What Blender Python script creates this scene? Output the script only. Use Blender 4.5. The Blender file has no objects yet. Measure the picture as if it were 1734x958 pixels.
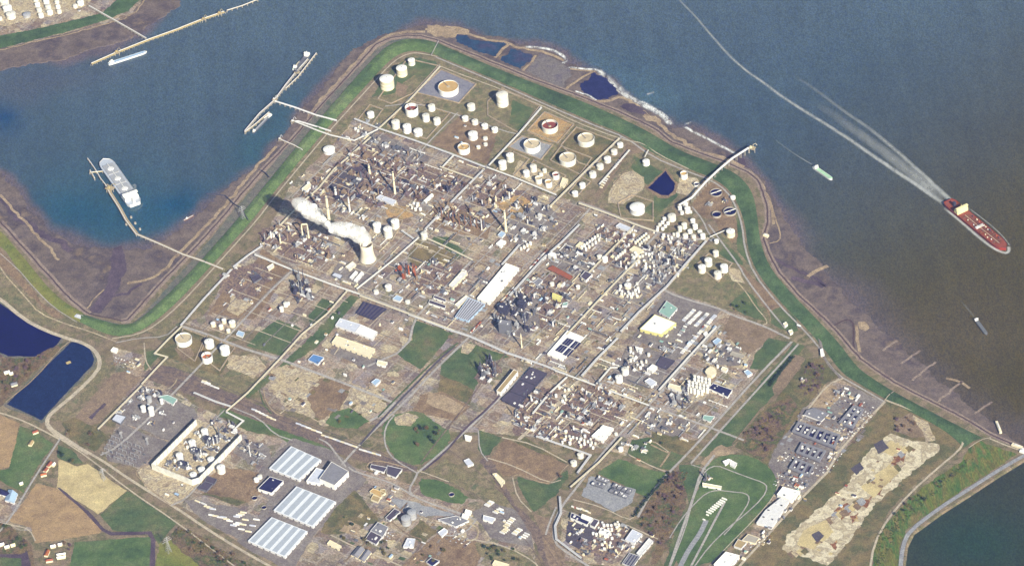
import bpy, math, random
import numpy as np
from mathutils import Vector, Matrix
from mathutils.geometry import tessellate_polygon
R = math.radians
rnd = random.Random(7)
# ------------------------------------------------------------------ camera
W0, H0 = 1734.0, 958.0
FPX = 6170.0; DEP = 39.5; ROLL = 5.0; DIST = 9250.0
sc = bpy.context.scene
COL = sc.collection
fw = Vector((0, math.cos(R(DEP)), -math.sin(R(DEP))))
r0 = Vector((1, 0, 0)); u0 = r0.cross(fw)
UP = math.cos(R(ROLL)) * u0 + math.sin(R(ROLL)) * r0
RT = math.cos(R(ROLL)) * r0 - math.sin(R(ROLL)) * u0
CAM = -fw * DIST
cd = bpy.data.cameras.new('camera'); cam = bpy.data.objects.new('camera', cd); COL.objects.link(cam)
cd.sensor_width = 36; cd.lens = 36 * FPX / W0; cd.clip_start = 10; cd.clip_end = 200000
m = Matrix((RT, UP, -fw)).transposed().to_4x4(); m.translation = CAM
cam.matrix_world = m
sc.camera = cam
def G(px, py, z=0.0):
    d = fw * FPX + RT * (px - W0 / 2) - UP * (py - H0 / 2)
    t = (z - CAM.z) / d.z
    p = CAM + d * t
    return (p.x, p.y)
def P(x, y, z=0.0):
    v = Vector((x, y, z)) - CAM
    k = FPX / v.dot(fw)
    return (W0 / 2 + v.dot(RT) * k, H0 / 2 - v.dot(UP) * k)
def mpp(px, py):
    a = G(px - 5, py); b = G(px + 5, py)
    return math.hypot(a[0] - b[0], a[1] - b[1]) / 10
COSD = math.cos(R(DEP))
LX, LY = math.sin(R(ROLL)), math.cos(R(ROLL))
def base(px, py, hp):
    """top-centre pixel and visible wall height in pixels -> base point, height in metres"""
    h = hp * 1.5 / COSD
    for _ in range(3):
        x, y = G(px, py, h)
        q = P(x, y, 0)
        d = math.hypot(q[0] - px, q[1] - py)
        h *= hp / max(d, 1e-6)
    return x, y, h
# ------------------------------------------------------------------ light
b0 = G(883.6, 588.5); s1 = G(862.2, 560.5)
sh = (s1[0] - b0[0], s1[1] - b0[1])
SUN_EL = 32.5
SUN_AZ = math.atan2(-sh[1], -sh[0])
sd = Vector((math.cos(SUN_AZ) * math.cos(R(SUN_EL)), math.sin(SUN_AZ) * math.cos(R(SUN_EL)), math.sin(R(SUN_EL))))
ld = bpy.data.lights.new('sun', 'SUN'); lo = bpy.data.objects.new('sun', ld); COL.objects.link(lo)
ld.energy = 5.0; ld.angle = R(0.5); ld.color = (1.0, 0.95, 0.86)
lo.rotation_euler = (-sd).to_track_quat('-Z', 'Y').to_euler()
w = bpy.data.worlds.new('World'); sc.world = w; w.use_nodes = True
nt = w.node_tree; nt.nodes.clear()
sky = nt.nodes.new('ShaderNodeTexSky'); sky.sky_type = 'NISHITA'; sky.sun_disc = False
sky.sun_elevation = R(SUN_EL); sky.sun_rotation = math.pi / 2 - SUN_AZ
sky.air_density = 1.6; sky.dust_density = 0.6; sky.ozone_density = 2.5
bg = nt.nodes.new('ShaderNodeBackground'); bg.inputs[1].default_value = 0.05
out = nt.nodes.new('ShaderNodeOutputWorld')
nt.links.new(sky.outputs[0], bg.inputs[0]); nt.links.new(bg.outputs[0], out.inputs[0])
sc.view_settings.view_transform = 'Standard'; sc.view_settings.look = 'None'
sc.view_settings.gamma = 1; sc.view_settings.exposure = 0.5; sc.view_settings.use_curve_mapping = False
sc.render.engine = 'CYCLES'
sc.cycles.volume_bounces = 8; sc.cycles.max_bounces = 10; sc.cycles.diffuse_bounces = 2
sc.cycles.transparent_max_bounces = 16
sc.render.dither_intensity = 1.0
# ------------------------------------------------------------------ materials
def lin(c):
    if isinstance(c, str):
        c = c.lstrip('#'); c = [int(c[i:i + 2], 16) / 255 for i in (0, 2, 4)]
        return tuple((v / 12.92 if v <= 0.04045 else ((v + 0.055) / 1.055) ** 2.4) for v in c)
    return tuple(c)
class NT:
    def __init__(s, name):
        s.m = bpy.data.materials.new(name); s.m.use_nodes = True; s.t = s.m.node_tree
        s.b = s.t.nodes['Principled BSDF']; s.out = s.t.nodes['Material Output']
        s.pos = None
    def n(s, ty, **k):
        o = s.t.nodes.new(ty)
        for a, v in k.items(): setattr(o, a, v)
        return o
    def l(s, a, b): s.t.links.new(a, b)
    def position(s, rot=0.0, scale=(1, 1, 1)):
        g = s.n('ShaderNodeNewGeometry'); mp = s.n('ShaderNodeMapping')
        mp.inputs['Rotation'].default_value = (0, 0, rot); mp.inputs['Scale'].default_value = scale
        s.l(g.outputs['Position'], mp.inputs[0]); return mp.outputs[0]
    def noise(s, vec, scale, detail=4, rough=0.6, dist=0.0):
        o = s.n('ShaderNodeTexNoise'); o.inputs['Scale'].default_value = scale
        o.inputs['Detail'].default_value = detail; o.inputs['Roughness'].default_value = rough
        o.inputs['Distortion'].default_value = dist
        s.l(vec, o.inputs['Vector']); return o.outputs[0]
    def ramp(s, fac, cols, lo=0.3, hi=0.7, mode='LINEAR'):
        o = s.n('ShaderNodeValToRGB'); e = o.color_ramp.elements; o.color_ramp.interpolation = mode
        n = len(cols)
        while len(e) < n: e.new(0.5)
        for i, c in enumerate(cols):
            e[i].position = lo + (hi - lo) * i / max(1, n - 1); e[i].color = (*lin(c), 1)
        s.l(fac, o.inputs[0]); return o.outputs[0]
    def mix(s, fac, a, b, mode='MIX'):
        o = s.n('ShaderNodeMix', data_type='RGBA', blend_type=mode)
        if isinstance(fac, (int, float)): o.inputs[0].default_value = fac
        else: s.l(fac, o.inputs[0])
        for k, v in ((6, a), (7, b)):
            if isinstance(v, (tuple, str)): o.inputs[k].default_value = (*lin(v), 1)
            else: s.l(v, o.inputs[k])
        return o.outputs[2]
    def grain(s, col, vec, scale=0.35, amt=0.35):
        f = s.noise(vec, scale, 1.5, 0.7)
        g = s.ramp(f, [(max(.05, 1 - amt * .8),) * 3, (1, 1, 1), (1 + amt * .9,) * 3], 0.3, 0.7)
        return s.mix(1.0, col, g, 'MULTIPLY')
MATS = {}
def M(name, cols, scale=0.02, rough=0.9, lo=0.32, hi=0.68, grain=0.3, gs=0.3, detail=5, metal=0.0, rot=0.0, sc3=(1, 1, 1), spec=0.2):
    if name in MATS: return MATS[name]
    k = NT(name); v = k.position(rot, sc3)
    if isinstance(cols, str) or isinstance(cols, tuple): cols = [cols]
    if len(cols) == 1:
        c0 = lin(cols[0]); cols = [tuple(x * 0.93 for x in c0), tuple(min(1, x * 1.05) for x in c0)]
    c = k.ramp(k.noise(v, scale, detail, 0.62), cols, lo, hi)
    if grain:
        c = k.mix(1.0, c, k.ramp(k.noise(v, scale * 4.3, 5, .7), [(1 - grain * .75, 1 - grain * .8, 1 - grain * .65), (1, 1, 1), (1 + grain * .75, 1 + grain * .7, 1 + grain * .5)], .3, .7), 'MULTIPLY')
        c = k.grain(c, v, gs, grain)
    k.l(c, k.b.inputs['Base Color']); k.b.inputs['Roughness'].default_value = rough
    k.b.inputs['Metallic'].default_value = metal; k.b.inputs['Specular IOR Level'].default_value = spec
    MATS[name] = k.m; return k.m
# ------------------------------------------------------------------ mesh helpers
class MB:
    def __init__(s): s.v = []; s.f = []; s.mi = []; s.cur = 0
    def add(s, vs, fs):
        n = len(s.v); s.v += vs; s.f += [tuple(i + n for i in f) for f in fs]; s.mi += [s.cur] * len(fs)
    def box(s, cx, cy, z0, z1, lx, ly, a=0.0):
        c, sn = math.cos(a), math.sin(a); q = []
        for z in (z0, z1):
            for sx, sy in ((-1, -1), (1, -1), (1, 1), (-1, 1)):
                x, y = sx * lx / 2, sy * ly / 2
                q.append((cx + x * c - y * sn, cy + x * sn + y * c, z))
        s.add(q, [(3, 2, 1, 0), (4, 5, 6, 7), (0, 1, 5, 4), (1, 2, 6, 5), (2, 3, 7, 6), (3, 0, 4, 7)])
        return s
    def prism(s, poly, z0, z1, top=True, bottom=False):
        n = len(poly)
        ar = sum(poly[i][0] * poly[(i + 1) % n][1] - poly[(i + 1) % n][0] * poly[i][1] for i in range(n))
        if ar < 0: poly = poly[::-1]
        vs = [(x, y, z0) for x, y in poly] + [(x, y, z1) for x, y in poly]
        fs = [(i, (i + 1) % n, n + (i + 1) % n, n + i) for i in range(n)]
        if n <= 4:
            if top: fs.append(tuple(range(n, 2 * n)))
            if bottom: fs.append(tuple(range(n - 1, -1, -1)))
        elif top:
            for t in tessellate_polygon([[Vector((x, y, 0)) for x, y in poly]]):
                fs.append(orient(poly, t, n))
        s.add(vs, fs); return s
    def cyl(s, cx, cy, z0, z1, ra, rb=None, n=16, cap=True, bot=False):
        rb = ra if rb is None else rb
        vs = [(cx + r * math.cos(2 * math.pi * i / n), cy + r * math.sin(2 * math.pi * i / n), z) for r, z in ((ra, z0), (rb, z1)) for i in range(n)]
        fs = [(i, (i + 1) % n, n + (i + 1) % n, n + i) for i in range(n)]
        if cap: fs.append(tuple(range(n, 2 * n)))
        if bot: fs.append(tuple(range(n - 1, -1, -1)))
        s.add(vs, fs); return s
    def lathe(s, cx, cy, prof, n=24, cap=False):
        k = len(prof)
        vs = [(cx + r * math.cos(2 * math.pi * i / n), cy + r * math.sin(2 * math.pi * i / n), z) for r, z in prof for i in range(n)]
        fs = [(j * n + i, j * n + (i + 1) % n, (j + 1) * n + (i + 1) % n, (j + 1) * n + i) for j in range(k - 1) for i in range(n)]
        if cap: fs.append(tuple(range((k - 1) * n, k * n)))
        s.add(vs, fs); return s
    def tube(s, pts, r, n=6):
        prev = None
        for i, p in enumerate(pts):
            p = Vector(p)
            a = Vector(pts[max(0, i - 1)]); b = Vector(pts[min(len(pts) - 1, i + 1)])
            d = (b - a).normalized(); u = d.cross(Vector((0, 0, 1)))
            if u.length < 1e-3: u = Vector((1, 0, 0))
            u.normalize(); w_ = u.cross(d)
            ring = [tuple(p + (u * math.cos(2 * math.pi * k / n) + w_ * math.sin(2 * math.pi * k / n)) * r) for k in range(n)]
            base_i = len(s.v); s.v += ring
            if prev is not None:
                for k in range(n):
                    s.f.append((prev + k, prev + (k + 1) % n, base_i + (k + 1) % n, base_i + k)); s.mi.append(s.cur)
            else: s.f.append(tuple(base_i + k for k in range(n))); s.mi.append(s.cur)
            prev = base_i
        s.f.append(tuple(prev + k for k in range(n - 1, -1, -1))); s.mi.append(s.cur)
        return s
    def strip(s, pts, hw, z0, z1, open_bottom=True):
        """wall / band along world polyline, half width hw, from z0 to z1"""
        L, Rr = offset(pts, hw), offset(pts, -hw)
        n = len(pts); vs = [(*p, z1) for p in L] + [(*p, z1) for p in Rr] + [(*p, z0) for p in L] + [(*p, z0) for p in Rr]
        fs = []
        for i in range(n - 1):
            fs.append((i, n + i, n + i + 1, i + 1))
            if z1 > z0:
                fs.append((2 * n + i, i, i + 1, 2 * n + i + 1)); fs.append((n + i, 3 * n + i, 3 * n + i + 1, n + i + 1))
        if z1 > z0: fs += [(0, 2 * n, 3 * n, n), (n - 1, 2 * n - 1, 4 * n - 1, 3 * n - 1)]
        s.add(vs, fs); return s
    def mesh(s, name, mats):
        me = bpy.data.meshes.new(name); me.from_pydata(s.v, [], s.f)
        if not isinstance(mats, (list, tuple)): mats = [mats]
        for a in mats: me.materials.append(a)
        if len(mats) > 1: me.polygons.foreach_set('material_index', s.mi)
        me.update(); return me
    def build(s, name, mats, parent=None, loc=(0, 0, 0), smooth=False):
        me = s.mesh(name, mats)
        if smooth:
            me.polygons.foreach_set('use_smooth', [True] * len(me.polygons))
        return link(name, me, parent, loc)
def orient(poly, t, n):
    a, b, c = (poly[i] for i in t)
    cr = (b[0] - a[0]) * (c[1] - a[1]) - (b[1] - a[1]) * (c[0] - a[0])
    return tuple(n + i for i in (t if cr > 0 else t[::-1]))
def link(name, me, parent=None, loc=(0, 0, 0), rz=0.0, scale=None):
    o = bpy.data.objects.new(name, me); COL.objects.link(o); o.location = loc
    if rz: o.rotation_euler = (0, 0, rz)
    if scale: o.scale = scale
    if parent is not None: o.parent = parent
    return o
def offset(pts, d):
    out_ = []; n = len(pts)
    for i, p in enumerate(pts):
        a = pts[max(0, i - 1)]; b = pts[min(n - 1, i + 1)]
        def nrm(u, v):
            dx, dy = v[0] - u[0], v[1] - u[1]; l_ = math.hypot(dx, dy) or 1
            return (-dy / l_, dx / l_)
        n1 = nrm(a, p) if i > 0 else nrm(p, b); n2 = nrm(p, b) if i < n - 1 else n1
        mx, my = n1[0] + n2[0], n1[1] + n2[1]; l_ = math.hypot(mx, my) or 1; mx /= l_; my /= l_
        k = 1 / max(0.5, mx * n1[0] + my * n1[1])
        out_.append((p[0] + mx * d * k, p[1] + my * d * k))
    return out_
def dens(pts, step, closed=False, jit=0.0, r=None):
    q = []; n = len(pts)
    for i in range(n if closed else n - 1):
        a, b = pts[i], pts[(i + 1) % n]; L = math.hypot(b[0] - a[0], b[1] - a[1]); k = max(1, int(L / step))
        nx, ny = -(b[1] - a[1]) / (L or 1), (b[0] - a[0]) / (L or 1)
        for j in range(k):
            t = j / k; e = 0.0
            if jit and (j or closed):
                x, y = a[0] + (b[0] - a[0]) * t, a[1] + (b[1] - a[1]) * t
                e = jit * (math.sin(x * 0.11 + y * 0.07) * 0.6 + math.sin(x * 0.031 - y * 0.043 + 2) * 0.9 + math.sin(x * .3 + y * .23) * .4 + (r or rnd).uniform(-1, 1) * 0.8)
            q.append((a[0] + (b[0] - a[0]) * t + nx * e, a[1] + (b[1] - a[1]) * t + ny * e))
    if not closed: q.append(pts[-1])
    return q
def smoothpoly(pts, it=2, closed=False):
    for _ in range(it):
        q = []; n = len(pts)
        rng = range(n) if closed else range(n - 1)
        if not closed: q.append(pts[0])
        for i in rng:
            a, b = pts[i], pts[(i + 1) % n]
            q.append((a[0] * .75 + b[0] * .25, a[1] * .75 + b[1] * .25)); q.append((a[0] * .25 + b[0] * .75, a[1] * .25 + b[1] * .75))
        if not closed: q.append(pts[-1])
        pts = q
    return pts
def GW(pts, z=0.0): return [G(x, y, z) for x, y in pts]
def struct(o, kind='structure', label=None):
    o['kind'] = kind
    if label: o['label'] = label
    return o
ZL = {}
def patch(name, pts, mat, z=0.2, jit=2.0, sm=0, kind='structure', edge=0.0, step=7):
    """flat ground area from a pixel outline"""
    if sm: pts = smoothpoly(pts, sm, True)
    wp = GW(pts, z)
    if jit: wp = dens(wp, step, True, jit)
    n = len(wp); mb = MB()
    tris = tessellate_polygon([[Vector((x, y, 0)) for x, y in wp]])
    mb.add([(x, y, z) for x, y in wp], [tuple(i - n for i in orient(wp, t, n)) for t in tris])
    if edge: 
        nn = len(mb.v); ar = sum(wp[i][0] * wp[(i + 1) % n][1] - wp[(i + 1) % n][0] * wp[i][1] for i in range(n))
        s_ = -1 if ar > 0 else 1
        cl = wp + [wp[0], wp[1]]; of = offset([wp[-1]] + cl, s_ * edge * 2.5)[1:n + 1]
        mb.add([(x, y, z) for x, y in wp] + [(x, y, z - edge) for x, y in of], [(i, (i + 1) % n, n + (i + 1) % n, n + i) for i in range(n)])
    o = mb.build(name, mat); return struct(o, kind)
ROADZ = [0.95]
def road(name, pts, wpx, mat, z=None, sm=1, jit=0.0):
    if z is None: ROADZ[0] += 0.006; z = ROADZ[0]
    if sm: pts = smoothpoly(pts, sm)
    wp = GW(pts, z); wp = dens(wp, 12, False, jit)
    o = MB().strip(wp, wpx * 0.75, z, z).build(name, mat); return struct(o)
# ------------------------------------------------------------------ grid directions of the site
_a = G(431, 431); _b = G(1199, 720); UA = math.atan2(_b[1] - _a[1], _b[0] - _a[0])
VA = UA - math.pi / 2
def sd_poly(X, Y, poly):
    """signed pixel distance to polygon (negative inside)"""
    d = np.full(X.shape, 1e9); ins = np.zeros(X.shape, bool); n = len(poly)
    for i in range(n):
        ax, ay = poly[i]; bx, by = poly[(i + 1) % n]
        ex, ey = bx - ax, by - ay; L = ex * ex + ey * ey + 1e-9
        t = np.clip(((X - ax) * ex + (Y - ay) * ey) / L, 0, 1)
        d = np.minimum(d, (X - ax - t * ex) ** 2 + (Y - ay - t * ey) ** 2)
        c = ((ay > Y) != (by > Y)) & (X < (bx - ax) * (Y - ay) / ((by - ay) or 1e-9) + ax)
        ins ^= c
    d = np.sqrt(d); return np.where(ins, -d, d)
# mud / beach (water's edge) outlines in photo pixels
EDGE_MAIN = [(-700, 60), (0, 292), (30, 322), (50, 357), (80, 388), (112, 408), (150, 420), (200, 424), (250, 420), (290, 398), (320, 376), (352, 348), (382, 322), (410, 300), (445, 280), (462, 245), (490, 217), (520, 177), (560, 130), (600, 84), (650, 60), (715, 44), (780, 48), (850, 66), (925, 84), (956, 96), (962, 106), (985, 117), (1015, 121), (1058, 160), (1108, 190), (1135, 207), (1140, 216), (1165, 216), (1205, 236), (1247, 258), (1290, 305), (1314, 345), (1336, 385), (1380, 440), (1424, 492), (1476, 545), (1535, 596), (1596, 650), (1662, 702), (1760, 750), (2400, 900), (2400, 1500), (-700, 1500)]
EDGE_NW = [(-700, 330), (0, 118), (60, 108), (110, 100), (150, 82), (200, 72), (232, 60), (250, 42), (272, 28), (300, 10), (330, -60), (330, -500), (-700, -500)]
nz = np.random.RandomState(3)
def vnoise(X, Y, s, seed):
    r = np.random.RandomState(seed); T = r.rand(256, 256)
    x = X / s; y = Y / s; xi = np.floor(x).astype(int); yi = np.floor(y).astype(int); fx = x - xi; fy = y - yi
    fx = fx * fx * (3 - 2 * fx); fy = fy * fy * (3 - 2 * fy)
    g = lambda a, b: T[a % 256, b % 256]
    return (g(xi, yi) * (1 - fx) + g(xi + 1, yi) * fx) * (1 - fy) + (g(xi, yi + 1) * (1 - fx) + g(xi + 1, yi + 1) * fx) * fy
def fbm(X, Y, s, seed, o=4):
    t = 0; a = 1; A = 0
    for i in range(o): t = t + a * vnoise(X, Y, s / 2 ** i, seed + i); A += a; a *= 0.55
    return t / A
def proj_np(X, Y, Z):
    vx, vy, vz = X - CAM.x, Y - CAM.y, Z - CAM.z
    k = FPX / np.maximum(100, vx * fw.x + vy * fw.y + vz * fw.z)
    return W0 / 2 + (vx * RT.x + vy * RT.y + vz * RT.z) * k, H0 / 2 - (vx * UP.x + vy * UP.y + vz * UP.z) * k
def smooth(e0, e1, x):
    t = np.clip((x - e0) / (e1 - e0), 0, 1); return t * t * (3 - 2 * t)
def blend(c, w_, col):
    col = np.array(lin(col)); return c * (1 - w_[..., None]) + col * w_[..., None]
def seg_d(X, Y, pts):
    d = np.full(X.shape, 1e9)
    for (ax, ay), (bx, by) in zip(pts[:-1], pts[1:]):
        ex, ey = bx - ax, by - ay; t = np.clip(((X - ax) * ex + (Y - ay) * ey) / (ex * ex + ey * ey), 0, 1)
        d = np.minimum(d, (X - ax - t * ex) ** 2 + (Y - ay - t * ey) ** 2)
    return np.sqrt(d)
# ------------------------------------------------------------------ water: one sheet to the horizon, silt content per vertex
ZW = -2.0
def water():
    far = [60000, 25000, 11000, 6000]
    xs = np.concatenate([[-v for v in far], np.arange(-2300, 2300, 7.0), far[::-1]])
    ys = np.concatenate([[-v for v in far], np.arange(-2000, 2200, 9.0), far[::-1]])
    X, Y = np.meshgrid(xs, ys); nx, ny = len(xs), len(ys)
    px, py = proj_np(X, Y, np.full(X.shape, ZW))
    qx = np.clip(px, -600, 2300) + (fbm(X, Y, 160, 11) - 0.5) * 46; qy = np.clip(py, -500, 1400) + (fbm(X, Y, 160, 31) - 0.5) * 46
    qx = np.clip(qx, -600, 2300)
    c = np.zeros(X.shape + (3,)) + np.array(lin('#3e5160'))
    big = fbm(X, Y, 500, 5)
    c = blend(c, smooth(0.35, 0.7, big) * 0.35, '#4a606e')
    c = blend(c, (1 - smooth(-60, 260, qy)) * .6, '#546674')
    # silt in the east
    t = smooth(0, 620, (qx - 1150) * 0.62 + (qy - 210) * 1.0)
    c = blend(c, t * 0.97, '#4e4720')
    t = smooth(300, 900, (qx - 1150) * 0.62 + (qy - 210) * 1.0); c = blend(c, t * 0.5, '#4c4214')
    # turquoise in the cove
    def blob(cx, cy, rx, ry, col, a, ang=0.0):
        nonlocal c
        ca, sa = math.cos(ang), math.sin(ang); dx, dy = qx - cx, qy - cy
        u, v = dx * ca + dy * sa, -dx * sa + dy * ca
        c = blend(c, a * np.exp(-((u / rx) ** 2 + (v / ry) ** 2)), col)
    blob(170, 350, 150, 70, '#305262', 0.9)
    blob(300, 345, 60, 26, '#104866', 0.95, -0.15)
    blob(130, 365, 70, 38, '#1a4e66', 0.75)
    blob(5, 200, 30, 22, '#0c3e66', 0.95)
    blob(250, 375, 80, 26, '#1c5068', 0.6)
    blob(430, 260, 45, 60, '#305462', 0.8, 0.6)
    blob(480, 190, 60, 30, '#305462', 0.6, -0.6)
    blob(1010, 140, 120, 50, '#4a6a80', 0.4)
    blob(1090, 160, 70, 30, '#4d6b7a', 0.5)
    blob(60, 140, 160, 30, '#50525f', 0.5, -0.2)
    blob(1640, 560, 120, 60, '#5d533a', 0.5)
    # shallow silt along the shores
    for poly, wd in ((EDGE_MAIN, None), (EDGE_NW, 16)):
        d = sd_poly(qx, qy, poly)
        wdt = wd or (14 + 50 * smooth(1300, 1480, px) + 14 * smooth(260, 500, py) * (1 - smooth(300, 420, px)))
        t = 1 - smooth(-.15, 1, d / wdt)
        c = blend(c, np.clip(t, 0, 1) * (0.97 - .45 * smooth(1380, 1560, px)), '#655b60')
    # harbour basin in the south east
    d = sd_poly(px, py, [(1480, 960), (1540, 905), (1640, 835), (1740, 775), (2400, 500), (2400, 1500), (1400, 1500)])
    basin = (1 - smooth(-8, 14, d)); c = blend(c, basin, '#363c2c')
    c = blend(c, basin * np.exp(-(((px - 1650) / 110) ** 2 + ((py - 920) / 60) ** 2)) * 0.8, '#223f2e')
    # intertidal ponds stay blue
    c *= (0.93 + 0.14 * fbm(X, Y, 60, 77))[..., None]
    idx = np.arange(nx * ny).reshape(ny, nx)
    f = np.stack([idx[:-1, :-1], idx[:-1, 1:], idx[1:, 1:], idx[1:, :-1]], -1).reshape(-1, 4)
    me = bpy.data.meshes.new('water')
    me.vertices.add(nx * ny); me.vertices.foreach_set('co', np.stack([X, Y, np.full(X.shape, ZW)], -1).ravel())
    me.loops.add(f.size); me.loops.foreach_set('vertex_index', f.ravel())
    me.polygons.add(len(f)); me.polygons.foreach_set('loop_start', np.arange(0, f.size, 4)); me.polygons.foreach_set('loop_total', np.full(len(f), 4))
    me.update()
    at = me.color_attributes.new('silt', 'FLOAT_COLOR', 'POINT')
    at.data.foreach_set('color', np.concatenate([c, np.ones(X.shape + (1,))], -1).astype(np.float32).ravel())
    k = NT('water'); a = k.n('ShaderNodeAttribute'); a.attribute_name = 'silt'
    v = k.position(0.5, (1, 0.6, 1))
    col = k.grain(a.outputs['Color'], v, 0.3, 0.5)
    tint = k.ramp(k.noise(v, 0.2, 1, 0.5), ['#d0d8ff', '#ffffff', '#fff0d0'], 0.3, 0.7)
    col = k.mix(0.6, col, tint, 'MULTIPLY')
    v2 = k.position(1.1, (1, .12, 1)); col = k.mix(1.0, col, k.ramp(k.noise(v2, .02, 5, .65), [(.88,) * 3, (1.1,) * 3], .3, .7), 'MULTIPLY')
    k.l(col, k.b.inputs['Base Color']); k.b.inputs['Roughness'].default_value = 0.42; k.b.inputs['Specular IOR Level'].default_value = 0.35
    bp = k.n('ShaderNodeBump'); bp.inputs['Strength'].default_value = 0.25; bp.inputs['Distance'].default_value = 1.2
    k.l(k.noise(v, 0.12, 3, 0.6), bp.inputs['Height']); k.l(bp.outputs[0], k.b.inputs['Normal'])
    me.materials.append(k.m)
    struct(link('water', me))
water()
# ------------------------------------------------------------------ ground materials
M('grass', ['#42563c', '#4e6040', '#5c6846', '#706c50'], 0.012, grain=0.35)
M('dike_grass', ['#3c5038', '#465c3c', '#526846', '#60704e'], 0.01, grain=0.4)
M('dike_grass_west', ['#4a6040', '#566c42', '#62764c', '#6e7c54'], 0.01, grain=0.4)
M('bright_grass', ['#445a3a', '#50663e', '#5e7048', '#686c4a'], 0.012, grain=0.3)
M('yellow_grass', ['#62703c', '#74783e', '#848044'], 0.012, grain=0.3)
M('dull_grass', ['#7b7058', '#666a4c', '#83785e', '#6c6a4e', '#8a7c66', '#5c6448'], 0.014, grain=0.4)
M('olive', ['#67603f', '#5c5e42', '#7c6e50', '#6c6446'], 0.012, grain=0.4)
M('scrub', ['#5b5a3a', '#76654a', '#6d5c4e', '#4f5a38', '#806c50'], 0.02, grain=0.5)
M('slope_scrub', ['#41602f', '#5f6c34', '#6e6a3a', '#4a6a34', '#7a6c44', '#3f5a30'], 0.016, grain=0.4, rot=0.9, sc3=(1, 0.35, 1))
M('brown', ['#6d5c4e', '#7d6a56', '#8a7660', '#74604e'], 0.015, grain=0.4)
M('red_earth', ['#70604f', '#80705e', '#8a7866', '#77665a'], 0.02, grain=0.35)
M('mud', ['#5a5052', '#665b56', '#726660', '#564d50', '#80705e'], 0.008, grain=0.35, rough=0.7)
M('mud_dark', ['#4a3f4c', '#584c56', '#675863'], 0.012, grain=0.35, rough=0.6)
M('sand', ['#857462', '#98866f', '#a5937b', '#80705f'], 0.02, grain=0.35)
M('sand_field', ['#a99a74', '#bdad84', '#c8b98c'], 0.012, grain=0.25)
M('tan_field', ['#907a5e', '#a08868', '#977f62'], 0.01, grain=0.3)
M('cream_ground', ['#857666', '#a2937c', '#bcae90', '#94877a', '#c9bea2', '#8a8078'], 0.035, grain=0.35)
M('rust_ground', ['#7d5038', '#94684a', '#6e4838', '#ac8c62', '#b8a276'], 0.04, grain=0.4)
M('bund_blue', ['#757585', '#84848f', '#7a7a8c'], 0.03, grain=0.25)
M('bund_grey', ['#98999f', '#8d8f96', '#a4a5a8'], 0.03, grain=0.25)
M('bund_tan', ['#a98a5e', '#b59468', '#9a8868', '#8e6e4a'], 0.03, grain=0.35)
M('asphalt', ['#6e6668', '#7d7674', '#8a8480'], 0.03, grain=0.3)
M('asphalt_dark', ['#4e4a55', '#5a555d'], 0.03, grain=0.3)
M('road_pale', ['#aba08e', '#bbb09e', '#a09688'], 0.03, grain=0.25)
M('road_grey', ['#9c9896', '#aaa6a4', '#928e8c'], 0.03, grain=0.25)
M('revetment', ['#4c3e42', '#5a4a48', '#44383e'], 0.05, grain=0.3)
M('berm', ['#85766c', '#94857a', '#7a6a66'], 0.02, grain=0.35)
M('pond', ['#0c0d4a', '#0a0c40'], 0.02, grain=0.5, gs=0.35, rough=0.3, spec=0.3)
M('pond_grey', ['#142248', '#182a50'], 0.02, grain=0.7, gs=0.35, rough=0.3, spec=0.3)
M('pool_teal', ['#2c3a58', '#2c4662', '#4a425e'], 0.012, grain=0.4, rough=0.5)
M('pool_navy', ['#20244e', '#282c58', '#1e2250'], 0.02, grain=0.4, rough=0.5)
M('pool_brown', ['#6a6468', '#76706e', '#665f6a'], 0.02, grain=0.35)
M('rail', ['#6e6058', '#7e6e62', '#665a58', '#8c7a68'], 0.03, grain=0.4)
M('rubble', ['#a89c88', '#c8bea4', '#d2c9b2', '#a0947e', '#bcb096', '#cbc2aa'], 0.03, grain=0.22)
M('terrain', ['#6b624c', '#7c705a', '#857664', '#666448', '#90816c', '#5e6044'], 0.012, grain=0.35)
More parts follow.
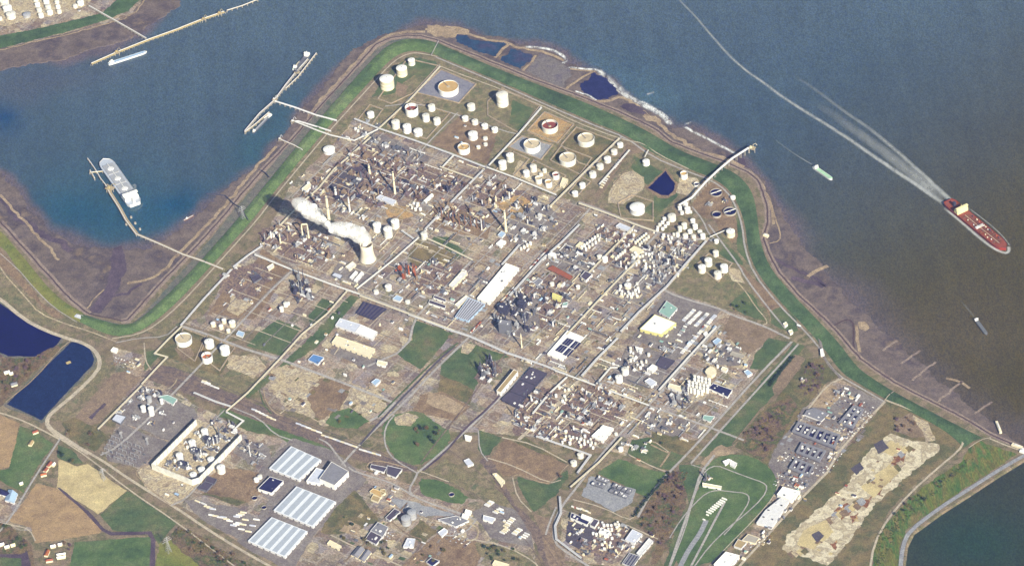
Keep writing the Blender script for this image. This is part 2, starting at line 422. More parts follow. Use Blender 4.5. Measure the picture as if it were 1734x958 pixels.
def yard_mat():
    k = NT('yard')
    v = k.position(-UA)
    def cells(scale, seed):
        mp = k.n('ShaderNodeMapping'); mp.inputs['Location'].default_value = (seed, seed * 2, 0); k.l(v, mp.inputs[0])
        o = k.n('ShaderNodeTexVoronoi', distance='CHEBYCHEV'); o.inputs['Scale'].default_value = scale; o.voronoi_dimensions = '2D'
        o.inputs['Randomness'].default_value = 0.85
        k.l(mp.outputs[0], o.inputs['Vector'])
        sp = k.n('ShaderNodeSeparateColor'); k.l(o.outputs['Color'], sp.inputs[0]); return sp.outputs[0]
    A = k.ramp(cells(1 / 75, 13), ['#877162', '#95806c', '#776460', '#887c76', '#6a6450', '#9e8a76', '#7e6e6a'], 0, 1, 'CONSTANT')
    B = k.ramp(cells(1 / 26, 57), ['#8c7664', '#b3a188', '#60535c', '#a2928a', '#745f54', '#8a8590', '#5c6248', '#c9bc9c', '#7d6660'], 0, 1, 'CONSTANT')
    C = k.ramp(cells(1 / 8.5, 91), ['#5a5058', '#a89880', '#8a7660', '#cfc6b2', '#77705e', '#9a9696', '#6a5848', '#b09a78'], 0, 1, 'CONSTANT')
    n1 = k.noise(v, 0.02, 4); n2 = k.noise(v, 0.05, 4)
    c = k.mix(k.ramp(n1, [(0.35,) * 3, (1.0,) * 3], 0.42, 0.58), A, B)
    c = k.mix(k.ramp(n2, [(0.0,) * 3, (0.5,) * 3], 0.48, 0.62), c, C)
    fine = k.n('ShaderNodeTexVoronoi', distance='CHEBYCHEV'); fine.voronoi_dimensions = '2D'; fine.inputs['Scale'].default_value = 1 / 4.5; k.l(v, fine.inputs['Vector'])
    sp = k.n('ShaderNodeSeparateColor'); k.l(fine.outputs['Color'], sp.inputs[0])
    fc = k.ramp(sp.outputs[1], ['#37343f', '#8a7864', '#a39684', '#f0ebdc', '#8c7c6e', '#5a4e4c', '#c9bfa8', '#80746a', '#d8d4cc'], 0, 1, 'CONSTANT')
    c = k.mix(k.ramp(k.noise(v, 0.03, 5, .7), [(0.0,) * 3, (0.42,) * 3], 0.52, 0.66), c, fc)
    ed = k.n('ShaderNodeTexVoronoi', feature='DISTANCE_TO_EDGE'); ed.voronoi_dimensions = '2D'; ed.inputs['Scale'].default_value = 1 / 62; ed.inputs['Randomness'].default_value = .12; k.l(v, ed.inputs['Vector'])
    c = k.mix(k.ramp(ed.outputs['Distance'], [(0.55,) * 3, (0.0,) * 3], 0.025, 0.05), c, '#a8a29a')
    t = k.ramp(k.noise(v, 0.009, 5), ['#96857a', '#8c817a', '#a29480', '#7c756a'], 0.35, 0.65)
    c = k.mix(0.34, c, t)
    c = k.grain(c, v, 0.22, 0.45)
    k.l(c, k.b.inputs['Base Color']); k.b.inputs['Roughness'].default_value = 0.95; k.b.inputs['Specular IOR Level'].default_value = 0.1
    MATS['yard'] = k.m
yard_mat()
M('plant_ground', ['#5c4f56', '#7d6a60', '#6a5a5c', '#8f7c6a', '#564c54', '#a08c74'], 0.04, grain=0.45)
# ------------------------------------------------------------------ shoreline strips, land
W2 = [(-700, -20), (-300, 180), (0, 375), (45, 425), (93, 478), (120, 507), (143, 526), (151, 531), (205, 543), (216, 541), (240, 515), (273, 478), (310, 440), (350, 398), (380, 364), (408, 329), (444, 289), (472, 260), (500, 230), (535, 188), (570, 150), (600, 116), (637, 75), (662, 64), (690, 60), (713, 61), (743, 69), (800, 92), (850, 112), (900, 133), (953, 152), (1009, 173), (1084, 205), (1112, 220), (1138, 241), (1180, 257), (1228, 274), (1266, 291), (1283, 305), (1292, 325), (1299, 351), (1300, 375), (1293, 405), (1300, 425), (1320, 463), (1357, 504), (1395, 538), (1425, 570), (1445, 594), (1457, 607), (1514, 647), (1565, 673), (1617, 699), (1676, 734), (1734, 760)]
BANK = [(1760, 758), (1734, 778), (1690, 805), (1640, 838), (1590, 870), (1545, 903), (1534, 925), (1530, 958), (1528, 1400)]
mudA = EDGE_MAIN
patch('mudflat', [p for p in EDGE_MAIN[:-4]] + [(1760, 780), (1200, 700), (-300, 700), (-700, 300)], MATS['mud'], z=-1.2, jit=4, edge=1.2)
patch('mudflat', EDGE_NW, MATS['mud'], z=-1.2, jit=4, edge=1.2)
patch('ground', W2 + BANK + [(-900, 1400), (-900, 300)], MATS['terrain'], z=0.0, jit=0, edge=3.0)
def strip_px(name, pts, wpx, mat, z, sm=1, jit=1.0):
    return road(name, pts, wpx, MATS[mat], z, sm, jit)
strip_px('revetment', W2[2:], 3.0, 'revetment', 0.25, 0, 0.6)
# beach between revetment and mud gets its own sandy line
strip_px('beach', [(470, 266), (500, 232), (532, 185), (568, 143), (600, 108), (640, 68), (680, 54), (720, 54)], 7, 'sand', -0.9, 1, 3)
strip_px('beach', [(215, 480), (262, 470), (300, 432), (345, 388), (378, 350), (410, 312), (440, 278), (468, 248)], 6, 'sand', -0.9, 1, 3)
strip_px('beach', [(0, 330), (40, 372), (70, 405), (100, 440)], 5, 'sand', -0.9, 1, 3)
strip_px('beach', [(720, 50), (760, 50), (795, 60), (855, 73), (900, 84), (935, 93), (955, 103)], 6, 'sand', -0.85, 1, 3)
patch('beach', [(722, 42), (765, 44), (795, 52), (792, 60), (765, 63), (735, 62), (722, 56)], MATS['sand'], -0.9, 3)
strip_px('beach', [(862, 74), (838, 98)], 6, 'sand', -0.8, 0, 2)
strip_px('beach', [(908, 94), (886, 120)], 5, 'sand', -0.8, 0, 2)
strip_px('beach', [(965, 117), (990, 119), (1006, 121), (985, 132), (958, 152)], 5, 'sand', -0.8, 0, 2)
strip_px('beach', [(1002, 172), (1030, 172), (1052, 162), (1075, 180), (1110, 205), (1135, 228), (1170, 250), (1220, 266), (1260, 283)], 7, 'sand', -0.85, 1, 4)
patch('beach', [(1088, 195), (1112, 196), (1120, 206), (1095, 204)], MATS['sand'], -0.7, 3)
strip_px('beach', [(1270, 290), (1290, 310), (1306, 345), (1310, 380)], 5, 'sand', -0.85, 1, 2)
patch('tidal_pool', [(774, 59), (792, 59), (797, 66), (856, 75), (838, 97), (786, 78), (774, 71)], MATS['pool_teal'], -0.6, 4)
patch('tidal_pool', [(866, 81), (902, 94), (883, 116), (846, 101)], MATS['pool_teal'], -0.6, 4)
patch('tidal_pool', [(915, 92), (942, 99), (960, 113), (966, 128), (953, 149), (889, 122)], MATS['pool_brown'], -0.6, 3)
patch('tidal_pool', [(1007, 121), (1022, 130), (1050, 158), (1031, 170), (1008, 168), (978, 146)], MATS['pool_navy'], -0.6, 5)
patch('tidal_pool', [(1060, 175), (1085, 182), (1098, 195), (1070, 192), (1048, 180)], MATS['mud_dark'], -0.6, 3)
strip_px('sandbank', [(1368, 468), (1382, 458), (1402, 450)], 7, 'sand', -1.05, 1, 3)
strip_px('mud_channel', [(1300, 430), (1345, 458), (1380, 470), (1400, 485)], 6, 'mud_dark', -1.1, 1, 4)
strip_px('mud_channel', [(1340, 470), (1385, 480), (1395, 486)], 9, 'mud_dark', -1.1, 1, 4)
patch('sandbank', [(1453, 545), (1464, 545), (1474, 556), (1464, 562), (1455, 556)], MATS['sand'], -1.0, 2)
strip_px('harbour_wall', [(1410, 552), (1432, 540), (1444, 544), (1446, 560), (1445, 587), (1452, 602)], 3.2, 'revetment', -0.3, 1, 0.3)
strip_px('beach', [(1450, 550), (1452, 575), (1456, 596)], 5, 'sand', -1.0, 1, 2)
for a, b in (((1495, 594), (1520, 577)), ((1525, 615), (1558, 593)), ((1545, 644), (1585, 612)), ((1590, 680), (1630, 645)), ((1650, 700), (1680, 680))):
    strip_px('groyne', [a, b], 4, 'berm', -1.0, 0, 2)
strip_px('sandbank', [(1602, 640), (1625, 645), (1642, 657)], 5, 'sand', -1.0, 1, 3)
strip_px('harbour_wall', [(1308, 355), (1322, 395), (1320, 408), (1303, 412)], 2.5, 'sand', -0.5, 1, 0.5)
patch('mud_channel', [(150, 529), (171, 529), (198, 492), (216, 455), (206, 415), (190, 420), (188, 455), (176, 492)], MATS['mud_dark'], -1.0, 2)
strip_px('beach', [(147, 522), (160, 505), (176, 490)], 2.5, 'sand', -0.8, 0, 1)
strip_px('mud_channel', [(0, 335), (40, 372), (80, 400), (120, 425)], 12, 'mud_dark', -1.12, 1, 6)
strip_px('mud_channel', [(180, 505), (215, 495), (240, 480)], 6, 'mud_dark', -1.1, 1, 5)
patch('mud_channel', [(1230, 262), (1260, 268), (1275, 290), (1240, 275)], MATS['mud_dark'], -1.05, 3)
# dike: a real bank with a grassy crown
def dike(name, O, I, mat, h=6.0):
    n = 90
    def res(p):
        p = smoothpoly(p, 2); L = [0]
        for a, b in zip(p[:-1], p[1:]): L.append(L[-1] + math.hypot(b[0] - a[0], b[1] - a[1]))
        q = []; j = 0
        for i in range(n + 1):
            s_ = L[-1] * i / n
            while j < len(L) - 2 and L[j + 1] < s_: j += 1
            t = (s_ - L[j]) / ((L[j + 1] - L[j]) or 1); a, b = p[j], p[j + 1]
            q.append((a[0] + (b[0] - a[0]) * t, a[1] + (b[1] - a[1]) * t))
        return q
    o, i_ = res(O), res(I); mb = MB(); vs = []
    prof = [(0, 0.3), (0.38, 1.0), (0.5, 1.0), (0.85, 0.15), (1, 0.06)]
    for a, b in zip(o, i_):
        A, B = G(*a), G(*b)
        for t, z in prof: vs.append((A[0] + (B[0] - A[0]) * t, A[1] + (B[1] - A[1]) * t, max(0.3, z * h)))
    k = len(prof)
    fs = [(r * k + c, r * k + c + 1, (r + 1) * k + c + 1, (r + 1) * k + c) for r in range(n) for c in range(k - 1)]
    mb.add(vs, fs); struct(mb.build(name, MATS[mat], smooth=True))
WO = [(140, 531), (172, 541), (204, 549), (226, 546), (243, 530), (272, 500), (318, 448), (362, 398), (400, 352), (440, 304), (480, 257), (520, 209), (560, 164), (602, 119), (640, 82), (662, 69), (690, 64), (720, 67), (738, 73)]
WI = [(135, 545), (165, 560), (200, 571), (235, 562), (262, 545), (300, 512), (345, 464), (392, 412), (430, 370), (462, 328), (500, 282), (545, 228), (588, 180), (625, 140), (655, 107), (675, 92), (697, 86), (720, 88), (736, 93)]
NO = [(738, 73), (850, 121), (952, 160), (1000, 178), (1080, 214), (1125, 240), (1150, 256), (1215, 280), (1250, 296), (1275, 325), (1283, 370), (1287, 410), (1302, 452), (1335, 492), (1382, 540), (1420, 580), (1443, 612), (1460, 630), (1510, 662), (1570, 694), (1620, 720), (1664, 742)]
NI = [(736, 93), (850, 140), (930, 175), (1010, 210), (1062, 229), (1108, 262), (1160, 284), (1208, 302), (1234, 320), (1250, 345), (1262, 380), (1266, 420), (1280, 460), (1320, 510), (1370, 560), (1397, 592), (1425, 632), (1452, 648), (1500, 676), (1560, 706), (1605, 732), (1632, 757)]
LO = [(-500, 140), (-200, 275), (0, 388), (22, 415), (50, 448), (78, 484), (110, 513), (142, 531)]
LI = [(-500, 165), (-200, 300), (0, 410), (26, 450), (55, 486), (85, 516), (110, 532), (136, 546)]
for nm, a, m_, w_ in (('berm', W2[2:8], 'berm', 12), ('berm', [(x, y + 1) for x, y in W2[8:27]], 'berm', 13), ('berm', W2[26:], 'berm', 10)):
    strip_px(nm, a, w_, m_, 0.16, 0, 0.6)
assert len(WO) == len(WI), (len(WO), len(WI))
M('foreshore', ['#5a6258', '#68695f', '#6f6a64', '#56604e'], 0.015, grain=.4)
WM = [(a[0] + (b[0] - a[0]) * f, a[1] + (b[1] - a[1]) * f) for (a, b), f in zip(zip(WO, WI), [.1, .1, .1, .15, .2, .3, .4, .42, .42, .42, .4, .38, .35, .3, .25, .2, .1, .05, 0])]
patch('foreshore', WO + WM[::-1], MATS['foreshore'], .27, 1)
dike('dike', WM, WI, 'dike_grass_west'); dike('dike', NO, NI, 'dike_grass'); dike('dike', LO, LI, 'yellow_grass', 5)
# toe roads of the dike
road('road', [(190, 573), (235, 566), (266, 549), (304, 516), (349, 468), (396, 416), (434, 374), (466, 332), (504, 286), (549, 232), (592, 184), (629, 144), (659, 111), (679, 96), (700, 89), (722, 92), (740, 96)], 2.4, MATS['road_pale'])
road('road', [(738, 97), (850, 144), (930, 180), (1010, 214), (1060, 233), (1105, 266), (1158, 288), (1206, 306), (1230, 323), (1246, 348), (1257, 382), (1261, 420), (1276, 463), (1316, 513), (1366, 563), (1392, 594), (1400, 612), (1421, 636), (1450, 652), (1498, 680)], 3, MATS['road_grey'])
road('path', [(730, 94), (743, 69)], 1.6, MATS['road_grey'], 6.3)
road('path', [(1498, 678), (1505, 668), (1514, 662)], 1.4, MATS['road_pale'], 6.0)
# ------------------------------------------------------------------ ground areas inside the dike (photo pixel outlines)
PZ = [0.02]
def inside(x, y, poly):
    c = False; n = len(poly)
    for i in range(n):
        ax, ay = poly[i]; bx, by = poly[(i + 1) % n]
        if (ay > y) != (by > y) and x < (bx - ax) * (y - ay) / (by - ay) + ax: c = not c
    return c
def A(name, mat, pts, jit=1.7, sm=0):
    PZ[0] += 0.004; return patch(name, pts, MATS[mat], PZ[0], jit, sm)
A('yard', 'yard', [(500, 300), (560, 228), (602, 198), (640, 216), (740, 250), (940, 330), (1005, 346), (1110, 392), (1205, 402), (1232, 470), (1225, 520), (1310, 560), (1300, 600), (1255, 670), (1180, 745), (1120, 790), (1060, 770), (960, 745), (850, 735), (640, 720), (460, 690), (420, 640), (470, 560), (350, 560), (310, 548), (395, 452), (440, 415)])
A('yard', 'yard', [(190, 590), (245, 600), (262, 640), (340, 690), (420, 730), (500, 745), (600, 790), (700, 820), (830, 850), (905, 900), (905, 960), (480, 960), (400, 915), (300, 850), (240, 800), (180, 760), (205, 700)])
A('yard', 'yard', [(950, 860), (1114, 912), (1070, 960), (950, 950)]); A('yard', 'yard', [(1240, 958), (1300, 850), (1320, 770), (1360, 690), (1420, 640), (1494, 680), (1400, 800), (1270, 958)]); A('yard', 'yard', [(-60, 815), (50, 840), (60, 900), (-60, 890)])
A('field', 'dull_grass', [(598, 200), (640, 150), (668, 108), (700, 92), (738, 98), (850, 150), (930, 182), (1008, 217), (1055, 235), (1030, 262), (1000, 305), (982, 342), (930, 330), (860, 296), (770, 262), (700, 235), (640, 222)])
A('field', 'grass', [(628, 165), (665, 115), (692, 100), (712, 98), (738, 104), (742, 112), (720, 130), (700, 128), (684, 140), (668, 158)])
A('field', 'grass', [(868, 170), (905, 184), (895, 200), (880, 222), (862, 210)])
A('bund', 'bund_blue', [(704, 158), (747, 119), (806, 143), (777, 174)])
A('bund', 'bund_grey', [(861, 249), (884, 231), (936, 245), (916, 270)])
A('bund', 'bund_tan', [(893, 222), (922, 190), (970, 211), (944, 242), (918, 238)])
A('bund', 'olive', [(948, 245), (978, 216), (1040, 240), (1004, 286), (972, 290), (928, 273)])
A('yard', 'brown', [(780, 196), (842, 222), (826, 280), (730, 245), (760, 212)])
A('yard', 'cream_ground', [(880, 272), (950, 300), (962, 312), (940, 328), (868, 296)])
A('yard', 'red_earth', [(672, 138), (690, 146), (684, 164), (670, 162)])
A('yard', 'red_earth', [(1062, 245), (1095, 250), (1110, 268), (1062, 262), (1020, 330), (1006, 334)])
A('field', 'dull_grass', [(1066, 262), (1092, 255), (1150, 292), (1162, 310), (1146, 336), (1112, 380), (1050, 366), (1010, 344)])
A('field', 'grass', [(1074, 262), (1100, 280), (1135, 295), (1148, 308), (1146, 334), (1112, 368), (1088, 358), (1108, 340), (1112, 322), (1090, 310), (1068, 284)])
A('yard', 'cream_ground', [(1048, 296), (1072, 290), (1092, 300), (1090, 322), (1056, 346), (1028, 344), (1034, 322)])
A('pond_bank', 'brown', [(1128, 284), (1148, 311), (1145, 325), (1132, 336), (1116, 334), (1091, 318)])
A('pond', 'pond', [(1127, 289), (1143, 311), (1140, 322), (1132, 331), (1120, 330), (1097, 318)], 0.8)
A('field', 'grass', [(1180, 300), (1208, 306), (1232, 325), (1248, 352), (1256, 385), (1262, 425), (1278, 465), (1318, 515), (1300, 520), (1262, 440), (1246, 425), (1248, 400), (1240, 345), (1215, 312)])
A('yard', 'cream_ground', [(1152, 298), (1180, 302), (1190, 316), (1168, 334), (1146, 326)])
A('yard', 'brown', [(1192, 308), (1225, 312), (1240, 345), (1236, 380), (1190, 368), (1172, 345)])
A('field', 'brown', [(1210, 372), (1245, 364), (1250, 400), (1240, 412), (1222, 398)])
A('field', 'dull_grass', [(1186, 400), (1222, 392), (1246, 420), (1262, 440), (1280, 470), (1300, 520), (1305, 548), (1224, 522), (1130, 490)])
A('field', 'brown', [(1250, 445), (1268, 462), (1330, 520), (1342, 545), (1308, 545), (1268, 478)])
A('field', 'grass', [(1230, 412), (1248, 428), (1258, 448), (1232, 442), (1216, 430)])
A('field', 'grass', [(1235, 515), (1262, 492), (1275, 500), (1302, 546), (1260, 534)])
A('field', 'cream_ground', [(1234, 452), (1252, 458), (1262, 480), (1240, 476)])
A('field', 'grass', [(1302, 528), (1322, 518), (1345, 535), (1352, 560), (1340, 566), (1306, 546)])
A('field', 'red_earth', [(1238, 533), (1322, 564), (1302, 578), (1268, 600), (1240, 578), (1222, 560)])
A('yard', 'cream_ground', [(1200, 580), (1240, 590), (1272, 600), (1262, 625), (1222, 622), (1196, 604)])
A('field', 'grass', [(1302, 572), (1336, 578), (1298, 626), (1270, 624), (1278, 600)])
A('field', 'grass', [(1344, 578), (1362, 585), (1345, 608), (1308, 656), (1312, 668), (1282, 700), (1240, 753), (1196, 772), (1180, 770), (1214, 738), (1290, 645), (1326, 604)])
A('field', 'olive', [(1364, 606), (1398, 606), (1424, 634), (1390, 654), (1334, 738), (1300, 790), (1288, 782), (1245, 756), (1285, 700), (1312, 678)])
A('field', 'scrub', [(1260, 735), (1300, 690), (1336, 668), (1350, 690), (1322, 745), (1292, 780), (1255, 758)])
A('field', 'red_earth', [(1346, 600), (1362, 606), (1354, 625), (1318, 668), (1307, 660), (1322, 630)])
A('field', 'olive', [(1501, 677), (1560, 700), (1610, 724), (1636, 745), (1624, 768), (1560, 810), (1510, 860), (1476, 915), (1470, 1000), (1210, 1000), (1250, 950), (1332, 870), (1400, 800), (1450, 740)])
A('field', 'slope_scrub', [(1640, 756), (1662, 745), (1700, 762), (1722, 768), (1690, 790), (1640, 822), (1590, 856), (1536, 895), (1524, 925), (1520, 1000), (1472, 1000), (1480, 925), (1508, 878), (1560, 825), (1628, 780)])
A('yard', 'rubble', [(1508, 734), (1545, 744), (1588, 752), (1590, 762), (1548, 794), (1486, 852), (1440, 912), (1402, 955), (1362, 945), (1326, 930), (1336, 905), (1400, 848), (1434, 818), (1468, 768)], 3)
for q in ([(1512, 772), (1534, 766), (1530, 784), (1510, 788)], [(1500, 800), (1514, 794), (1508, 814), (1494, 816)], [(1482, 826), (1498, 814), (1490, 836), (1476, 838)], [(1466, 846), (1478, 838), (1468, 858), (1456, 858)], [(1414, 866), (1436, 850), (1446, 862), (1424, 880)], [(1440, 874), (1456, 866), (1452, 880), (1440, 886)], [(1404, 920), (1420, 914), (1416, 930)]): A('yard', 'rust_ground', q, 3)
for q in ([(1418, 834), (1500, 768)], [(1440, 880), (1530, 800)], [(1380, 880), (1470, 800)]): Rd_ = None
for i in range(34):
    x = 1340 + (i * 37 % 200); y0_ = 940 - (x - 1340) * .93; A('slab', ['brown', 'sand_field', 'bund_grey', 'olive', 'sand_field', 'cream_ground'][i % 6], [(x - 7, y0_ - 3 + i * 13 % 23), (x + 1, y0_ - 9 + i * 13 % 23), (x + 9, y0_ - 2 + i * 13 % 23), (x + 1, y0_ + 5 + i * 13 % 23)], 1.5)
A('yard', 'red_earth', [(1515, 712), (1540, 700), (1572, 716), (1582, 742), (1545, 740), (1518, 730)])
A('yard', 'cream_ground', [(1545, 704), (1572, 714), (1584, 745), (1568, 750), (1560, 728)])
for q in ([(1490, 764), (1508, 745), (1530, 756), (1512, 772)], [(1486, 800), (1508, 784), (1522, 800), (1500, 820)], [(1462, 826), (1486, 806), (1502, 818), (1480, 842)], [(1360, 898), (1398, 880), (1412, 900), (1378, 930), (1350, 922)]):
    A('slab', 'sand_field', q, 1)
for q in ([(1480, 752), (1494, 744), (1506, 758), (1488, 768)], [(1440, 792), (1456, 782), (1464, 792), (1450, 804)], [(1374, 905), (1386, 898), (1396, 906), (1384, 920)]):
    A('slab', 'asphalt_dark', q, 1)
# centre
A('field', 'olive', [(706, 406), (746, 419), (781, 437), (766, 447), (743, 461), (701, 451), (690, 430)])
A('field', 'grass', [(735, 400), (760, 402), (790, 428), (778, 436), (745, 417), (728, 408)])
A('field', 'grass', [(700, 541), (768, 564), (713, 624), (684, 610), (672, 596), (700, 575)])
A('field', 'grass', [(796, 580), (862, 603), (836, 612), (808, 650), (800, 666), (744, 636), (748, 618), (772, 594)])
A('field', 'olive', [(744, 632), (802, 660), (797, 686), (742, 664)])
A('yard', 'brown', [(712, 667), (746, 663), (798, 687), (771, 712), (700, 698)])
A('slab', 'sand', [(724, 662), (748, 668), (790, 690), (772, 704), (724, 682)])
A('slab', 'cream_ground', [(784, 580), (806, 584), (792, 600), (780, 597)])
A('field', 'bright_grass', [(652, 706), (700, 694), (742, 714), (766, 732), (748, 768), (704, 790), (662, 772), (648, 742)], 3, 1)
A('yard', 'cream_ground', [(668, 706), (690, 698), (708, 706), (696, 720), (672, 718)])
A('field', 'grass', [(810, 727), (850, 740), (822, 776), (810, 762)])
A('field', 'olive', [(880, 735), (962, 780), (946, 800), (866, 762)])
A('field', 'brown', [(855, 742), (962, 786), (930, 818), (874, 803), (850, 807), (829, 780)])
A('field', 'grass', [(876, 807), (930, 820), (962, 792), (964, 806), (940, 838), (904, 866), (886, 842)])
A('field', 'dull_grass', [(754, 775), (818, 812), (856, 842), (884, 874), (804, 840), (724, 797)])
A('field', 'bright_grass', [(716, 804), (800, 837), (776, 857), (720, 838), (708, 822)], 2.5, 1)
A('field', 'bright_grass', [(1012, 801), (1046, 777), (1130, 802), (1098, 842), (1074, 830)])
A('field', 'grass', [(1070, 744), (1096, 740), (1140, 762), (1160, 770), (1138, 796), (1090, 786), (1062, 765)])
A('field', 'olive', [(1104, 730), (1180, 745), (1178, 770), (1150, 770), (1104, 748)])
A('field', 'scrub', [(1134, 802), (1172, 790), (1164, 844), (1138, 920), (1115, 950), (1098, 960), (1112, 912), (1074, 886), (1096, 842)], 3)
A('field', 'grass', [(1150, 788), (1186, 786), (1176, 870), (1140, 960), (1124, 960), (1142, 900), (1166, 850)])
A('field', 'bright_grass', [(1134, 958), (1168, 876), (1188, 800), (1212, 772), (1258, 766), (1292, 784), (1314, 802), (1318, 828), (1282, 874), (1235, 925), (1200, 958)], 2, 1)
A('yard', 'sand', [(1186, 784), (1214, 756), (1222, 752), (1252, 768), (1212, 772), (1196, 790)])
# west and south-west
A('field', 'dull_grass', [(394, 415), (440, 372), (470, 340), (520, 285), (545, 262), (590, 215), (600, 200), (598, 190), (550, 232), (504, 288), (466, 334), (434, 376), (398, 418)])
A('field', 'brown', [(415, 470), (444, 420), (494, 456), (430, 540), (352, 532), (395, 468)])
A('yard', 'cream_ground', [(392, 500), (420, 498), (430, 512), (404, 534), (384, 526)])
A('field', 'dull_grass', [(392, 452), (345, 535), (300, 552), (262, 572), (268, 555), (304, 520), (350, 472), (388, 430)])
A('field', 'olive', [(307, 553), (378, 578), (400, 600), (366, 640), (270, 608), (262, 598)])
A('yard', 'red_earth', [(296, 590), (322, 588), (330, 602), (312, 610)])
A('field', 'dull_grass', [(280, 604), (300, 610), (420, 655), (402, 668), (340, 644), (268, 618)])
A('field', 'grass', [(262, 592), (272, 600), (245, 628), (246, 596)])
A('field', 'grass', [(470, 540), (508, 556), (480, 602), (466, 600), (418, 585), (440, 560)])
A('field', 'grass', [(545, 504), (572, 512), (540, 545), (526, 552), (524, 534)])
A('field', 'grass', [(594, 500), (608, 504), (562, 560), (532, 590), (500, 610), (420, 674), (414, 668), (470, 622), (520, 575)])
A('field', 'dull_grass', [(412, 620), (440, 640), (410, 662), (378, 636), (398, 618)])
A('yard', 'cream_ground', [(392, 602), (440, 604), (452, 622), (430, 640), (384, 622)], 3)
A('yard', 'cream_ground', [(462, 622), (500, 618), (560, 640), (640, 660), (660, 690), (632, 700), (550, 720), (486, 690), (455, 660)], 3)
A('yard', 'brown', [(540, 640), (600, 650), (572, 700), (535, 712), (520, 670)], 3)
A('field', 'bright_grass', [(560, 700), (590, 690), (626, 712), (606, 726), (572, 724), (552, 716)])
A('yard', 'asphalt', [(560, 590), (585, 588), (640, 608), (650, 610), (636, 628), (560, 600)])
A('rails_bed', 'rail', [(262, 618), (298, 622), (400, 668), (470, 700), (560, 740), (640, 768), (706, 790), (706, 800), (640, 790), (540, 756), (440, 714), (380, 690), (240, 638)])
A('field', 'bright_grass', [(375, 690), (420, 706), (560, 758), (575, 790), (556, 788), (540, 770), (420, 718), (370, 705)])
A('field', 'grass', [(392, 700), (445, 720), (470, 740), (418, 728), (375, 705)])
A('field', 'red_earth', [(190, 632), (212, 628), (238, 640), (170, 716), (110, 728)])
A('field', 'mud_dark', [(150, 706), (176, 682), (180, 684), (156, 710)])
A('field', 'olive', [(104, 716), (126, 706), (162, 722), (186, 742), (160, 764), (116, 740)])
A('field', 'dull_grass', [(84, 690), (160, 615), (172, 600), (188, 628), (108, 714)])
A('pond_bank', 'foreshore', [(-90, 486), (0, 510), (32, 532), (68, 552), (108, 572), (98, 590), (62, 607), (14, 608), (-10, 597), (-90, 590)])
A('pond_bank', 'foreshore', [(120, 575), (133, 574), (156, 587), (165, 607), (160, 620), (71, 716), (7, 686), (28, 662)])
A('pond', 'pond', [(-80, 490), (0, 514), (30, 535), (68, 555), (104, 572), (94, 586), (60, 603), (14, 603), (-10, 592), (-80, 580)], 0.8)
A('pond', 'pond_grey', [(121, 579), (131, 578), (152, 589), (160, 607), (156, 618), (70, 711), (12, 684), (30, 664)], 0.8)
A('field', 'scrub', [(0, 605), (58, 606), (72, 596), (104, 582), (112, 580), (10, 676), (0, 690)], 2.5)
A('yard', 'dull_grass', [(-60, 400), (0, 440), (35, 495), (70, 525), (110, 545), (95, 558), (40, 530), (0, 500), (-60, 470)])
A('field', 'brown', [(-60, 380), (0, 420), (38, 470), (72, 512), (110, 538), (90, 538), (50, 500), (0, 452), (-60, 420)])
A('field', 'bright_grass', [(34, 720), (66, 734), (92, 752), (62, 790), (40, 835), (0, 812), (-30, 800), (14, 792)])
A('field', 'tan_field', [(-60, 690), (0, 702), (34, 716), (16, 790), (-60, 810)], 1)
A('field', 'tan_field', [(62, 817), (93, 825), (149, 866), (174, 892), (168, 903), (59, 919), (52, 893), (16, 881)], 1)
A('field', 'sand_field', [(100, 778), (131, 788), (149, 785), (215, 830), (166, 870), (96, 826)], 1)
A('field', 'grass', [(98, 752), (120, 762), (142, 784), (126, 786), (98, 774)])
A('field', 'grass', [(216, 831), (300, 884), (268, 922), (258, 902), (190, 898), (170, 871)], 1)
A('field', 'bright_grass', [(126, 917), (258, 908), (254, 1000), (110, 1000)], 1)
A('field', 'yellow_grass', [(268, 920), (292, 912), (342, 950), (380, 1000), (262, 1000)], 2)
A('field', 'scrub', [(302, 890), (330, 900), (470, 1000), (380, 1000), (300, 925), (282, 908)], 3)
A('field', 'scrub', [(-60, 880), (10, 884), (52, 920), (60, 958), (60, 1000), (-60, 1000)], 2)
A('field', 'grass', [(0, 942), (38, 946), (40, 1000), (-60, 1000), (-60, 935)])
A('ditch', 'mud_dark', [(96, 824), (102, 826), (150, 864), (176, 894), (190, 900), (256, 899), (264, 915), (260, 1000), (252, 1000), (255, 912), (250, 904), (186, 906), (172, 898), (146, 869)], 0.6)
A('ditch', 'mud_dark', [(-40, 936), (36, 938), (46, 932), (52, 958), (60, 1000), (40, 1000), (36, 944), (-40, 941)], 0.6)
A('yard', 'asphalt', [(176, 756), (208, 716), (255, 738), (292, 752), (236, 790), (184, 780)])
A('yard', 'asphalt', [(195, 700), (240, 655), (330, 690), (334, 706), (286, 745), (210, 716)])
A('yard', 'cream_ground', [(230, 795), (256, 784), (330, 812), (338, 816), (308, 852), (288, 852), (246, 824)])
A('yard', 'cream_ground', [(262, 782), (334, 710), (408, 736), (336, 806), (322, 808)])
A('yard', 'asphalt', [(312, 846), (332, 846), (400, 858), (438, 878), (404, 912), (340, 880)])
A('field', 'olive', [(328, 838), (352, 838), (400, 856), (420, 848), (396, 836), (360, 832)])
A('yard', 'brown', [(340, 812), (380, 790), (440, 800), (450, 830), (420, 850), (352, 834)])
A('yard', 'asphalt', [(440, 795), (495, 742), (560, 760), (600, 790), (620, 812), (580, 860), (532, 905), (500, 958), (470, 958), (400, 915), (440, 870), (456, 846), (436, 830)])
A('field', 'olive', [(600, 830), (620, 850), (640, 880), (600, 900), (550, 905), (540, 900), (566, 862)])
A('yard', 'sand', [(590, 880), (610, 890), (600, 905), (574, 898)])
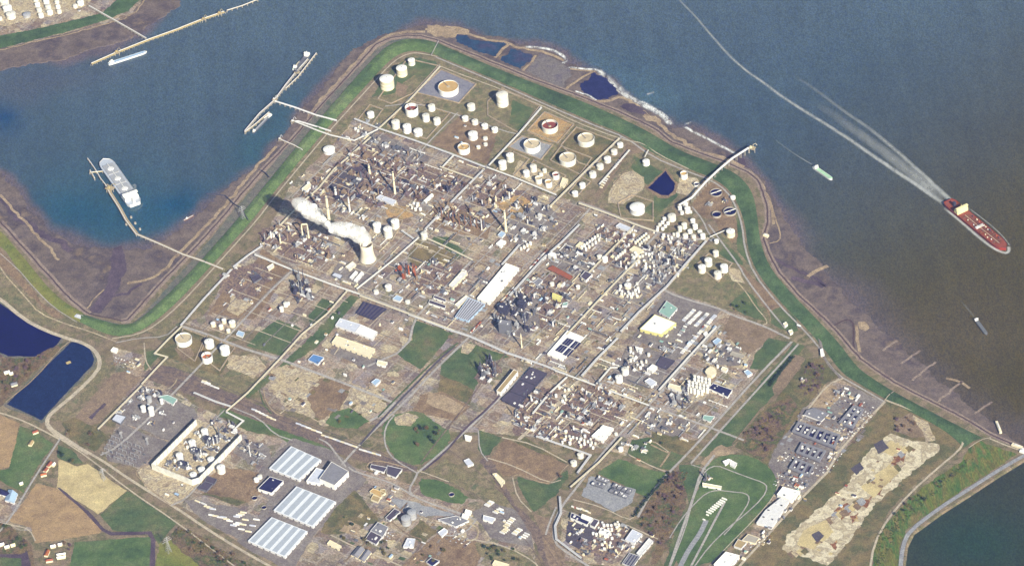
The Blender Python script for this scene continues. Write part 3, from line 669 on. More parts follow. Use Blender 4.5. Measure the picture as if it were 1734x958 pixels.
A('yard', 'bund_grey', [(648, 838), (700, 850), (740, 860), (770, 872), (720, 874), (680, 862)])
A('yard', 'asphalt', [(800, 868), (830, 850), (870, 860), (900, 890), (903, 928), (860, 918), (830, 908)])
A('field', 'olive', [(690, 905), (712, 878), (740, 900), (716, 918)])
A('yard', 'brown', [(680, 958), (740, 905), (800, 912), (820, 930), (806, 960)])
A('field', 'dull_grass', [(805, 918), (860, 925), (900, 940), (908, 958), (846, 958), (812, 940)])
A('rails_bed', 'rail', [(826, 770), (840, 790), (870, 850), (910, 890), (930, 900), (960, 958), (924, 958), (905, 915), (888, 885), (858, 838), (832, 806), (812, 780)])
A('field', 'red_earth', [(905, 870), (930, 876), (944, 898), (962, 958), (930, 958), (916, 905)])
A('yard', 'asphalt_dark', [(962, 880), (1000, 888), (1012, 905), (980, 930), (958, 915)])
A('yard', 'bund_grey', [(1000, 806), (1076, 828), (1070, 850), (1040, 866), (985, 838)])
# north shore plant across the cove
A('yard', 'cream_ground', [(-60, -80), (130, -60), (150, 8), (100, 24), (40, 38), (0, 46), (-60, 52)], 3)
A('field', 'dike_grass', [(-60, 76), (0, 60), (60, 50), (120, 36), (172, 22), (198, 0), (206, -40), (232, -40), (236, 0), (218, 18), (180, 34), (110, 56), (50, 70), (0, 82), (-60, 95)])
strip_px('path', [(-60, 98), (0, 86), (60, 70), (110, 60), (170, 44), (225, 28), (246, 0), (250, -40)], 3, 'sand', 0.6, 1, 2)
patch('ground', [(-60, -80), (250, -60), (238, 5), (220, 26), (160, 46), (60, 70), (-60, 92)], MATS['yard'], 0.0, 3)
A('yard', 'asphalt', [(1350, 706), (1424, 730), (1500, 682), (1436, 652), (1412, 664), (1390, 690), (1360, 690)])
A('yard', 'sand', [(1372, 690), (1398, 650), (1416, 652), (1424, 672), (1404, 692), (1386, 690)])
A('yard', 'asphalt', [(1346, 712), (1424, 736), (1408, 780), (1366, 830), (1320, 820), (1302, 786), (1316, 752)])
A('yard', 'asphalt', [(1128, 492), (1222, 524), (1152, 606), (1070, 574), (1084, 552)])
A('yard', 'asphalt', [(1060, 590), (1150, 600), (1110, 660), (1030, 640)])
A('yard', 'asphalt', [(1090, 425), (1175, 415), (1180, 430), (1120, 486), (1080, 462)])
A('yard', 'asphalt', [(850, 510), (910, 500), (915, 555), (870, 580), (836, 560)])
A('yard', 'bund_tan', [(830, 345), (880, 330), (905, 345), (870, 372)]); A('yard', 'brown', [(730, 340), (835, 372), (825, 405), (735, 385)])
A('yard', 'bund_tan', [(650, 345), (690, 350), (700, 365), (660, 380)]); A('yard', 'asphalt', [(575, 440), (640, 455), (620, 490), (560, 470)]); A('yard', 'mud_dark', [(592, 286), (612, 280), (620, 290), (600, 300)]); A('yard', 'asphalt_dark', [(560, 296), (596, 282), (620, 300), (585, 335), (556, 318)])
# reclaimed yards: lighter pads
rq = random.Random(21)
def pads(region, n, mats, smin=3, smax=11):
    xs = [p[0] for p in region]; ys = [p[1] for p in region]; k = 0; t = 0
    while k < n and t < n * 30:
        t += 1; x, y = rq.uniform(min(xs), max(xs)), rq.uniform(min(ys), max(ys))
        if not inside(x, y, region): continue
        a, b = rq.uniform(smin, smax), rq.uniform(smin, smax) * 0.8
        q = [(x + s * a * .936 - t_ * b * .72, y + s * a * .352 + t_ * b * .7) for s, t_ in ((-.5, -.5), (.5, -.5), (.5, .5), (-.5, .5))]
        patch('slab', q, MATS[rq.choice(mats)], .78 + (k % 7) * .02, 0.5); k += 1
pads([(455, 630), (500, 618), (660, 680), (640, 700), (550, 720), (480, 690)], 40, ['cream_ground', 'brown', 'bund_grey', 'olive', 'asphalt'])
pads([(780, 580), (620, 500), (640, 420), (760, 330), (980, 350), (930, 440)], 70, ['cream_ground', 'brown', 'bund_grey', 'red_earth', 'asphalt', 'sand'])
pads([(930, 450), (1100, 380), (1210, 400), (1120, 500), (960, 700), (880, 620)], 70, ['cream_ground', 'bund_grey', 'asphalt', 'brown', 'asphalt_dark', 'olive'])
pads([(540, 280), (600, 225), (810, 300), (700, 400), (480, 420)], 60, ['brown', 'red_earth', 'cream_ground', 'asphalt', 'sand'])
pads([(1100, 590), (1210, 540), (1280, 620), (1180, 740), (1060, 700)], 40, ['cream_ground', 'bund_grey', 'asphalt', 'brown', 'olive'])
pads([(1345, 700), (1420, 640), (1500, 680), (1400, 820), (1340, 850), (1300, 800)], 30, ['asphalt', 'bund_grey', 'cream_ground', 'brown'])
pads([(600, 830), (700, 850), (800, 900), (760, 955), (560, 955)], 30, ['asphalt', 'olive', 'grass', 'brown', 'cream_ground'])
pads([(1500, 745), (1590, 758), (1400, 945), (1340, 920)], 24, ['cream_ground', 'sand_field', 'rust_ground', 'brown'], 3, 8)
def UV(x, y): # pixel -> site axes
    d = .936 * .7 + .352 * .72; return ((x * .7 + y * .72) / d, (-x * .352 + y * .936) / d)
def XY(a, b): return (a * .936 - b * .72, a * .352 + b * .7)
PLOT = [[(510, 300), (602, 204), (740, 255), (935, 335), (990, 360), (880, 470), (790, 555), (700, 525), (615, 490), (450, 425)], [(985, 385), (1105, 400), (1190, 410), (1120, 490), (1050, 560), (950, 630), (870, 590), (820, 560)], [(1070, 590), (1150, 610), (1262, 640), (1180, 735), (1100, 690), (1010, 655)], [(930, 640), (1090, 690), (1050, 735), (1010, 760), (880, 735)], [(440, 440), (600, 500), (500, 600), (330, 560)], [(600, 510), (690, 540), (650, 600), (560, 570)]]
for pl in PLOT:
    us = [UV(*p)[0] for p in pl]; vs = [UV(*p)[1] for p in pl]
    for ax in (0, 1):
        st = 27 if ax else 33; lo_, hi_ = (min(vs), max(vs)) if ax else (min(us), max(us)); lo2, hi2 = (min(us), max(us)) if ax else (min(vs), max(vs)); c = lo_ + st * .6
        while c < hi_:
            run = []; t_ = lo2
            while t_ < hi2 + 4:
                p = XY(t_, c) if ax else XY(c, t_)
                if inside(p[0], p[1], pl): run.append(p)
                elif len(run) > 5: break
                t_ += 3
            if len(run) > 5: road('road', [run[0], run[-1]], 1.7, MATS[['road_grey', 'road_pale', 'asphalt'][int(c) % 3]], .93, 0)
            c += st
# ------------------------------------------------------------------ roads, tracks and rails
def Rd(w, mat, *pts, **k): road(k.pop('name', 'road'), list(pts), w, MATS[mat], **k)
Rd(2.2, 'road_pale', (745, 112), (775, 124), (850, 152), (921, 180), (975, 207), (1052, 236), (1092, 243), (1115, 262), (1166, 286))
Rd(4, 'road_grey', (1052, 232), (1032, 252), (985, 298), (931, 350)); Rd(4, 'road_grey', (1002, 350), (959, 398), (921, 440), (863, 504), (797, 568), (740, 622), (682, 684), (641, 720), (600, 762), (579, 786))
Rd(3, 'road_grey', (745, 110), (694, 167), (641, 216), (600, 250), (560, 296)); Rd(2.5, 'road_grey', (775, 191), (740, 226), (718, 250), (690, 282), (640, 330))
Rd(3, 'road_grey', (917, 180), (877, 227), (824, 282), (770, 336), (718, 391), (667, 440), (604, 490)); Rd(2.6, 'road_grey', (652, 180), (706, 174), (780, 196), (853, 222), (880, 228))
Rd(4, 'road_pale', (392, 452), (444, 416)); Rd(4, 'road_grey', (430, 428), (493, 456), (560, 480), (613, 499), (681, 525), (692, 530), (763, 557), (797, 568), (857, 595), (920, 618), (960, 634), (1013, 654), (1099, 686), (1199, 722), (1260, 745), sm=0)
Rd(4, 'road_grey', (494, 458), (450, 500), (400, 555), (375, 580), (318, 640), (260, 700), (200, 756), (170, 770)); Rd(5, 'road_grey', (308, 552), (340, 562), (375, 575), (420, 592), (480, 610), (520, 625), (600, 655), (668, 682), (650, 700), (626, 712), sm=0)
Rd(6, 'road_pale', (1200, 402), (1129, 487), (1082, 530), (1051, 563), (988, 634), (940, 690), (897, 727), (878, 744)); Rd(4, 'road_grey', (1116, 392), (1080, 432), (1010, 510), (960, 562), (900, 620), (830, 690), (790, 728), (740, 772), (707, 800))
Rd(4, 'road_grey', (980, 342), (1030, 360), (1070, 377), (1116, 394), (1150, 405), (1196, 405)); Rd(4, 'road_grey', (1220, 550), (1168, 607), (1095, 690), (1053, 730), (1014, 774), (980, 820), (950, 858), (938, 885), (938, 918), (962, 936), (1000, 960))
Rd(3, 'road_grey', (942, 858), (930, 885), (924, 905)); Rd(4, 'road_grey', (1120, 488), (1146, 502), (1222, 523), (1238, 533), (1290, 550), (1337, 573)); Rd(4, 'road_grey', (1341, 578), (1288, 631), (1210, 718), (1160, 772), (1120, 812), (1096, 845), (1080, 875))
Rd(3.5, 'road_grey', (1352, 582), (1300, 640), (1222, 726), (1170, 784)); Rd(2, 'cream_ground', (1242, 470), (1262, 492), (1280, 520), (1296, 538), (1300, 547), (1292, 550)); Rd(3, 'road_grey', (1200, 380), (1222, 410), (1252, 450), (1262, 470), (1300, 520), (1330, 556))
Rd(2.6, 'road_grey', (1172, 350), (1190, 372), (1200, 396), (1214, 408)); Rd(4, 'asphalt', (1386, 566), (1392, 590), (1398, 612), (1424, 640))
Rd(4, 'road_pale', (1498, 680), (1460, 720), (1420, 765), (1400, 800), (1350, 850), (1300, 905), (1252, 958), sm=0); Rd(3, 'road_pale', (1428, 640), (1402, 650), (1370, 690), (1340, 735))
Rd(3.4, 'road_pale', (1500, 677), (1540, 692), (1580, 708), (1614, 722), (1628, 736), (1632, 748), (1624, 762), (1590, 790), (1540, 835), (1504, 876), (1480, 920), (1472, 970)); Rd(1.5, 'road_pale', (1678, 740), (1660, 744), (1640, 758)); Rd(2.5, 'road_pale', (1676, 742), (1710, 756), (1734, 764))
Rd(6.5, 'bund_grey', (1760, 758), (1728, 774), (1690, 796), (1640, 828), (1590, 860), (1540, 898), (1528, 925), (1524, 970)); Rd(2, 'red_earth', (1290, 690), (1262, 725), (1240, 752)); Rd(1.6, 'red_earth', (1356, 620), (1316, 672), (1290, 690))
# yellow jetty of gate road, loops of the test track
Rd(2, 'road_grey', (1136, 956), (1160, 896), (1172, 850), (1186, 812), (1196, 794), (1214, 787), (1236, 796), (1268, 808), (1292, 816), (1300, 824), (1292, 842), (1260, 872), (1236, 890), (1200, 925), (1176, 958))
Rd(2, 'road_grey', (1134, 910), (1152, 880), (1178, 850), (1196, 834), (1214, 829), (1240, 832), (1262, 834), (1270, 842), (1264, 858), (1240, 890), (1226, 905)); Rd(8, 'bund_grey', (1152, 958), (1166, 930), (1186, 902), (1196, 880)); Rd(3.5, 'road_grey', (1170, 958), (1190, 920), (1216, 870), (1228, 848)); Rd(1.5, 'road_pale', (1316, 800), (1320, 815), (1312, 838), (1280, 876), (1230, 926), (1200, 958))
Rd(2, 'road_grey', (1196, 794), (1170, 786)); Rd(4, 'road_grey', (1210, 770), (1186, 800), (1175, 840), (1150, 910), (1134, 958))
# canal and rail
Rd(3.5, 'asphalt_dark', (770, 586), (740, 612), (700, 655), (682, 672), (640, 718), (610, 752)); Rd(3, 'grass', (776, 580), (740, 606), (690, 655), (655, 690), (640, 706))
Rd(2.2, 'rail', (864, 590), (820, 640), (800, 670), (768, 712), (730, 760), (712, 784)); Rd(3.5, 'mud_dark', (870, 642), (828, 690), (790, 722), (752, 768), (716, 796))
for q in ([(240, 636), (300, 640), (380, 672), (460, 706), (560, 742), (640, 775), (706, 800)], [(240, 628), (302, 630), (400, 672), (480, 705), (600, 752), (706, 795)], [(250, 622), (304, 622), (420, 672), (500, 708), (620, 756), (708, 792)]): road('railway', q, 0.9, MATS['asphalt_dark'])
for q in ([(706, 796), (760, 815), (820, 846), (860, 880), (900, 925), (925, 965)], [(762, 762), (800, 790), (850, 832), (890, 880), (930, 930), (950, 965)], [(822, 770), (850, 830), (880, 872), (930, 915), (960, 965)]): road('railway', q, 1.2, MATS['rail'])
for d in (0, 5, 10): road('railway', [(982 + d, 360 + d * .3), (942 + d, 402 + d * .3), (900 + d, 448 + d * .3), (838 + d, 520 + d * .3), (798 + d, 562 + d * .3)], 1.1, MATS['rail'])
for d in (0, 4, 9): road('railway', [(1066 + d, 262 + d), (1040 + d, 290 + d), (1012 + d, 326 + d)], 1.2, MATS['red_earth'])
# ring road and roundabout south
Rd(3.5, 'road_grey', (707, 800), (702, 812), (692, 828), (700, 840), (740, 856), (790, 872), (806, 880)); Rd(3, 'road_grey', (700, 840), (680, 826), (655, 814), (600, 798), (590, 790)); Rd(2.6, 'road_grey', (706, 800), (668, 778), (654, 760), (650, 736), (656, 716), (668, 702))
Rd(3, 'road_grey', (586, 790), (568, 766), (556, 750), (540, 742)); Rd(2.2, 'sand', (640, 800), (618, 792), (628, 780), (650, 780), (690, 792)); Rd(3, 'road_grey', (806, 880), (790, 900), (760, 908), (740, 900)); Rd(3, 'cream_ground', (760, 890), (790, 882), (812, 895), (806, 915), (780, 912))
Rd(2.4, 'red_earth', (660, 880), (690, 905), (720, 914), (700, 940), (680, 958)); Rd(2.4, 'road_pale', (560, 905), (600, 925), (650, 945), (690, 962)); Rd(2.4, 'road_pale', (800, 912), (860, 925), (905, 950), (915, 965)); Rd(2.4, 'red_earth', (690, 850), (650, 895), (610, 925), (584, 950)); Rd(2, 'road_pale', (706, 796), (720, 800), (760, 815))
Rd(2.2, 'road_pale', (826, 775), (870, 788), (930, 818), (950, 812)); Rd(2, 'road_pale', (868, 808), (876, 842), (900, 866)); Rd(2, 'sand', (868, 806), (878, 802), (926, 820), (938, 812), (962, 786)); Rd(2, 'road_grey', (810, 728), (812, 762), (826, 780)); Rd(2.5, 'road_pale', (850, 740), (905, 752), (960, 782))
Rd(2, 'road_pale', (970, 845), (1020, 858), (1064, 880), (1074, 874)); Rd(2.5, 'road_pale', (1060, 888), (1114, 912)); Rd(2, 'road_pale', (1066, 770), (1110, 792), (1136, 800)); Rd(3, 'sand', (1102, 752), (1130, 766), (1136, 764), (1118, 790)); Rd(1.6, 'road_pale', (1090, 752), (1104, 744), (1132, 764))
# west roads
Rd(7, 'road_pale', (-60, 470), (0, 505), (40, 540), (78, 560), (118, 574), (140, 580), (160, 592), (170, 610), (166, 628), (130, 664), (98, 690), (80, 706), (80, 722), (110, 742), (150, 768)); Rd(4.6, 'road_pale', (80, 722), (98, 740), (160, 770), (230, 818), (300, 860), (340, 888), (400, 926), (470, 965))
Rd(2.4, 'road_pale', (104, 744), (150, 774), (214, 826), (300, 884), (360, 930), (420, 975)); Rd(3, 'road_pale', (-40, 690), (0, 698), (40, 712), (80, 732), (102, 744)); Rd(3.2, 'road_grey', (102, 742), (60, 805), (30, 856), (12, 884), (-10, 910)); Rd(2.4, 'cream_ground', (-60, 350), (0, 456), (45, 505), (66, 530), (110, 548), (150, 560), (196, 578))
Rd(1.6, 'road_grey', (-60, 380), (26, 450), (60, 490), (90, 520), (130, 545)); Rd(2, 'sand', (10, 680), (60, 640), (100, 592), (120, 576)); Rd(1.8, 'sand', (262, 782), (230, 796), (232, 806), (280, 850), (300, 858)); Rd(3, 'road_grey', (290, 855), (314, 845), (338, 818)); Rd(2, 'cream_ground', (240, 650), (262, 656), (282, 660), (296, 650), (300, 640))
Rd(2.4, 'road_grey', (380, 694), (362, 712), (346, 728)); Rd(2.4, 'road_grey', (300, 552), (280, 570), (235, 572), (196, 580)); Rd(2.2, 'road_pale', (244, 580), (246, 610), (256, 626)); Rd(2, 'road_pale', (-20, 880), (20, 888), (50, 895), (60, 915)); Rd(2.5, 'road_grey', (395, 690), (440, 708), (465, 735), (495, 745)); Rd(2, 'road_pale', (620, 600), (580, 580), (566, 600)); Rd(4, 'road_grey', (622, 620), (690, 590), (702, 540), (720, 520), (800, 440))
Rd(2, 'sand', (446, 658), (450, 680), (466, 700), (480, 704), sm=2); Rd(2.2, 'cream_ground', (474, 700), (510, 672), (530, 656)); Rd(2, 'grass', (438, 655), (446, 685), (460, 700))
# ------------------------------------------------------------------ things: registry, labels from where they stand
PLACES = [(665, 118, 'inside the northern dike bend'), (750, 150, 'in the grey bund near the dike'), (700, 205, 'in the northern tank farm'), (812, 210, 'beside the long tank row'), (805, 245, 'south of the tank row'), (628, 195, 'behind the northern jetty'),
 (850, 172, 'in the grassy bund by the dike'), (930, 215, 'in the tan earth bund'), (900, 250, 'in the pale grey bund'), (985, 250, 'in the dark grass bund'), (925, 295, 'among the mixed tanks'), (857, 275, 'near the pair of tall tanks'), (1025, 275, 'in the diagonal tank row'), (980, 318, 'at the end of the diagonal row'),
 (1090, 275, 'beside the dark fire pond'), (1078, 350, 'in the eastern grass plot'), (1165, 300, 'at the foot of the pier'), (1220, 345, 'in the water treatment works'), (1135, 375, 'below the pier pipeline'), (1170, 390, 'in the packed eastern tank farm'), (1236, 392, 'on bare ground by the dike'), (1208, 450, 'by the eastern dirt track'),
 (557, 255, 'in the mown oval by the dike'), (520, 330, 'behind the steam plume'), (600, 310, 'in the rusty brown refinery block'), (690, 300, 'in the northern refinery block'), (667, 340, 'near the slim flue stack'), (655, 385, 'next to the cooling tower'), (570, 420, 'under the steam plume'), (480, 400, 'in the western process block'), (620, 460, 'south of the cooling tower'),
 (720, 400, 'by the orange works'), (690, 455, 'in the orange furnace yard'), (790, 370, 'in the brown furnace row'), (840, 330, 'at the heart of the refinery'), (900, 350, 'in the upper process block'), (860, 385, 'near the cream flue stack'), (910, 400, 'beside the rail corridor'), (760, 420, 'on the green square'),
 (840, 480, 'beside the long white hall'), (790, 500, 'west of the long white hall'), (870, 540, 'around the dark tower block'), (940, 460, 'in the central process block'), (940, 510, 'behind the yellow shed'), (1010, 410, 'beside the red brick yard'), (1060, 400, 'in the red brick yard'), (1080, 440, 'in the eastern process block'), (1150, 430, 'near the eastern pipe bridge'),
 (1080, 510, 'in the cream vessel yard'), (1010, 470, 'beside the open central strip'), (1010, 540, 'on the dark gravel lots'), (1130, 550, 'around the big white hall'), (1180, 560, 'in the container yard'), (1200, 600, 'in the pale stone yard'), (1250, 570, 'on the red earth field'), (960, 590, 'by the solar roof'), (1060, 620, 'in the eastern polymer block'), (1120, 620, 'in the dark square yard'),
 (1180, 645, 'in the silo cluster yard'), (1220, 660, 'near the navy roofed hall'), (1150, 690, 'south of the silo cluster'), (1000, 690, 'in the southern process block'), (1060, 700, 'beside the southern process road'), (960, 730, 'in the lower vessel yard'), (1100, 760, 'near the small sand loop'), (885, 650, 'around the dark shed hall'), (840, 640, 'by the dark column rows'), (860, 710, 'at the lower plant edge'),
 (500, 490, 'around the dark tower cluster'), (480, 520, 'beside the dark tower cluster'), (430, 470, 'in the western gravel yard'), (375, 550, 'among the five small tanks'), (345, 590, 'in the south western bund'), (560, 470, 'along the western main road'), (635, 525, 'by the navy solar field'), (600, 570, 'around the two long sheds'), (540, 610, 'near the blue shed'), (560, 660, 'on the cleared concrete slabs'), (650, 630, 'east of the cleared slabs'), (655, 490, 'by the two white tanks'),
 (440, 610, 'on the western sand lot'), (215, 610, 'at the western gate'), (260, 690, 'at the silver silo plant'), (230, 740, 'in the switchyard'), (290, 830, 'on the sandy yard by the road'), (335, 755, 'inside the white wall compound'), (430, 760, 'beside the white wall compound'), (440, 820, 'near the navy roofed building'), (370, 880, 'in the western lorry park'), (500, 780, 'by the northern striped warehouse'), (515, 855, 'by the middle striped warehouse'), (470, 910, 'by the southern striped warehouse'), (570, 805, 'beside the tall grey warehouse'),
 (655, 800, 'by the railway offices'), (640, 840, 'near the beige villa'), (640, 900, 'in the south office lots'), (700, 880, 'by the twin steel silos'), (590, 930, 'at the southern works edge'), (700, 735, 'in the wooded lawn'), (755, 840, 'on the south roundabout green'), (790, 780, 'in the signal yard'), (800, 760, 'beside the canal road'), (850, 815, 'by the railway junction'), (770, 885, 'near the southern round car park'), (850, 890, 'in the trailer park'), (740, 930, 'in the southern car park'), (860, 940, 'in the southern garden wood'),
 (900, 770, 'on the brown field'), (980, 780, 'near the two field tanks'), (1040, 825, 'in the grey cooler yard'), (1000, 890, 'in the far southern plant'), (1060, 920, 'by the southern solar roof'), (1130, 870, 'in the bare brown wood'), (1220, 820, 'inside the test track loop'), (1190, 900, 'beside the test track strip'), (1260, 890, 'in the southern office row'), (1310, 850, 'by the flat white hall'), (1350, 800, 'between the lower courtyard blocks'), (1390, 745, 'between the courtyard blocks'), (1440, 700, 'around the navy courtyard block'), (1420, 650, 'in the sandy lot by the dike'), (1330, 640, 'beside the tree row'), (1385, 595, 'at the eastern gate'), (1330, 540, 'by the eastern pump house'), (1460, 830, 'on the excavated sand site'), (1550, 720, 'by the rubble heap'), (1600, 850, 'on the southern dike slope'), (1700, 740, 'at the harbour mouth'),
 (20, 630, 'beside the dark ponds'), (50, 760, 'by the western farm lane'), (80, 800, 'in the lane side farmstead'), (20, 840, 'by the blue barn'), (100, 930, 'in the southern farmstead'), (20, 925, 'in the corner village'), (300, 920, 'in the roadside wood'), (60, 20, 'on the far northern shore'), (240, 80, 'by the yellow jetty'), (480, 160, 'by the long northern jetty'), (200, 320, 'at the gas jetty'), (1100, 200, 'on the stony foreshore'), (1600, 400, 'out on the open river'), (320, 370, 'on the cove mudflat')]
THINGS = []
def place_of(x, y):
    return min(PLACES, key=lambda p: (p[0] - x) ** 2 + (p[1] - y) ** 2 * 1.6)[2]
def tag(o, label, cat, px=None, group=None, full=False):
    if px is None: px = P(o.location.x, o.location.y, o.location.z)
    o['category'] = cat
    if group: o['group'] = group
    THINGS.append((o, label, px[0], px[1], full)); return o
def empty(name, loc, rz=0.0):
    o = bpy.data.objects.new(name, None); COL.objects.link(o); o.location = loc; o.rotation_euler = (0, 0, rz); o.empty_display_size = 3
    return o
ORD = ['first', 'second', 'third', 'fourth', 'fifth', 'sixth', 'seventh', 'eighth', 'ninth', 'tenth', 'eleventh', 'twelfth', 'thirteenth', 'fourteenth', 'fifteenth', 'sixteenth', 'seventeenth', 'eighteenth', 'nineteenth', 'twentieth']
def number(i):
    if i < 20: return ORD[i]
    t = ['twenty', 'thirty', 'forty', 'fifty', 'sixty', 'seventy', 'eighty', 'ninety'][i // 10 - 2] if (i + 1) % 10 and i < 99 else None
    i1 = i + 1
    if i1 >= 100: return 'hundred and ' + number(i1 - 101)
    tens = ['', '', 'twenty', 'thirty', 'forty', 'fifty', 'sixty', 'seventy', 'eighty', 'ninety'][i1 // 10]
    if i1 % 10 == 0: return tens[:-1] + 'ieth'
    return tens + '-' + ORD[i1 % 10 - 1]
def resolve_labels():
    by = {}
    for o, l, x, y, full in THINGS:
        if not full: l = l + ' ' + place_of(x, y)
        by.setdefault(l, []).append((x, y, o))
    for l, v in by.items():
        if len(v) == 1: v[0][2]['label'] = l; continue
        v.sort(key=lambda t: t[0])
        for i, (x, y, o) in enumerate(v):
            if len(v) == 2: s = ['the left one', 'the right one'][i]
            elif i == 0: s = 'leftmost'
            elif i == len(v) - 1: s = 'rightmost'
            else: s = number(i) + ' from left'
            o['label'] = l + ', ' + s
# ------------------------------------------------------------------ materials for built things
def S(name, col, rough=0.6, metal=0.0, dirt=0.12, sc_=0.15):
    c = lin(col); return M(name, [tuple(v * (1 - dirt) for v in c), c, tuple(min(0.9, v * (1 + dirt * .5)) for v in c)], sc_, rough, grain=0.0, metal=metal, spec=0.3)
WHITE = S('white_paint', '#f2f1ee', .5, 0, .05); CREAM = S('cream_paint', '#e6dcc0'); OFFW = S('off_white_sheet', '#dcdcdf'); PALE = S('pale_sheet', '#c9cede')
SILV = S('silver_steel', '#b2b4ba', 0.4, 0.2); STEEL = S('grey_steel', '#73757f', 0.5, 0.2); DARKS = S('dark_steel', '#48485a', 0.6, 0.1, 0.3); RUST = S('rust_steel', '#80604e', 0.8, 0, 0.3); ORANGE = S('orange_steel', '#b0603c', 0.7, 0, 0.2)
BROWNS = S('brown_steel', '#6d5850', 0.7, 0, 0.3); CONC = S('concrete', '#a8a298', 0.9, 0, 0.15); ROOFG = S('grey_roof', '#83838c', 0.8, 0, 0.2); ROOFD = S('dark_roof', '#524c5c', 0.8, 0, 0.25); NAVY = S('navy_roof', '#2c2c52', 0.5, 0, 0.2); ROOFR = S('red_roof', '#9a5a44', 0.8, 0, 0.2); ROOFT = S('tan_roof', '#a8946f', 0.9, 0, 0.15); BLUE = S('blue_sheet', '#5d86bd', 0.6, 0, 0.1); PBLUE = S('pale_blue_sheet', '#a5bedb', 0.5, 0, 0.1); YELL = S('yellow_sheet', '#d8d28a'); TEAL = S('teal_sheet', '#8fb0a8'); WINDOW = S('window_glass', '#2b303c', 0.2)
RTAN = S('tan_tank_roof', '#c0a06c', 0.8, 0, 0.15, 0.08); RRED = S('rusty_tank_roof', '#7e4038', 0.8, 0, 0.3, 0.05); RORG = S('orange_tank_roof', '#a8643c', 0.8, 0, 0.2, 0.08); RPAL = S('pale_tank_roof', '#c4b69c', 0.7, 0, 0.2, 0.08); DARKW = S('dark_liquid', '#1c1c3e', 0.3); GREENP = S('green_paint', '#6c8a74'); JETTY = S('jetty_deck', '#a89a80', 0.9, 0, 0.2); JETTYY = S('jetty_yellow', '#b9a878', 0.9, 0, 0.2)
# ------------------------------------------------------------------ storage tanks
TKW = [WHITE, S('tank_white_aged', '#dad8d0', .6, 0, .16, .12), S('tank_white_streaked', '#e4e0d6', .6, 0, .22, .3), WHITE]
def tank(x, y, w_, hp, k='d', label=None, size=None, grp='storage tanks', cat='storage tank', stairs=None):
    bx, by, h = base(x, y, hp); r = w_ * mpp(x, y) / 2; big = w_ >= 17
    n = 40 if big else (24 if w_ > 9 else 14)
    sz = 'very large' if w_ > 24 else 'large' if w_ > 17 else 'mid sized' if w_ > 11 else 'small' if w_ > 7.5 else 'tiny'
    if hp > 1.0 * w_ and w_ < 9: sz = 'slender ' + sz
    name = {'d': 'storage_tank', 'g': 'storage_tank', 's': 'storage_tank', 'c': 'storage_tank', 'o': 'open_tank'}.get(k, 'floating_roof_tank')
    t = empty(name, (bx, by, 0))
    tw = TKW[int(x * 7 + y * 13) % 4]; shellm = {'s': SILV, 'c': CREAM, 'g': OFFW}.get(k, tw)
    if k in 'dsgc':
        MB().lathe(0, 0, [(r, 0), (r, h * .34), (r * .994, h * .345), (r, h * .35), (r, h * .67), (r * .994, h * .675), (r, h * .68), (r, h)], n).build('shell', shellm, t, smooth=True)
        rm = {'s': SILV, 'c': WHITE, 'g': WHITE}.get(k, TKW[int(x * 3 + y * 5) % 4])
        MB().lathe(0, 0, [(r * 1.02, h - .1), (r * 1.02, h + .15), (r * .8, h + r * .09), (r * .5, h + r * .16), (r * .2, h + r * .19), (0.01, h + r * .2)], n).build('roof', rm, t, smooth=False)
        if w_ > 10:
            MB().cyl(0, 0, h + r * .19, h + r * .19 + 1.2, 0.9, n=8).build('vent', STEEL, t)
    else:
        rm = {'t': RTAN, 'r': RRED, 'a': RORG, 'p': RPAL, 'o': DARKW}[k]; hr = h * (0.55 if k in 'rao' else 0.72)
        if k == 't' and w_ > 30: hr = h * .86
        MB().lathe(0, 0, [(r, 0), (r, h * .5), (r * .995, h * .505), (r, h * .51), (r, h), (r * .975, h), (r * .975, hr)], n).build('shell', tw, t, smooth=False)
        MB().lathe(0, 0, [(r * .975, hr + .3), (r * .9, hr + .9), (r * .88, hr + .3), (r * .4, hr + .5), (0.01, hr + .6)], n).build('floating_roof', rm, t)
        if k != 'o':
            MB().lathe(0, 0, [(r * 1.03, h - 1.4), (r * 1.03, h - 1.2), (r, h - 1.2)], n).build('wind_girder', OFFW, t)
        if w_ > 13 and k != 'o':
            g = MB().tube([(-r * .95 * .5, r * .83, h), (0, 0, hr + 1.5)], .8, 4); g.build('roof_ladder', STEEL, t)
            MB().lathe(0, 0, [(r * .18, hr + .5), (r * .18, hr + 1.4), (0.01, hr + 1.5)], 12).build('centre_deck', RPAL, t)
    if w_ > 10 and hp > 4:
        a0 = SUN_AZ + .9; pts = [((r + .5) * math.cos(a0 + i * .13 * 12 / w_), (r + .5) * math.sin(a0 + i * .13 * 12 / w_), h * i / 9) for i in range(10)]
        MB().tube(pts, .55, 4).build('stairway', STEEL, t)
    lb = label or {'d': sz + ' white tank with domed roof', 'g': sz + ' off-white tank', 's': sz + ' silver steel tank', 'c': sz + ' cream walled white-topped tank', 't': sz + ' white tank, tan floating roof', 'r': sz + ' white tank, rust-red floating roof', 'a': sz + ' white tank, orange floating roof', 'p': sz + ' white tank, pale floating roof', 'o': sz + ' open tank with dark inside'}[k]
    return tag(t, lb, cat, (x, y), grp)
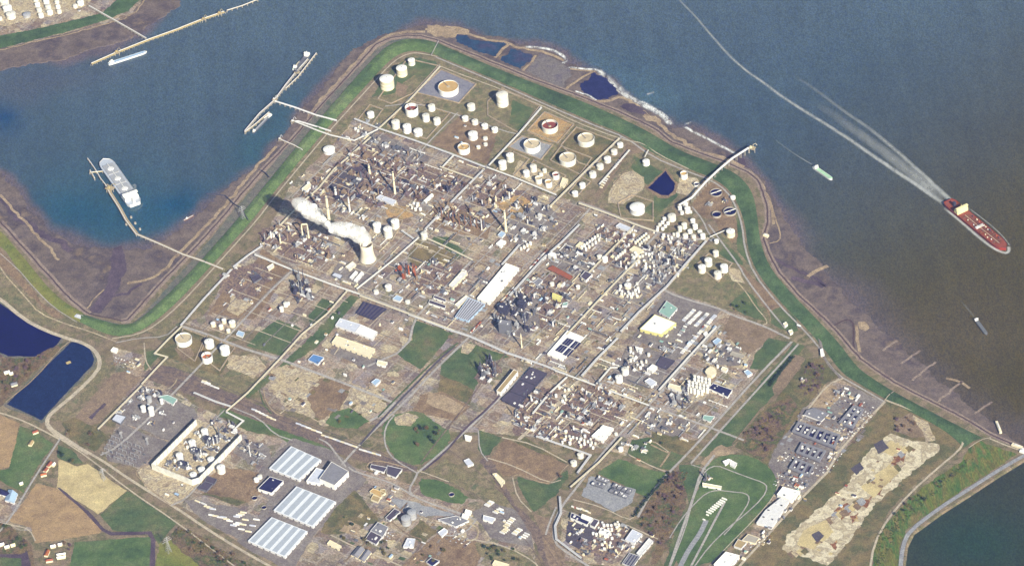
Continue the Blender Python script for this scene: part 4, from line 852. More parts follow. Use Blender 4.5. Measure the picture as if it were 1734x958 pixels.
# ------------------------------------------------------------------ buildings from roof outlines
def building(q, hp=4, roof=ROOFG, wall=OFFW, label='building', cat='building', name='building', stripes=0, stripe_m=None, units=0, par=True, ridge=False, grp=None, doors=True):
    cx = sum(p[0] for p in q) / len(q); cy = sum(p[1] for p in q) / len(q)
    _, _, h = base(cx, cy, hp); wq = [G(x, y, h) for x, y in q]
    ox = sum(p[0] for p in wq) / len(wq); oy = sum(p[1] for p in wq) / len(wq)
    lq = [(x - ox, y - oy) for x, y in wq]
    ar = sum(lq[i][0] * lq[(i + 1) % len(lq)][1] - lq[(i + 1) % len(lq)][0] * lq[i][1] for i in range(len(lq)))
    if ar < 0: lq = lq[::-1]
    t = empty(name, (ox, oy, 0)); n = len(lq); r_ = random.Random(int(cx * 31 + cy * 17))
    MB().prism(lq, 0, h - .6, top=False).build('wall', wall, t)
    big = max(math.hypot(lq[i][0] - lq[i - 1][0], lq[i][1] - lq[i - 1][1]) for i in range(n))
    if ridge and n == 4:
        L1 = math.hypot(lq[1][0] - lq[0][0], lq[1][1] - lq[0][1]); L2 = math.hypot(lq[2][0] - lq[1][0], lq[2][1] - lq[1][1])
        c = lq if L1 > L2 else lq[1:] + lq[:1]; rise = min(L1, L2) * .22
        m0 = ((c[0][0] + c[3][0]) / 2, (c[0][1] + c[3][1]) / 2); m1 = ((c[1][0] + c[2][0]) / 2, (c[1][1] + c[2][1]) / 2)
        m_ = MB(); m_.add([(*c[0], h - .6), (*c[1], h - .6), (*c[2], h - .6), (*c[3], h - .6), (*m0, h + rise), (*m1, h + rise)], [(0, 1, 5, 4), (2, 3, 4, 5), (3, 0, 4), (1, 2, 5)])
        m_.build('roof', roof, t)
    else:
        k = 1 + 1.0 / max(20, big)
        m_ = MB().prism([(x * k, y * k) for x, y in lq], h - .6, h, bottom=True)
        m_.build('roof', roof, t)
        if par and n == 4:
            pm = MB(); cl = [(x * k, y * k) for x, y in lq]
            for i in range(4):
                a, b = cl[i], cl[(i + 1) % 4]; pm.box((a[0] + b[0]) / 2, (a[1] + b[1]) / 2, h + .003, h + .9, math.hypot(b[0] - a[0], b[1] - a[1]), .7, math.atan2(b[1] - a[1], b[0] - a[0]))
            pm.build('parapet', wall, t)
    if n == 4:
        def at(u, v): return tuple((lq[0][i] * (1 - u) + lq[1][i] * u) * (1 - v) + (lq[3][i] * (1 - u) + lq[2][i] * u) * v for i in (0, 1))
        e1 = math.hypot(lq[1][0] - lq[0][0], lq[1][1] - lq[0][1]); e2 = math.hypot(lq[2][0] - lq[1][0], lq[2][1] - lq[1][1]); ang = math.atan2(lq[1][1] - lq[0][1], lq[1][0] - lq[0][0])
        if stripes:
            vert = stripe_v(lq)
            for i in range(stripes):
                c0 = (i + .5) / stripes; wd = .5 / stripes * .62
                p_ = [at(c0 - wd, .02), at(c0 + wd, .02), at(c0 + wd, .98), at(c0 - wd, .98)] if vert else [at(.02, c0 - wd), at(.98, c0 - wd), at(.98, c0 + wd), at(.02, c0 + wd)]
                MB().prism(p_, h + .01, h + .35).build('roof_strip', stripe_m or PALE, t)
        for i in range(units):
            u, v = r_.uniform(.12, .88), r_.uniform(.12, .88); x, y = at(u, v); s_ = r_.uniform(2, 4.5)
            MB().box(x, y, h + .01, h + r_.uniform(1.2, 2.6), s_, s_ * r_.uniform(.6, 1.6), ang).build('roof_unit', r_.choice([OFFW, STEEL, WHITE]), t)
        if doors and big > 25:
            for (a, b) in ((lq[0], lq[1]), (lq[3], lq[0]), (lq[1], lq[2]), (lq[2], lq[3])):
                d = math.atan2(b[1] - a[1], b[0] - a[0]); nx, ny = math.sin(d), -math.cos(d)
                if ny > -.1: continue
                L = math.hypot(b[0] - a[0], b[1] - a[1]); kk = max(1, min(7, int(L / 16)))
                for j in range(kk):
                    f = (j + .5) / kk; x, y = a[0] + (b[0] - a[0]) * f, a[1] + (b[1] - a[1]) * f
                    MB().box(x + nx * .12, y + ny * .12, 0.2, min(5, h * .6), 4.2, .3, d).build('door', STEEL if h > 5 else WINDOW, t)
    elif units:
        for i in range(units):
            x, y = lq[i % n][0] * .55, lq[i % n][1] * .55
            MB().box(x, y, h + .01, h + 2.2, 4, 3, UA).build('roof_unit', OFFW, t)
    return tag(t, label, cat, (cx, cy), grp)
def stripe_v(lq):
    d = math.atan2(lq[1][1] - lq[0][1], lq[1][0] - lq[0][0]); return abs(math.cos(d - UA)) > .7
def quad(cx, cy, a, b): # a = px along the \ direction, b = px along the / direction
    return [(cx + s * a * .936 - t * b * .72, cy + s * a * .352 + t * b * .7) for s, t in ((-.5, -.5), (.5, -.5), (.5, .5), (-.5, .5))]
# ------------------------------------------------------------------ shared meshes for plant equipment
UNIT = {}
def um(key, mat, fn):
    k = (key, mat.name)
    if k not in UNIT: UNIT[k] = fn().mesh(key, mat)
    return UNIT[k]
def f_column():
    m_ = MB().lathe(0, 0, [(1, 0), (1, .6), (.78, .63), (.78, .97), (.4, 1.0), (.01, 1.005)], 10)
    for z in (.22, .42, .6, .8): m_.lathe(0, 0, [(1.0, z), (1.55, z), (1.55, z + .012), (1.0, z + .014)], 10)
    return m_
def f_drum(): # length along x
    m_ = MB(); n = 10; prof = [(-.5, .05), (-.47, .7), (-.42, 1), (.42, 1), (.47, .7), (.5, .05)]
    vs = [(x, r * .5 * math.cos(6.2832 * i / n), .75 + r * .5 * math.sin(6.2832 * i / n)) for x, r in prof for i in range(n)]
    m_.add(vs, [(j * n + i, (j + 1) * n + i, (j + 1) * n + (i + 1) % n, j * n + (i + 1) % n) for j in range(5) for i in range(n)])
    m_.box(-.3, 0, 0, .4, .06, .7).box(.3, 0, 0, .4, .06, .7); return m_
def f_frame():
    m_ = MB()
    for x in (-.5, 0, .5):
        for y in (-.5, .5): m_.box(x, y, 0, 1, .045, .07)
    for z, d in ((.3, 1), (.55, 1), (.8, .6), (1.0, .7)):
        for y in (-.5, .5): m_.box(0, y, z - .02, z, 1, .05)
        for x in (-.5, 0, .5): m_.box(x, 0, z - .022, z + .001, .04, 1)
        m_.box(-.5 + d / 2, 0, z + .002, z + .012, d, .9)
    for x in (-.5, .5): m_.box(x, 0, 0, .3, .03, .5)
    return m_
def f_bank():
    m_ = MB()
    for i in range(6): m_.box(-.5 + (i + .5) / 6, 0, .35, .75, .14, 1); m_.cyl(-.5 + (i + .5) / 6, .25, .75, .9, .055, n=8); m_.cyl(-.5 + (i + .5) / 6, -.25, .75, .9, .055, n=8)
    for x in (-.48, 0, .48):
        for y in (-.45, .45): m_.box(x, y, 0, .35, .03, .05)
    return m_
def f_pipes():
    m_ = MB()
    for y in (-.36, -.14, .08, .33): m_.box(0, y, .72, .86, 1, .1)
    for i in range(6): m_.box(-.46 + i * .184, 0, .62, .7, .02, 1); m_.box(-.46 + i * .184, -.42, 0, .62, .02, .06); m_.box(-.46 + i * .184, .42, 0, .62, .02, .06)
    return m_
def f_furnace():
    m_ = MB().box(0, 0, .12, .55, 1, 1).prism([(-.3, -.3), (.3, -.3), (.3, .3), (-.3, .3)], .55, .7); m_.lathe(0, 0, [(.14, .7), (.11, 1.0), (.09, 1.0), (.09, .9)], 10)
    for x in (-.45, -.15, .15, .45):
        for y in (-.47, .47): m_.box(x, y, 0, .12, .06, .06)
    for x in (-.5, -.17, .17, .5): m_.box(x, -.505, .12, .56, .04, .03); m_.box(x, .505, .12, .56, .04, .03)
    return m_
def f_vessel():
    return MB().lathe(0, 0, [(1, 0), (1, .8), (.8, .93), (.4, .99), (.01, 1)], 12)
def f_shed():
    m_ = MB().prism([(-.5, -.5), (.5, -.5), (.5, .5), (-.5, .5)], 0, .8, top=False); m_.add([(-.53, -.53, .78), (.53, -.53, .78), (.53, .53, .78), (-.53, .53, .78), (-.53, 0, 1), (.53, 0, 1)], [(0, 1, 5, 4), (2, 3, 4, 5), (3, 0, 4), (1, 2, 5)]); return m_
def f_sphere():
    m_ = MB().lathe(0, 0, [(math.cos(a), 1.25 + math.sin(a)) for a in [(-1.5 + i * .3) for i in range(11)]], 14)
    for i in range(8): m_.cyl(.92 * math.cos(i * .785), .92 * math.sin(i * .785), 0, 1.2, .05, n=5)
    return m_
def inst(name, fn, mat, parent, loc, scale, rz=0.0):
    return link(name, um(name, mat, fn), parent, loc, rz, scale)
TANST = S('tan_steel', '#96826e', 0.7, 0, 0.3); PURP = S('weathered_steel', '#7d6c70', 0.7, 0, 0.3)
PAL = {'brown': ([BROWNS, PURP, TANST, PURP, TANST, BROWNS, STEEL, DARKS], 10), 'grey': ([SILV, STEEL, OFFW, DARKS, TANST, CONC], 9.5), 'mixed': ([SILV, STEEL, CREAM, TANST, OFFW, PURP, DARKS, TANST], 9.5), 'cream': ([CREAM, OFFW, SILV, CONC, TANST], 5.5), 'dark': ([DARKS, STEEL, DARKS, SILV], 19), 'orange': ([ORANGE, RUST, STEEL, ORANGE], 15)}
def unit(x, y, pal, r_, sz=22, tall=1.0):
    mats, h0 = PAL[pal]; gx, gy = G(x, y); t = empty('process_unit', (gx, gy, 0), UA + (math.pi / 2 if r_.random() < .4 else 0))
    s_ = sz; h0 = h0 * tall; n = 0
    def place(): return (r_.uniform(-.5, .5) * s_, r_.uniform(-.5, .5) * s_ * .8, 0)
    if r_.random() < .75:
        fx, fy = r_.uniform(.35, .6) * s_, r_.uniform(.3, .45) * s_; inst('steel_frame', f_frame, r_.choice(mats), t, (r_.uniform(-.2, .2) * s_, r_.uniform(-.2, .2) * s_, 0), (fx, fy, h0 * r_.uniform(.7, 1.3)))
    for i in range(r_.choice([0, 1, 1, 2])):
        hh = h0 * r_.uniform(1.2, 2.4) * (1.5 if r_.random() < .2 else 1); rr = r_.uniform(.9, 1.9); inst('column', f_column, r_.choice(mats), t, place(), (rr, rr, hh))
    for i in range(r_.choice([1, 2, 2, 3])):
        L = r_.uniform(6, 13); d = r_.uniform(2.2, 4); inst('drum', f_drum, r_.choice(mats + [WHITE]), t, place(), (L, d, d), r_.choice([0, math.pi / 2]))
    for i in range(r_.choice([0, 1, 2, 3])):
        rr = r_.uniform(1.2, 2.8); inst('vessel', f_vessel, r_.choice(mats + [WHITE, WHITE]), t, place(), (rr, rr, r_.uniform(4, 9)))
    if r_.random() < .6: inst('cooler_bank', f_bank, r_.choice([SILV, STEEL, OFFW]), t, place(), (r_.uniform(9, 15), r_.uniform(5, 8), r_.uniform(6, 10)))
    for i in range(3): inst('pipe_run', f_pipes, r_.choice([SILV, OFFW, STEEL, CREAM]), t, place(), (r_.uniform(.6, 1.2) * s_, r_.uniform(2, 4), r_.uniform(3, 6)), r_.choice([0, math.pi / 2]))
    if r_.random() < .3: inst('furnace', f_furnace, r_.choice(mats), t, place(), (r_.uniform(6, 9), r_.uniform(5, 7), h0 * 1.5))
    if r_.random() < .6: inst('control_hut', f_shed, r_.choice([OFFW, CREAM, ROOFG, ROOFD]), t, place(), (r_.uniform(5, 9), r_.uniform(4, 6), r_.uniform(3, 5)))
    nm = {'brown': 'rusty brown process unit', 'grey': 'silver grey process unit', 'mixed': 'mixed pale process unit', 'cream': 'low cream process unit', 'dark': 'tall dark process unit', 'orange': 'orange steel process unit'}[pal]
    return tag(t, nm, 'process unit', (x, y), 'process units of the refinery')
OCC = []
def lattice(region, n, rad, rr):
    xs = [p[0] for p in region]; ys = [p[1] for p in region]; out_ = []; a = max(xs) - min(xs) + max(ys) - min(ys); k = int(a / rad) + 2; cx, cy = (min(xs) + max(xs)) / 2, (min(ys) + max(ys)) / 2
    ar = abs(sum(region[i][0] * region[i - 1][1] - region[i - 1][0] * region[i][1] for i in range(len(region)))) / 2; rad = max(6.0, math.sqrt(ar / max(1, n) / 1.05))
    for i in range(-k, k + 1):
        for j in range(-k, k + 1):
            u, v = i * rad * 1.15, j * rad * 1.0; x, y = cx + u * .936 - v * .72 + rr.uniform(-.8, .8), cy + u * .352 + v * .7 + rr.uniform(-.8, .8)
            if inside(x, y, region) and free(x, y, 2.6) and rr.random() < .93: out_.append((x, y)); OCC.append((x, y, 4))
    return out_
def free(x, y, r):
    for a, b, c in OCC:
        if (a - x) ** 2 + ((b - y) * 1.4) ** 2 < (r + c) ** 2: return False
    return True
def scatter(region, n, r, rr, occ=True, tries=40):
    xs = [p[0] for p in region]; ys = [p[1] for p in region]; out_ = []; t = 0
    while len(out_) < n and t < n * tries:
        t += 1; x, y = rr.uniform(min(xs), max(xs)), rr.uniform(min(ys), max(ys))
        if inside(x, y, region) and free(x, y, r): out_.append((x, y)); OCC.append((x, y, r))
    return out_
# ------------------------------------------------------------------ pipe racks
def rack(pts, wpx=3.2, h=6.5, mat=OFFW, label='pale elevated pipe rack', rag=0.0):
    wp = GW(pts, h); ox, oy = wp[0]; lp = [(x - ox, y - oy) for x, y in wp]; t = empty('pipe_rack', (ox, oy, 0)); wd = wpx * .75
    MB().strip(lp, wd, h - .5, h).build('deck', CONC if mat is not DARKS else DARKS, t)
    for k, (d, r, z) in enumerate(((-.72, .55, .8), (-.3, .4, .6), (.08, .5, .75), (.42, .35, .5), (.76, .5, .75))):
        op = offset(lp, d * wd); MB().strip(op, r * wd / 2.6, h + .01, h + z).build('pipe', [mat, SILV, mat, STEEL, mat][k], t)
    m_ = MB(); L = dens(lp, 22)
    for i in range(len(L)):
        a = L[max(0, i - 1)]; b = L[min(len(L) - 1, i + 1)]; an = math.atan2(b[1] - a[1], b[0] - a[0]); m_.box(L[i][0], L[i][1], 0, h - .5, .6, wd * 1.8, an)
    m_.build('support', STEEL, t); q = pts[len(pts) // 2]
    return tag(t, label, 'pipe rack', q, 'pipe racks along the plant roads')
def stack(bx_, by_, hp, wpx, mat=CREAM, label='cream flue stack', lean=True, taper=.75):
    gx, gy = G(bx_, by_); k = mpp(bx_, by_); h = hp * k / COSD; r = wpx * k / 2; t = empty('flue_stack', (gx, gy, 0))
    MB().lathe(0, 0, [(r * 1.25, 0), (r * 1.05, h * .1), (r * taper, h), (r * taper * .7, h), (r * taper * .7, h - 2)], 14).build('shaft', mat, t, smooth=False)
    for z in (.6, .97): MB().lathe(0, 0, [(r * .7, h * z), (r * 1.4, h * z), (r * 1.4, h * z + .8), (r * .7, h * z + .8)], 14).build('platform', STEEL, t)
    return tag(t, label, 'flue stack', (bx_, by_))
# ------------------------------------------------------------------ tanks: top-centre x, y, width, wall height in photo pixels, kind
TK = [(654.5,133,23.5,15,'c'),(679.8,115,18,11.6,'c'),(696.4,101.4,12,7.5,'d'),(759,146,34,9,'t'),(850,160,20,17,'d'),(696.5,181,21.6,12,'r'),(730.5,179,12,7,'d'),(720.8,195,12,9,'d'),(739.6,201.5,12,8,'d'),(669.6,206,14,10,'d'),(688.9,213,14,10,'d'),(707.7,221,15,7,'g'),(627.3,191.5,12,6,'d'),
(797.6,178,13.5,7,'d'),(787.5,198.5,11,5,'d'),(804,204.5,11,5,'d'),(820.7,211.5,11,5,'d'),(837.6,217.5,11,5,'d'),(800.6,226,16,8,'g'),(821.6,233,8,3,'d'),(822,243,7,3,'d'),(810,248,7,3,'c'),(785,248,20,9,'t'),(638,379.6,14,10.5,'d'),(656.4,387,15,13,'d'),(668.6,374,14,11,'d'),(718,395,11.6,8,'d'),
(863.4,262,13,10,'d'),(850.6,274.5,13.5,10.5,'d'),(900.8,243,28,9,'p'),(992,233,28,8.5,'p'),(961,266,28,9,'p'),(931,210.5,27,9,'r'),(1050,243.5,10.5,4.5,'d'),(1039.8,255,11,5,'d'),(1028.5,267.5,12,6,'d'),(1016,279.5,12,5.5,'d'),(1003.5,292.5,12,6,'d'),(986,311.5,10.5,6,'d'),(973.5,325.5,10.5,6,'d'),
(903,281,11.5,8,'d'),(891,290.5,11,7,'g'),(911.7,301,11.5,8,'p'),(928.6,307,12,8,'t'),(941,294.5,11.6,7,'r'),(922,287,7.5,4,'d'),(915.8,294,7,3,'d'),(1094,272.5,12,6,'d'),(1079,350,25,8,'g'),(1158,293,12,8,'t'),(1179.6,311,9.5,4,'o'),(1241,333,9,3,'d'),(1237,391,14.6,8,'c'),
(1160,344,9.5,4,'d'),(1151,350,7,6,'d'),(1164,352,10,7,'d'),(1154.5,358,6.5,4,'d'),(1170,357.5,4,3,'d'),(1137.4,365,14,7,'d'),(1125,369,6.5,3,'d'),(1121.8,375,6,3,'d'),(1117,379,6,3,'d'),(1113.5,383.5,5,3,'d'),(1131,376.5,6,3,'d'),(1126.6,381.5,6,3,'d'),(1122,386,6,3,'d'),(1173,372,8.5,5,'d'),(1177,381,9,6,'d'),(1158.6,379,9.5,7,'d'),(1151,384,7.5,7,'d'),(1168.4,390,8.5,4,'d'),(1185,391,8.5,4,'d'),(1147.3,394.5,7,5,'d'),(1141,395,5,3,'d'),(1160.4,397,9,5,'d'),(1174,399,9,4,'d'),(1190,397,9,6,'d'),
(1213,406.5,8,4,'d'),(1212,426,10,7,'d'),(1199.4,439.5,13,9,'d'),(1188.5,451,13,8.5,'d'),(1226,450,13,9,'d'),(1215.3,461.5,13,8.5,'d'),(557,252,19.5,5,'g'),(476.4,520.5,7.5,6,'d'),(483.3,513,8,5,'d'),(488,512,5,3,'d'),(360.5,546.7,8.5,5,'c'),(374,551,8,5,'c'),(379,541,8,5,'c'),(392.7,544.5,11,7,'c'),(386.3,558,7,4,'c'),
(310.5,571.5,27.5,8,'p'),(353.7,577.5,15.6,9,'d'),(380,588,16,10,'d'),(350,601,18,10,'a'),(657.3,484,11.5,6,'d'),(636.6,492,8.5,4,'d'),(690,509.5,9,3,'d'),(1058.4,624.5,12.5,8,'d'),(1048,637.5,12.5,8,'d'),(982.7,768.5,11,5,'d'),(971.3,781.5,11,5,'d'),(373.8,790,14,9,'d'),(1015,433,9,5,'d'),(1024,436,10,6,'d'),(978.5,484,7,4,'d'),
(346,728,12,8,'g'),(325,747,12,9,'g'),(303.5,769,12,9,'g'),(357,776,12,5,'g'),(341,793,12,6,'g'),(327,802,12,4,'g'),(434,810,9,4,'d'),(440,805,8,4,'d'),(242,688,9,8,'g'),(255,690,10,12,'g'),(252,672,9,8,'s'),(273,676,6,7,'g'),(1043,733,6,3,'d'),(958,729,6,3,'c'),(966,742,5,3,'c'),(984,741,5,3,'d'),(1000,752,5,3,'d'),(1004,756,4.5,3,'d'),
(697,866,15,10,'s'),(687,876,16,10,'s'),(1051,758,9,4,'d'),(934.6,479,8,4,'d'),(18,23,16,7,'d'),(12,12,15,7,'d'),(7,1,15,7,'d'),(45,24,13,4,'s'),(69,24,9,5,'d'),(66,15,9,5,'d'),(63,6,9,5,'d'),(60,-3,9,5,'d'),(84,19,10,5,'d'),(81,10,10,5,'d'),(78,1,10,5,'d'),(75,-8,10,5,'d'),(100,18,8,4,'d'),(98,10,8,4,'d'),(96,2,8,4,'d'),(136,3,11,5,'d'),(127,9,8,4,'d'),(0,30,7,4,'d'),
(960,407,0,0,'x'),(1063,482,12,5,'c'),(1176,405,5,2,'d'),(606,220,5,3,'d'),(602,217,5,3,'d'),(1113,388,5,3,'d'),(1108,391,4.5,3,'d'),(522,309,5,5,'c')]
for t_ in TK:
    if t_[4] == 'x': continue
    tank(*t_); OCC.append((t_[0], t_[1] + t_[3], t_[2] * .6 + 2))
def basin(x, y, w_, hp=1.6, bridge=True):
    bx, by, h = base(x, y, hp); r = w_ * mpp(x, y) / 2; t = empty('settling_basin', (bx, by, 0))
    MB().lathe(0, 0, [(r, 0), (r, h), (r * .94, h), (r * .94, h * .3)], 36).build('rim', CONC, t); MB().cyl(0, 0, h * .25, h * .35, r * .935, n=36).build('water_surface', MATS['pond'], t)
    if bridge: MB().box(0, 0, h + .1, h + 1.3, r * 1.9, 2.0, UA + 1.0).build('scraper_bridge', WHITE, t); MB().cyl(0, 0, .5, h + 1.6, 1.6, n=10).build('centre_column', CONC, t)
    OCC.append((x, y, w_ * .6)); return tag(t, 'round dark settling basin' + (' with bridge' if bridge else ''), 'settling basin', (x, y), 'settling basins')
basin(1212.5, 325.5, 21); basin(1236, 357, 22.5, 2.5); basin(1213.4, 362, 16, 3, False); basin(431, 842, 10, 2, False); basin(764.5, 836, 10, 2, False); basin(447, 858, 9, 1.5, False)
# silo cluster
for i in range(6):
    for j in range(5):
        x, y = 1170 + i * 6.2 - j * 1.6 + (j % 2) * 1.5, 639 + j * 5.4 + i * 1.4
        if (i, j) in ((0, 0), (5, 4), (0, 1)): continue
        tank(x, y - 5, 5.2, 7, 'd', 'slender white silo', None, 'white silos of the cluster', 'silo')
OCC.append((1185, 646, 26))
for (x0, y0, x1, y1, n, w_, hp, k_, lb, g_) in ((985, 421, 1012, 401, 7, 4.4, 4, 'd', 'first row slim white drum', 'drum row'), (992, 424, 1014, 408, 5, 4.2, 4, 'd', 'second row slim white drum', 'second drum row'), (1073, 400, 1094, 400, 1, 4, 4, 'd', 'slim white drum tank', 'drum'), (1076, 413, 1094, 399, 6, 4.2, 4, 'c', 'slim cream row tank', 'brick yard tanks'), (1083, 416, 1098, 403, 5, 4.2, 4, 'd', 'slim white row tank', 'brick yard tanks'), (1043, 440, 1058, 427, 5, 4.6, 4, 'd', 'slim white slab tank', 'slab tanks'), (882, 423, 898, 414, 4, 4.6, 4, 'd', 'small white rail tank', 'rail corridor tanks'), (964, 740, 1008, 752, 8, 4.2, 3, 'd', 'small white line tank', 'vessel yard tanks'), (1215, 622, 1221, 624, 1, 4, 4, 'd', 'small white tank', 'tank')):
    for i in range(n):
        f = i / max(1, n - 1); x, y = x0 + (x1 - x0) * f, y0 + (y1 - y0) * f; tank(x, y - hp, w_, hp, k_, lb, None, g_); OCC.append((x, y, w_ * .6))
rk = random.Random(5)
for reg, n in (([(1070, 430), (1105, 428), (1108, 455), (1072, 452)], 20), ([(1050, 480), (1085, 482), (1080, 505), (1048, 502)], 16), ([(1125, 396), (1148, 398), (1140, 412), (1118, 410)], 6), ([(960, 735), (1015, 740), (1010, 762), (950, 752)], 10), ([(940, 650), (965, 655), (955, 690), (935, 680)], 8), ([(1060, 590), (1100, 595), (1095, 625), (1070, 625)], 12), ([(1000, 895), (1030, 890), (1040, 925), (1000, 925)], 14), ([(700, 345), (712, 345), (712, 360), (695, 358)], 6), ([(1020, 885), (1050, 885), (1050, 900), (1018, 900)], 8)):
    for x, y in scatter(reg, n, 2.6, rk, tries=80): tank(x, y - 3, rk.uniform(3.6, 5.5), rk.uniform(2.5, 4.5), rk.choice('ddcdg'), 'small pale process tank', None, 'small process tanks')
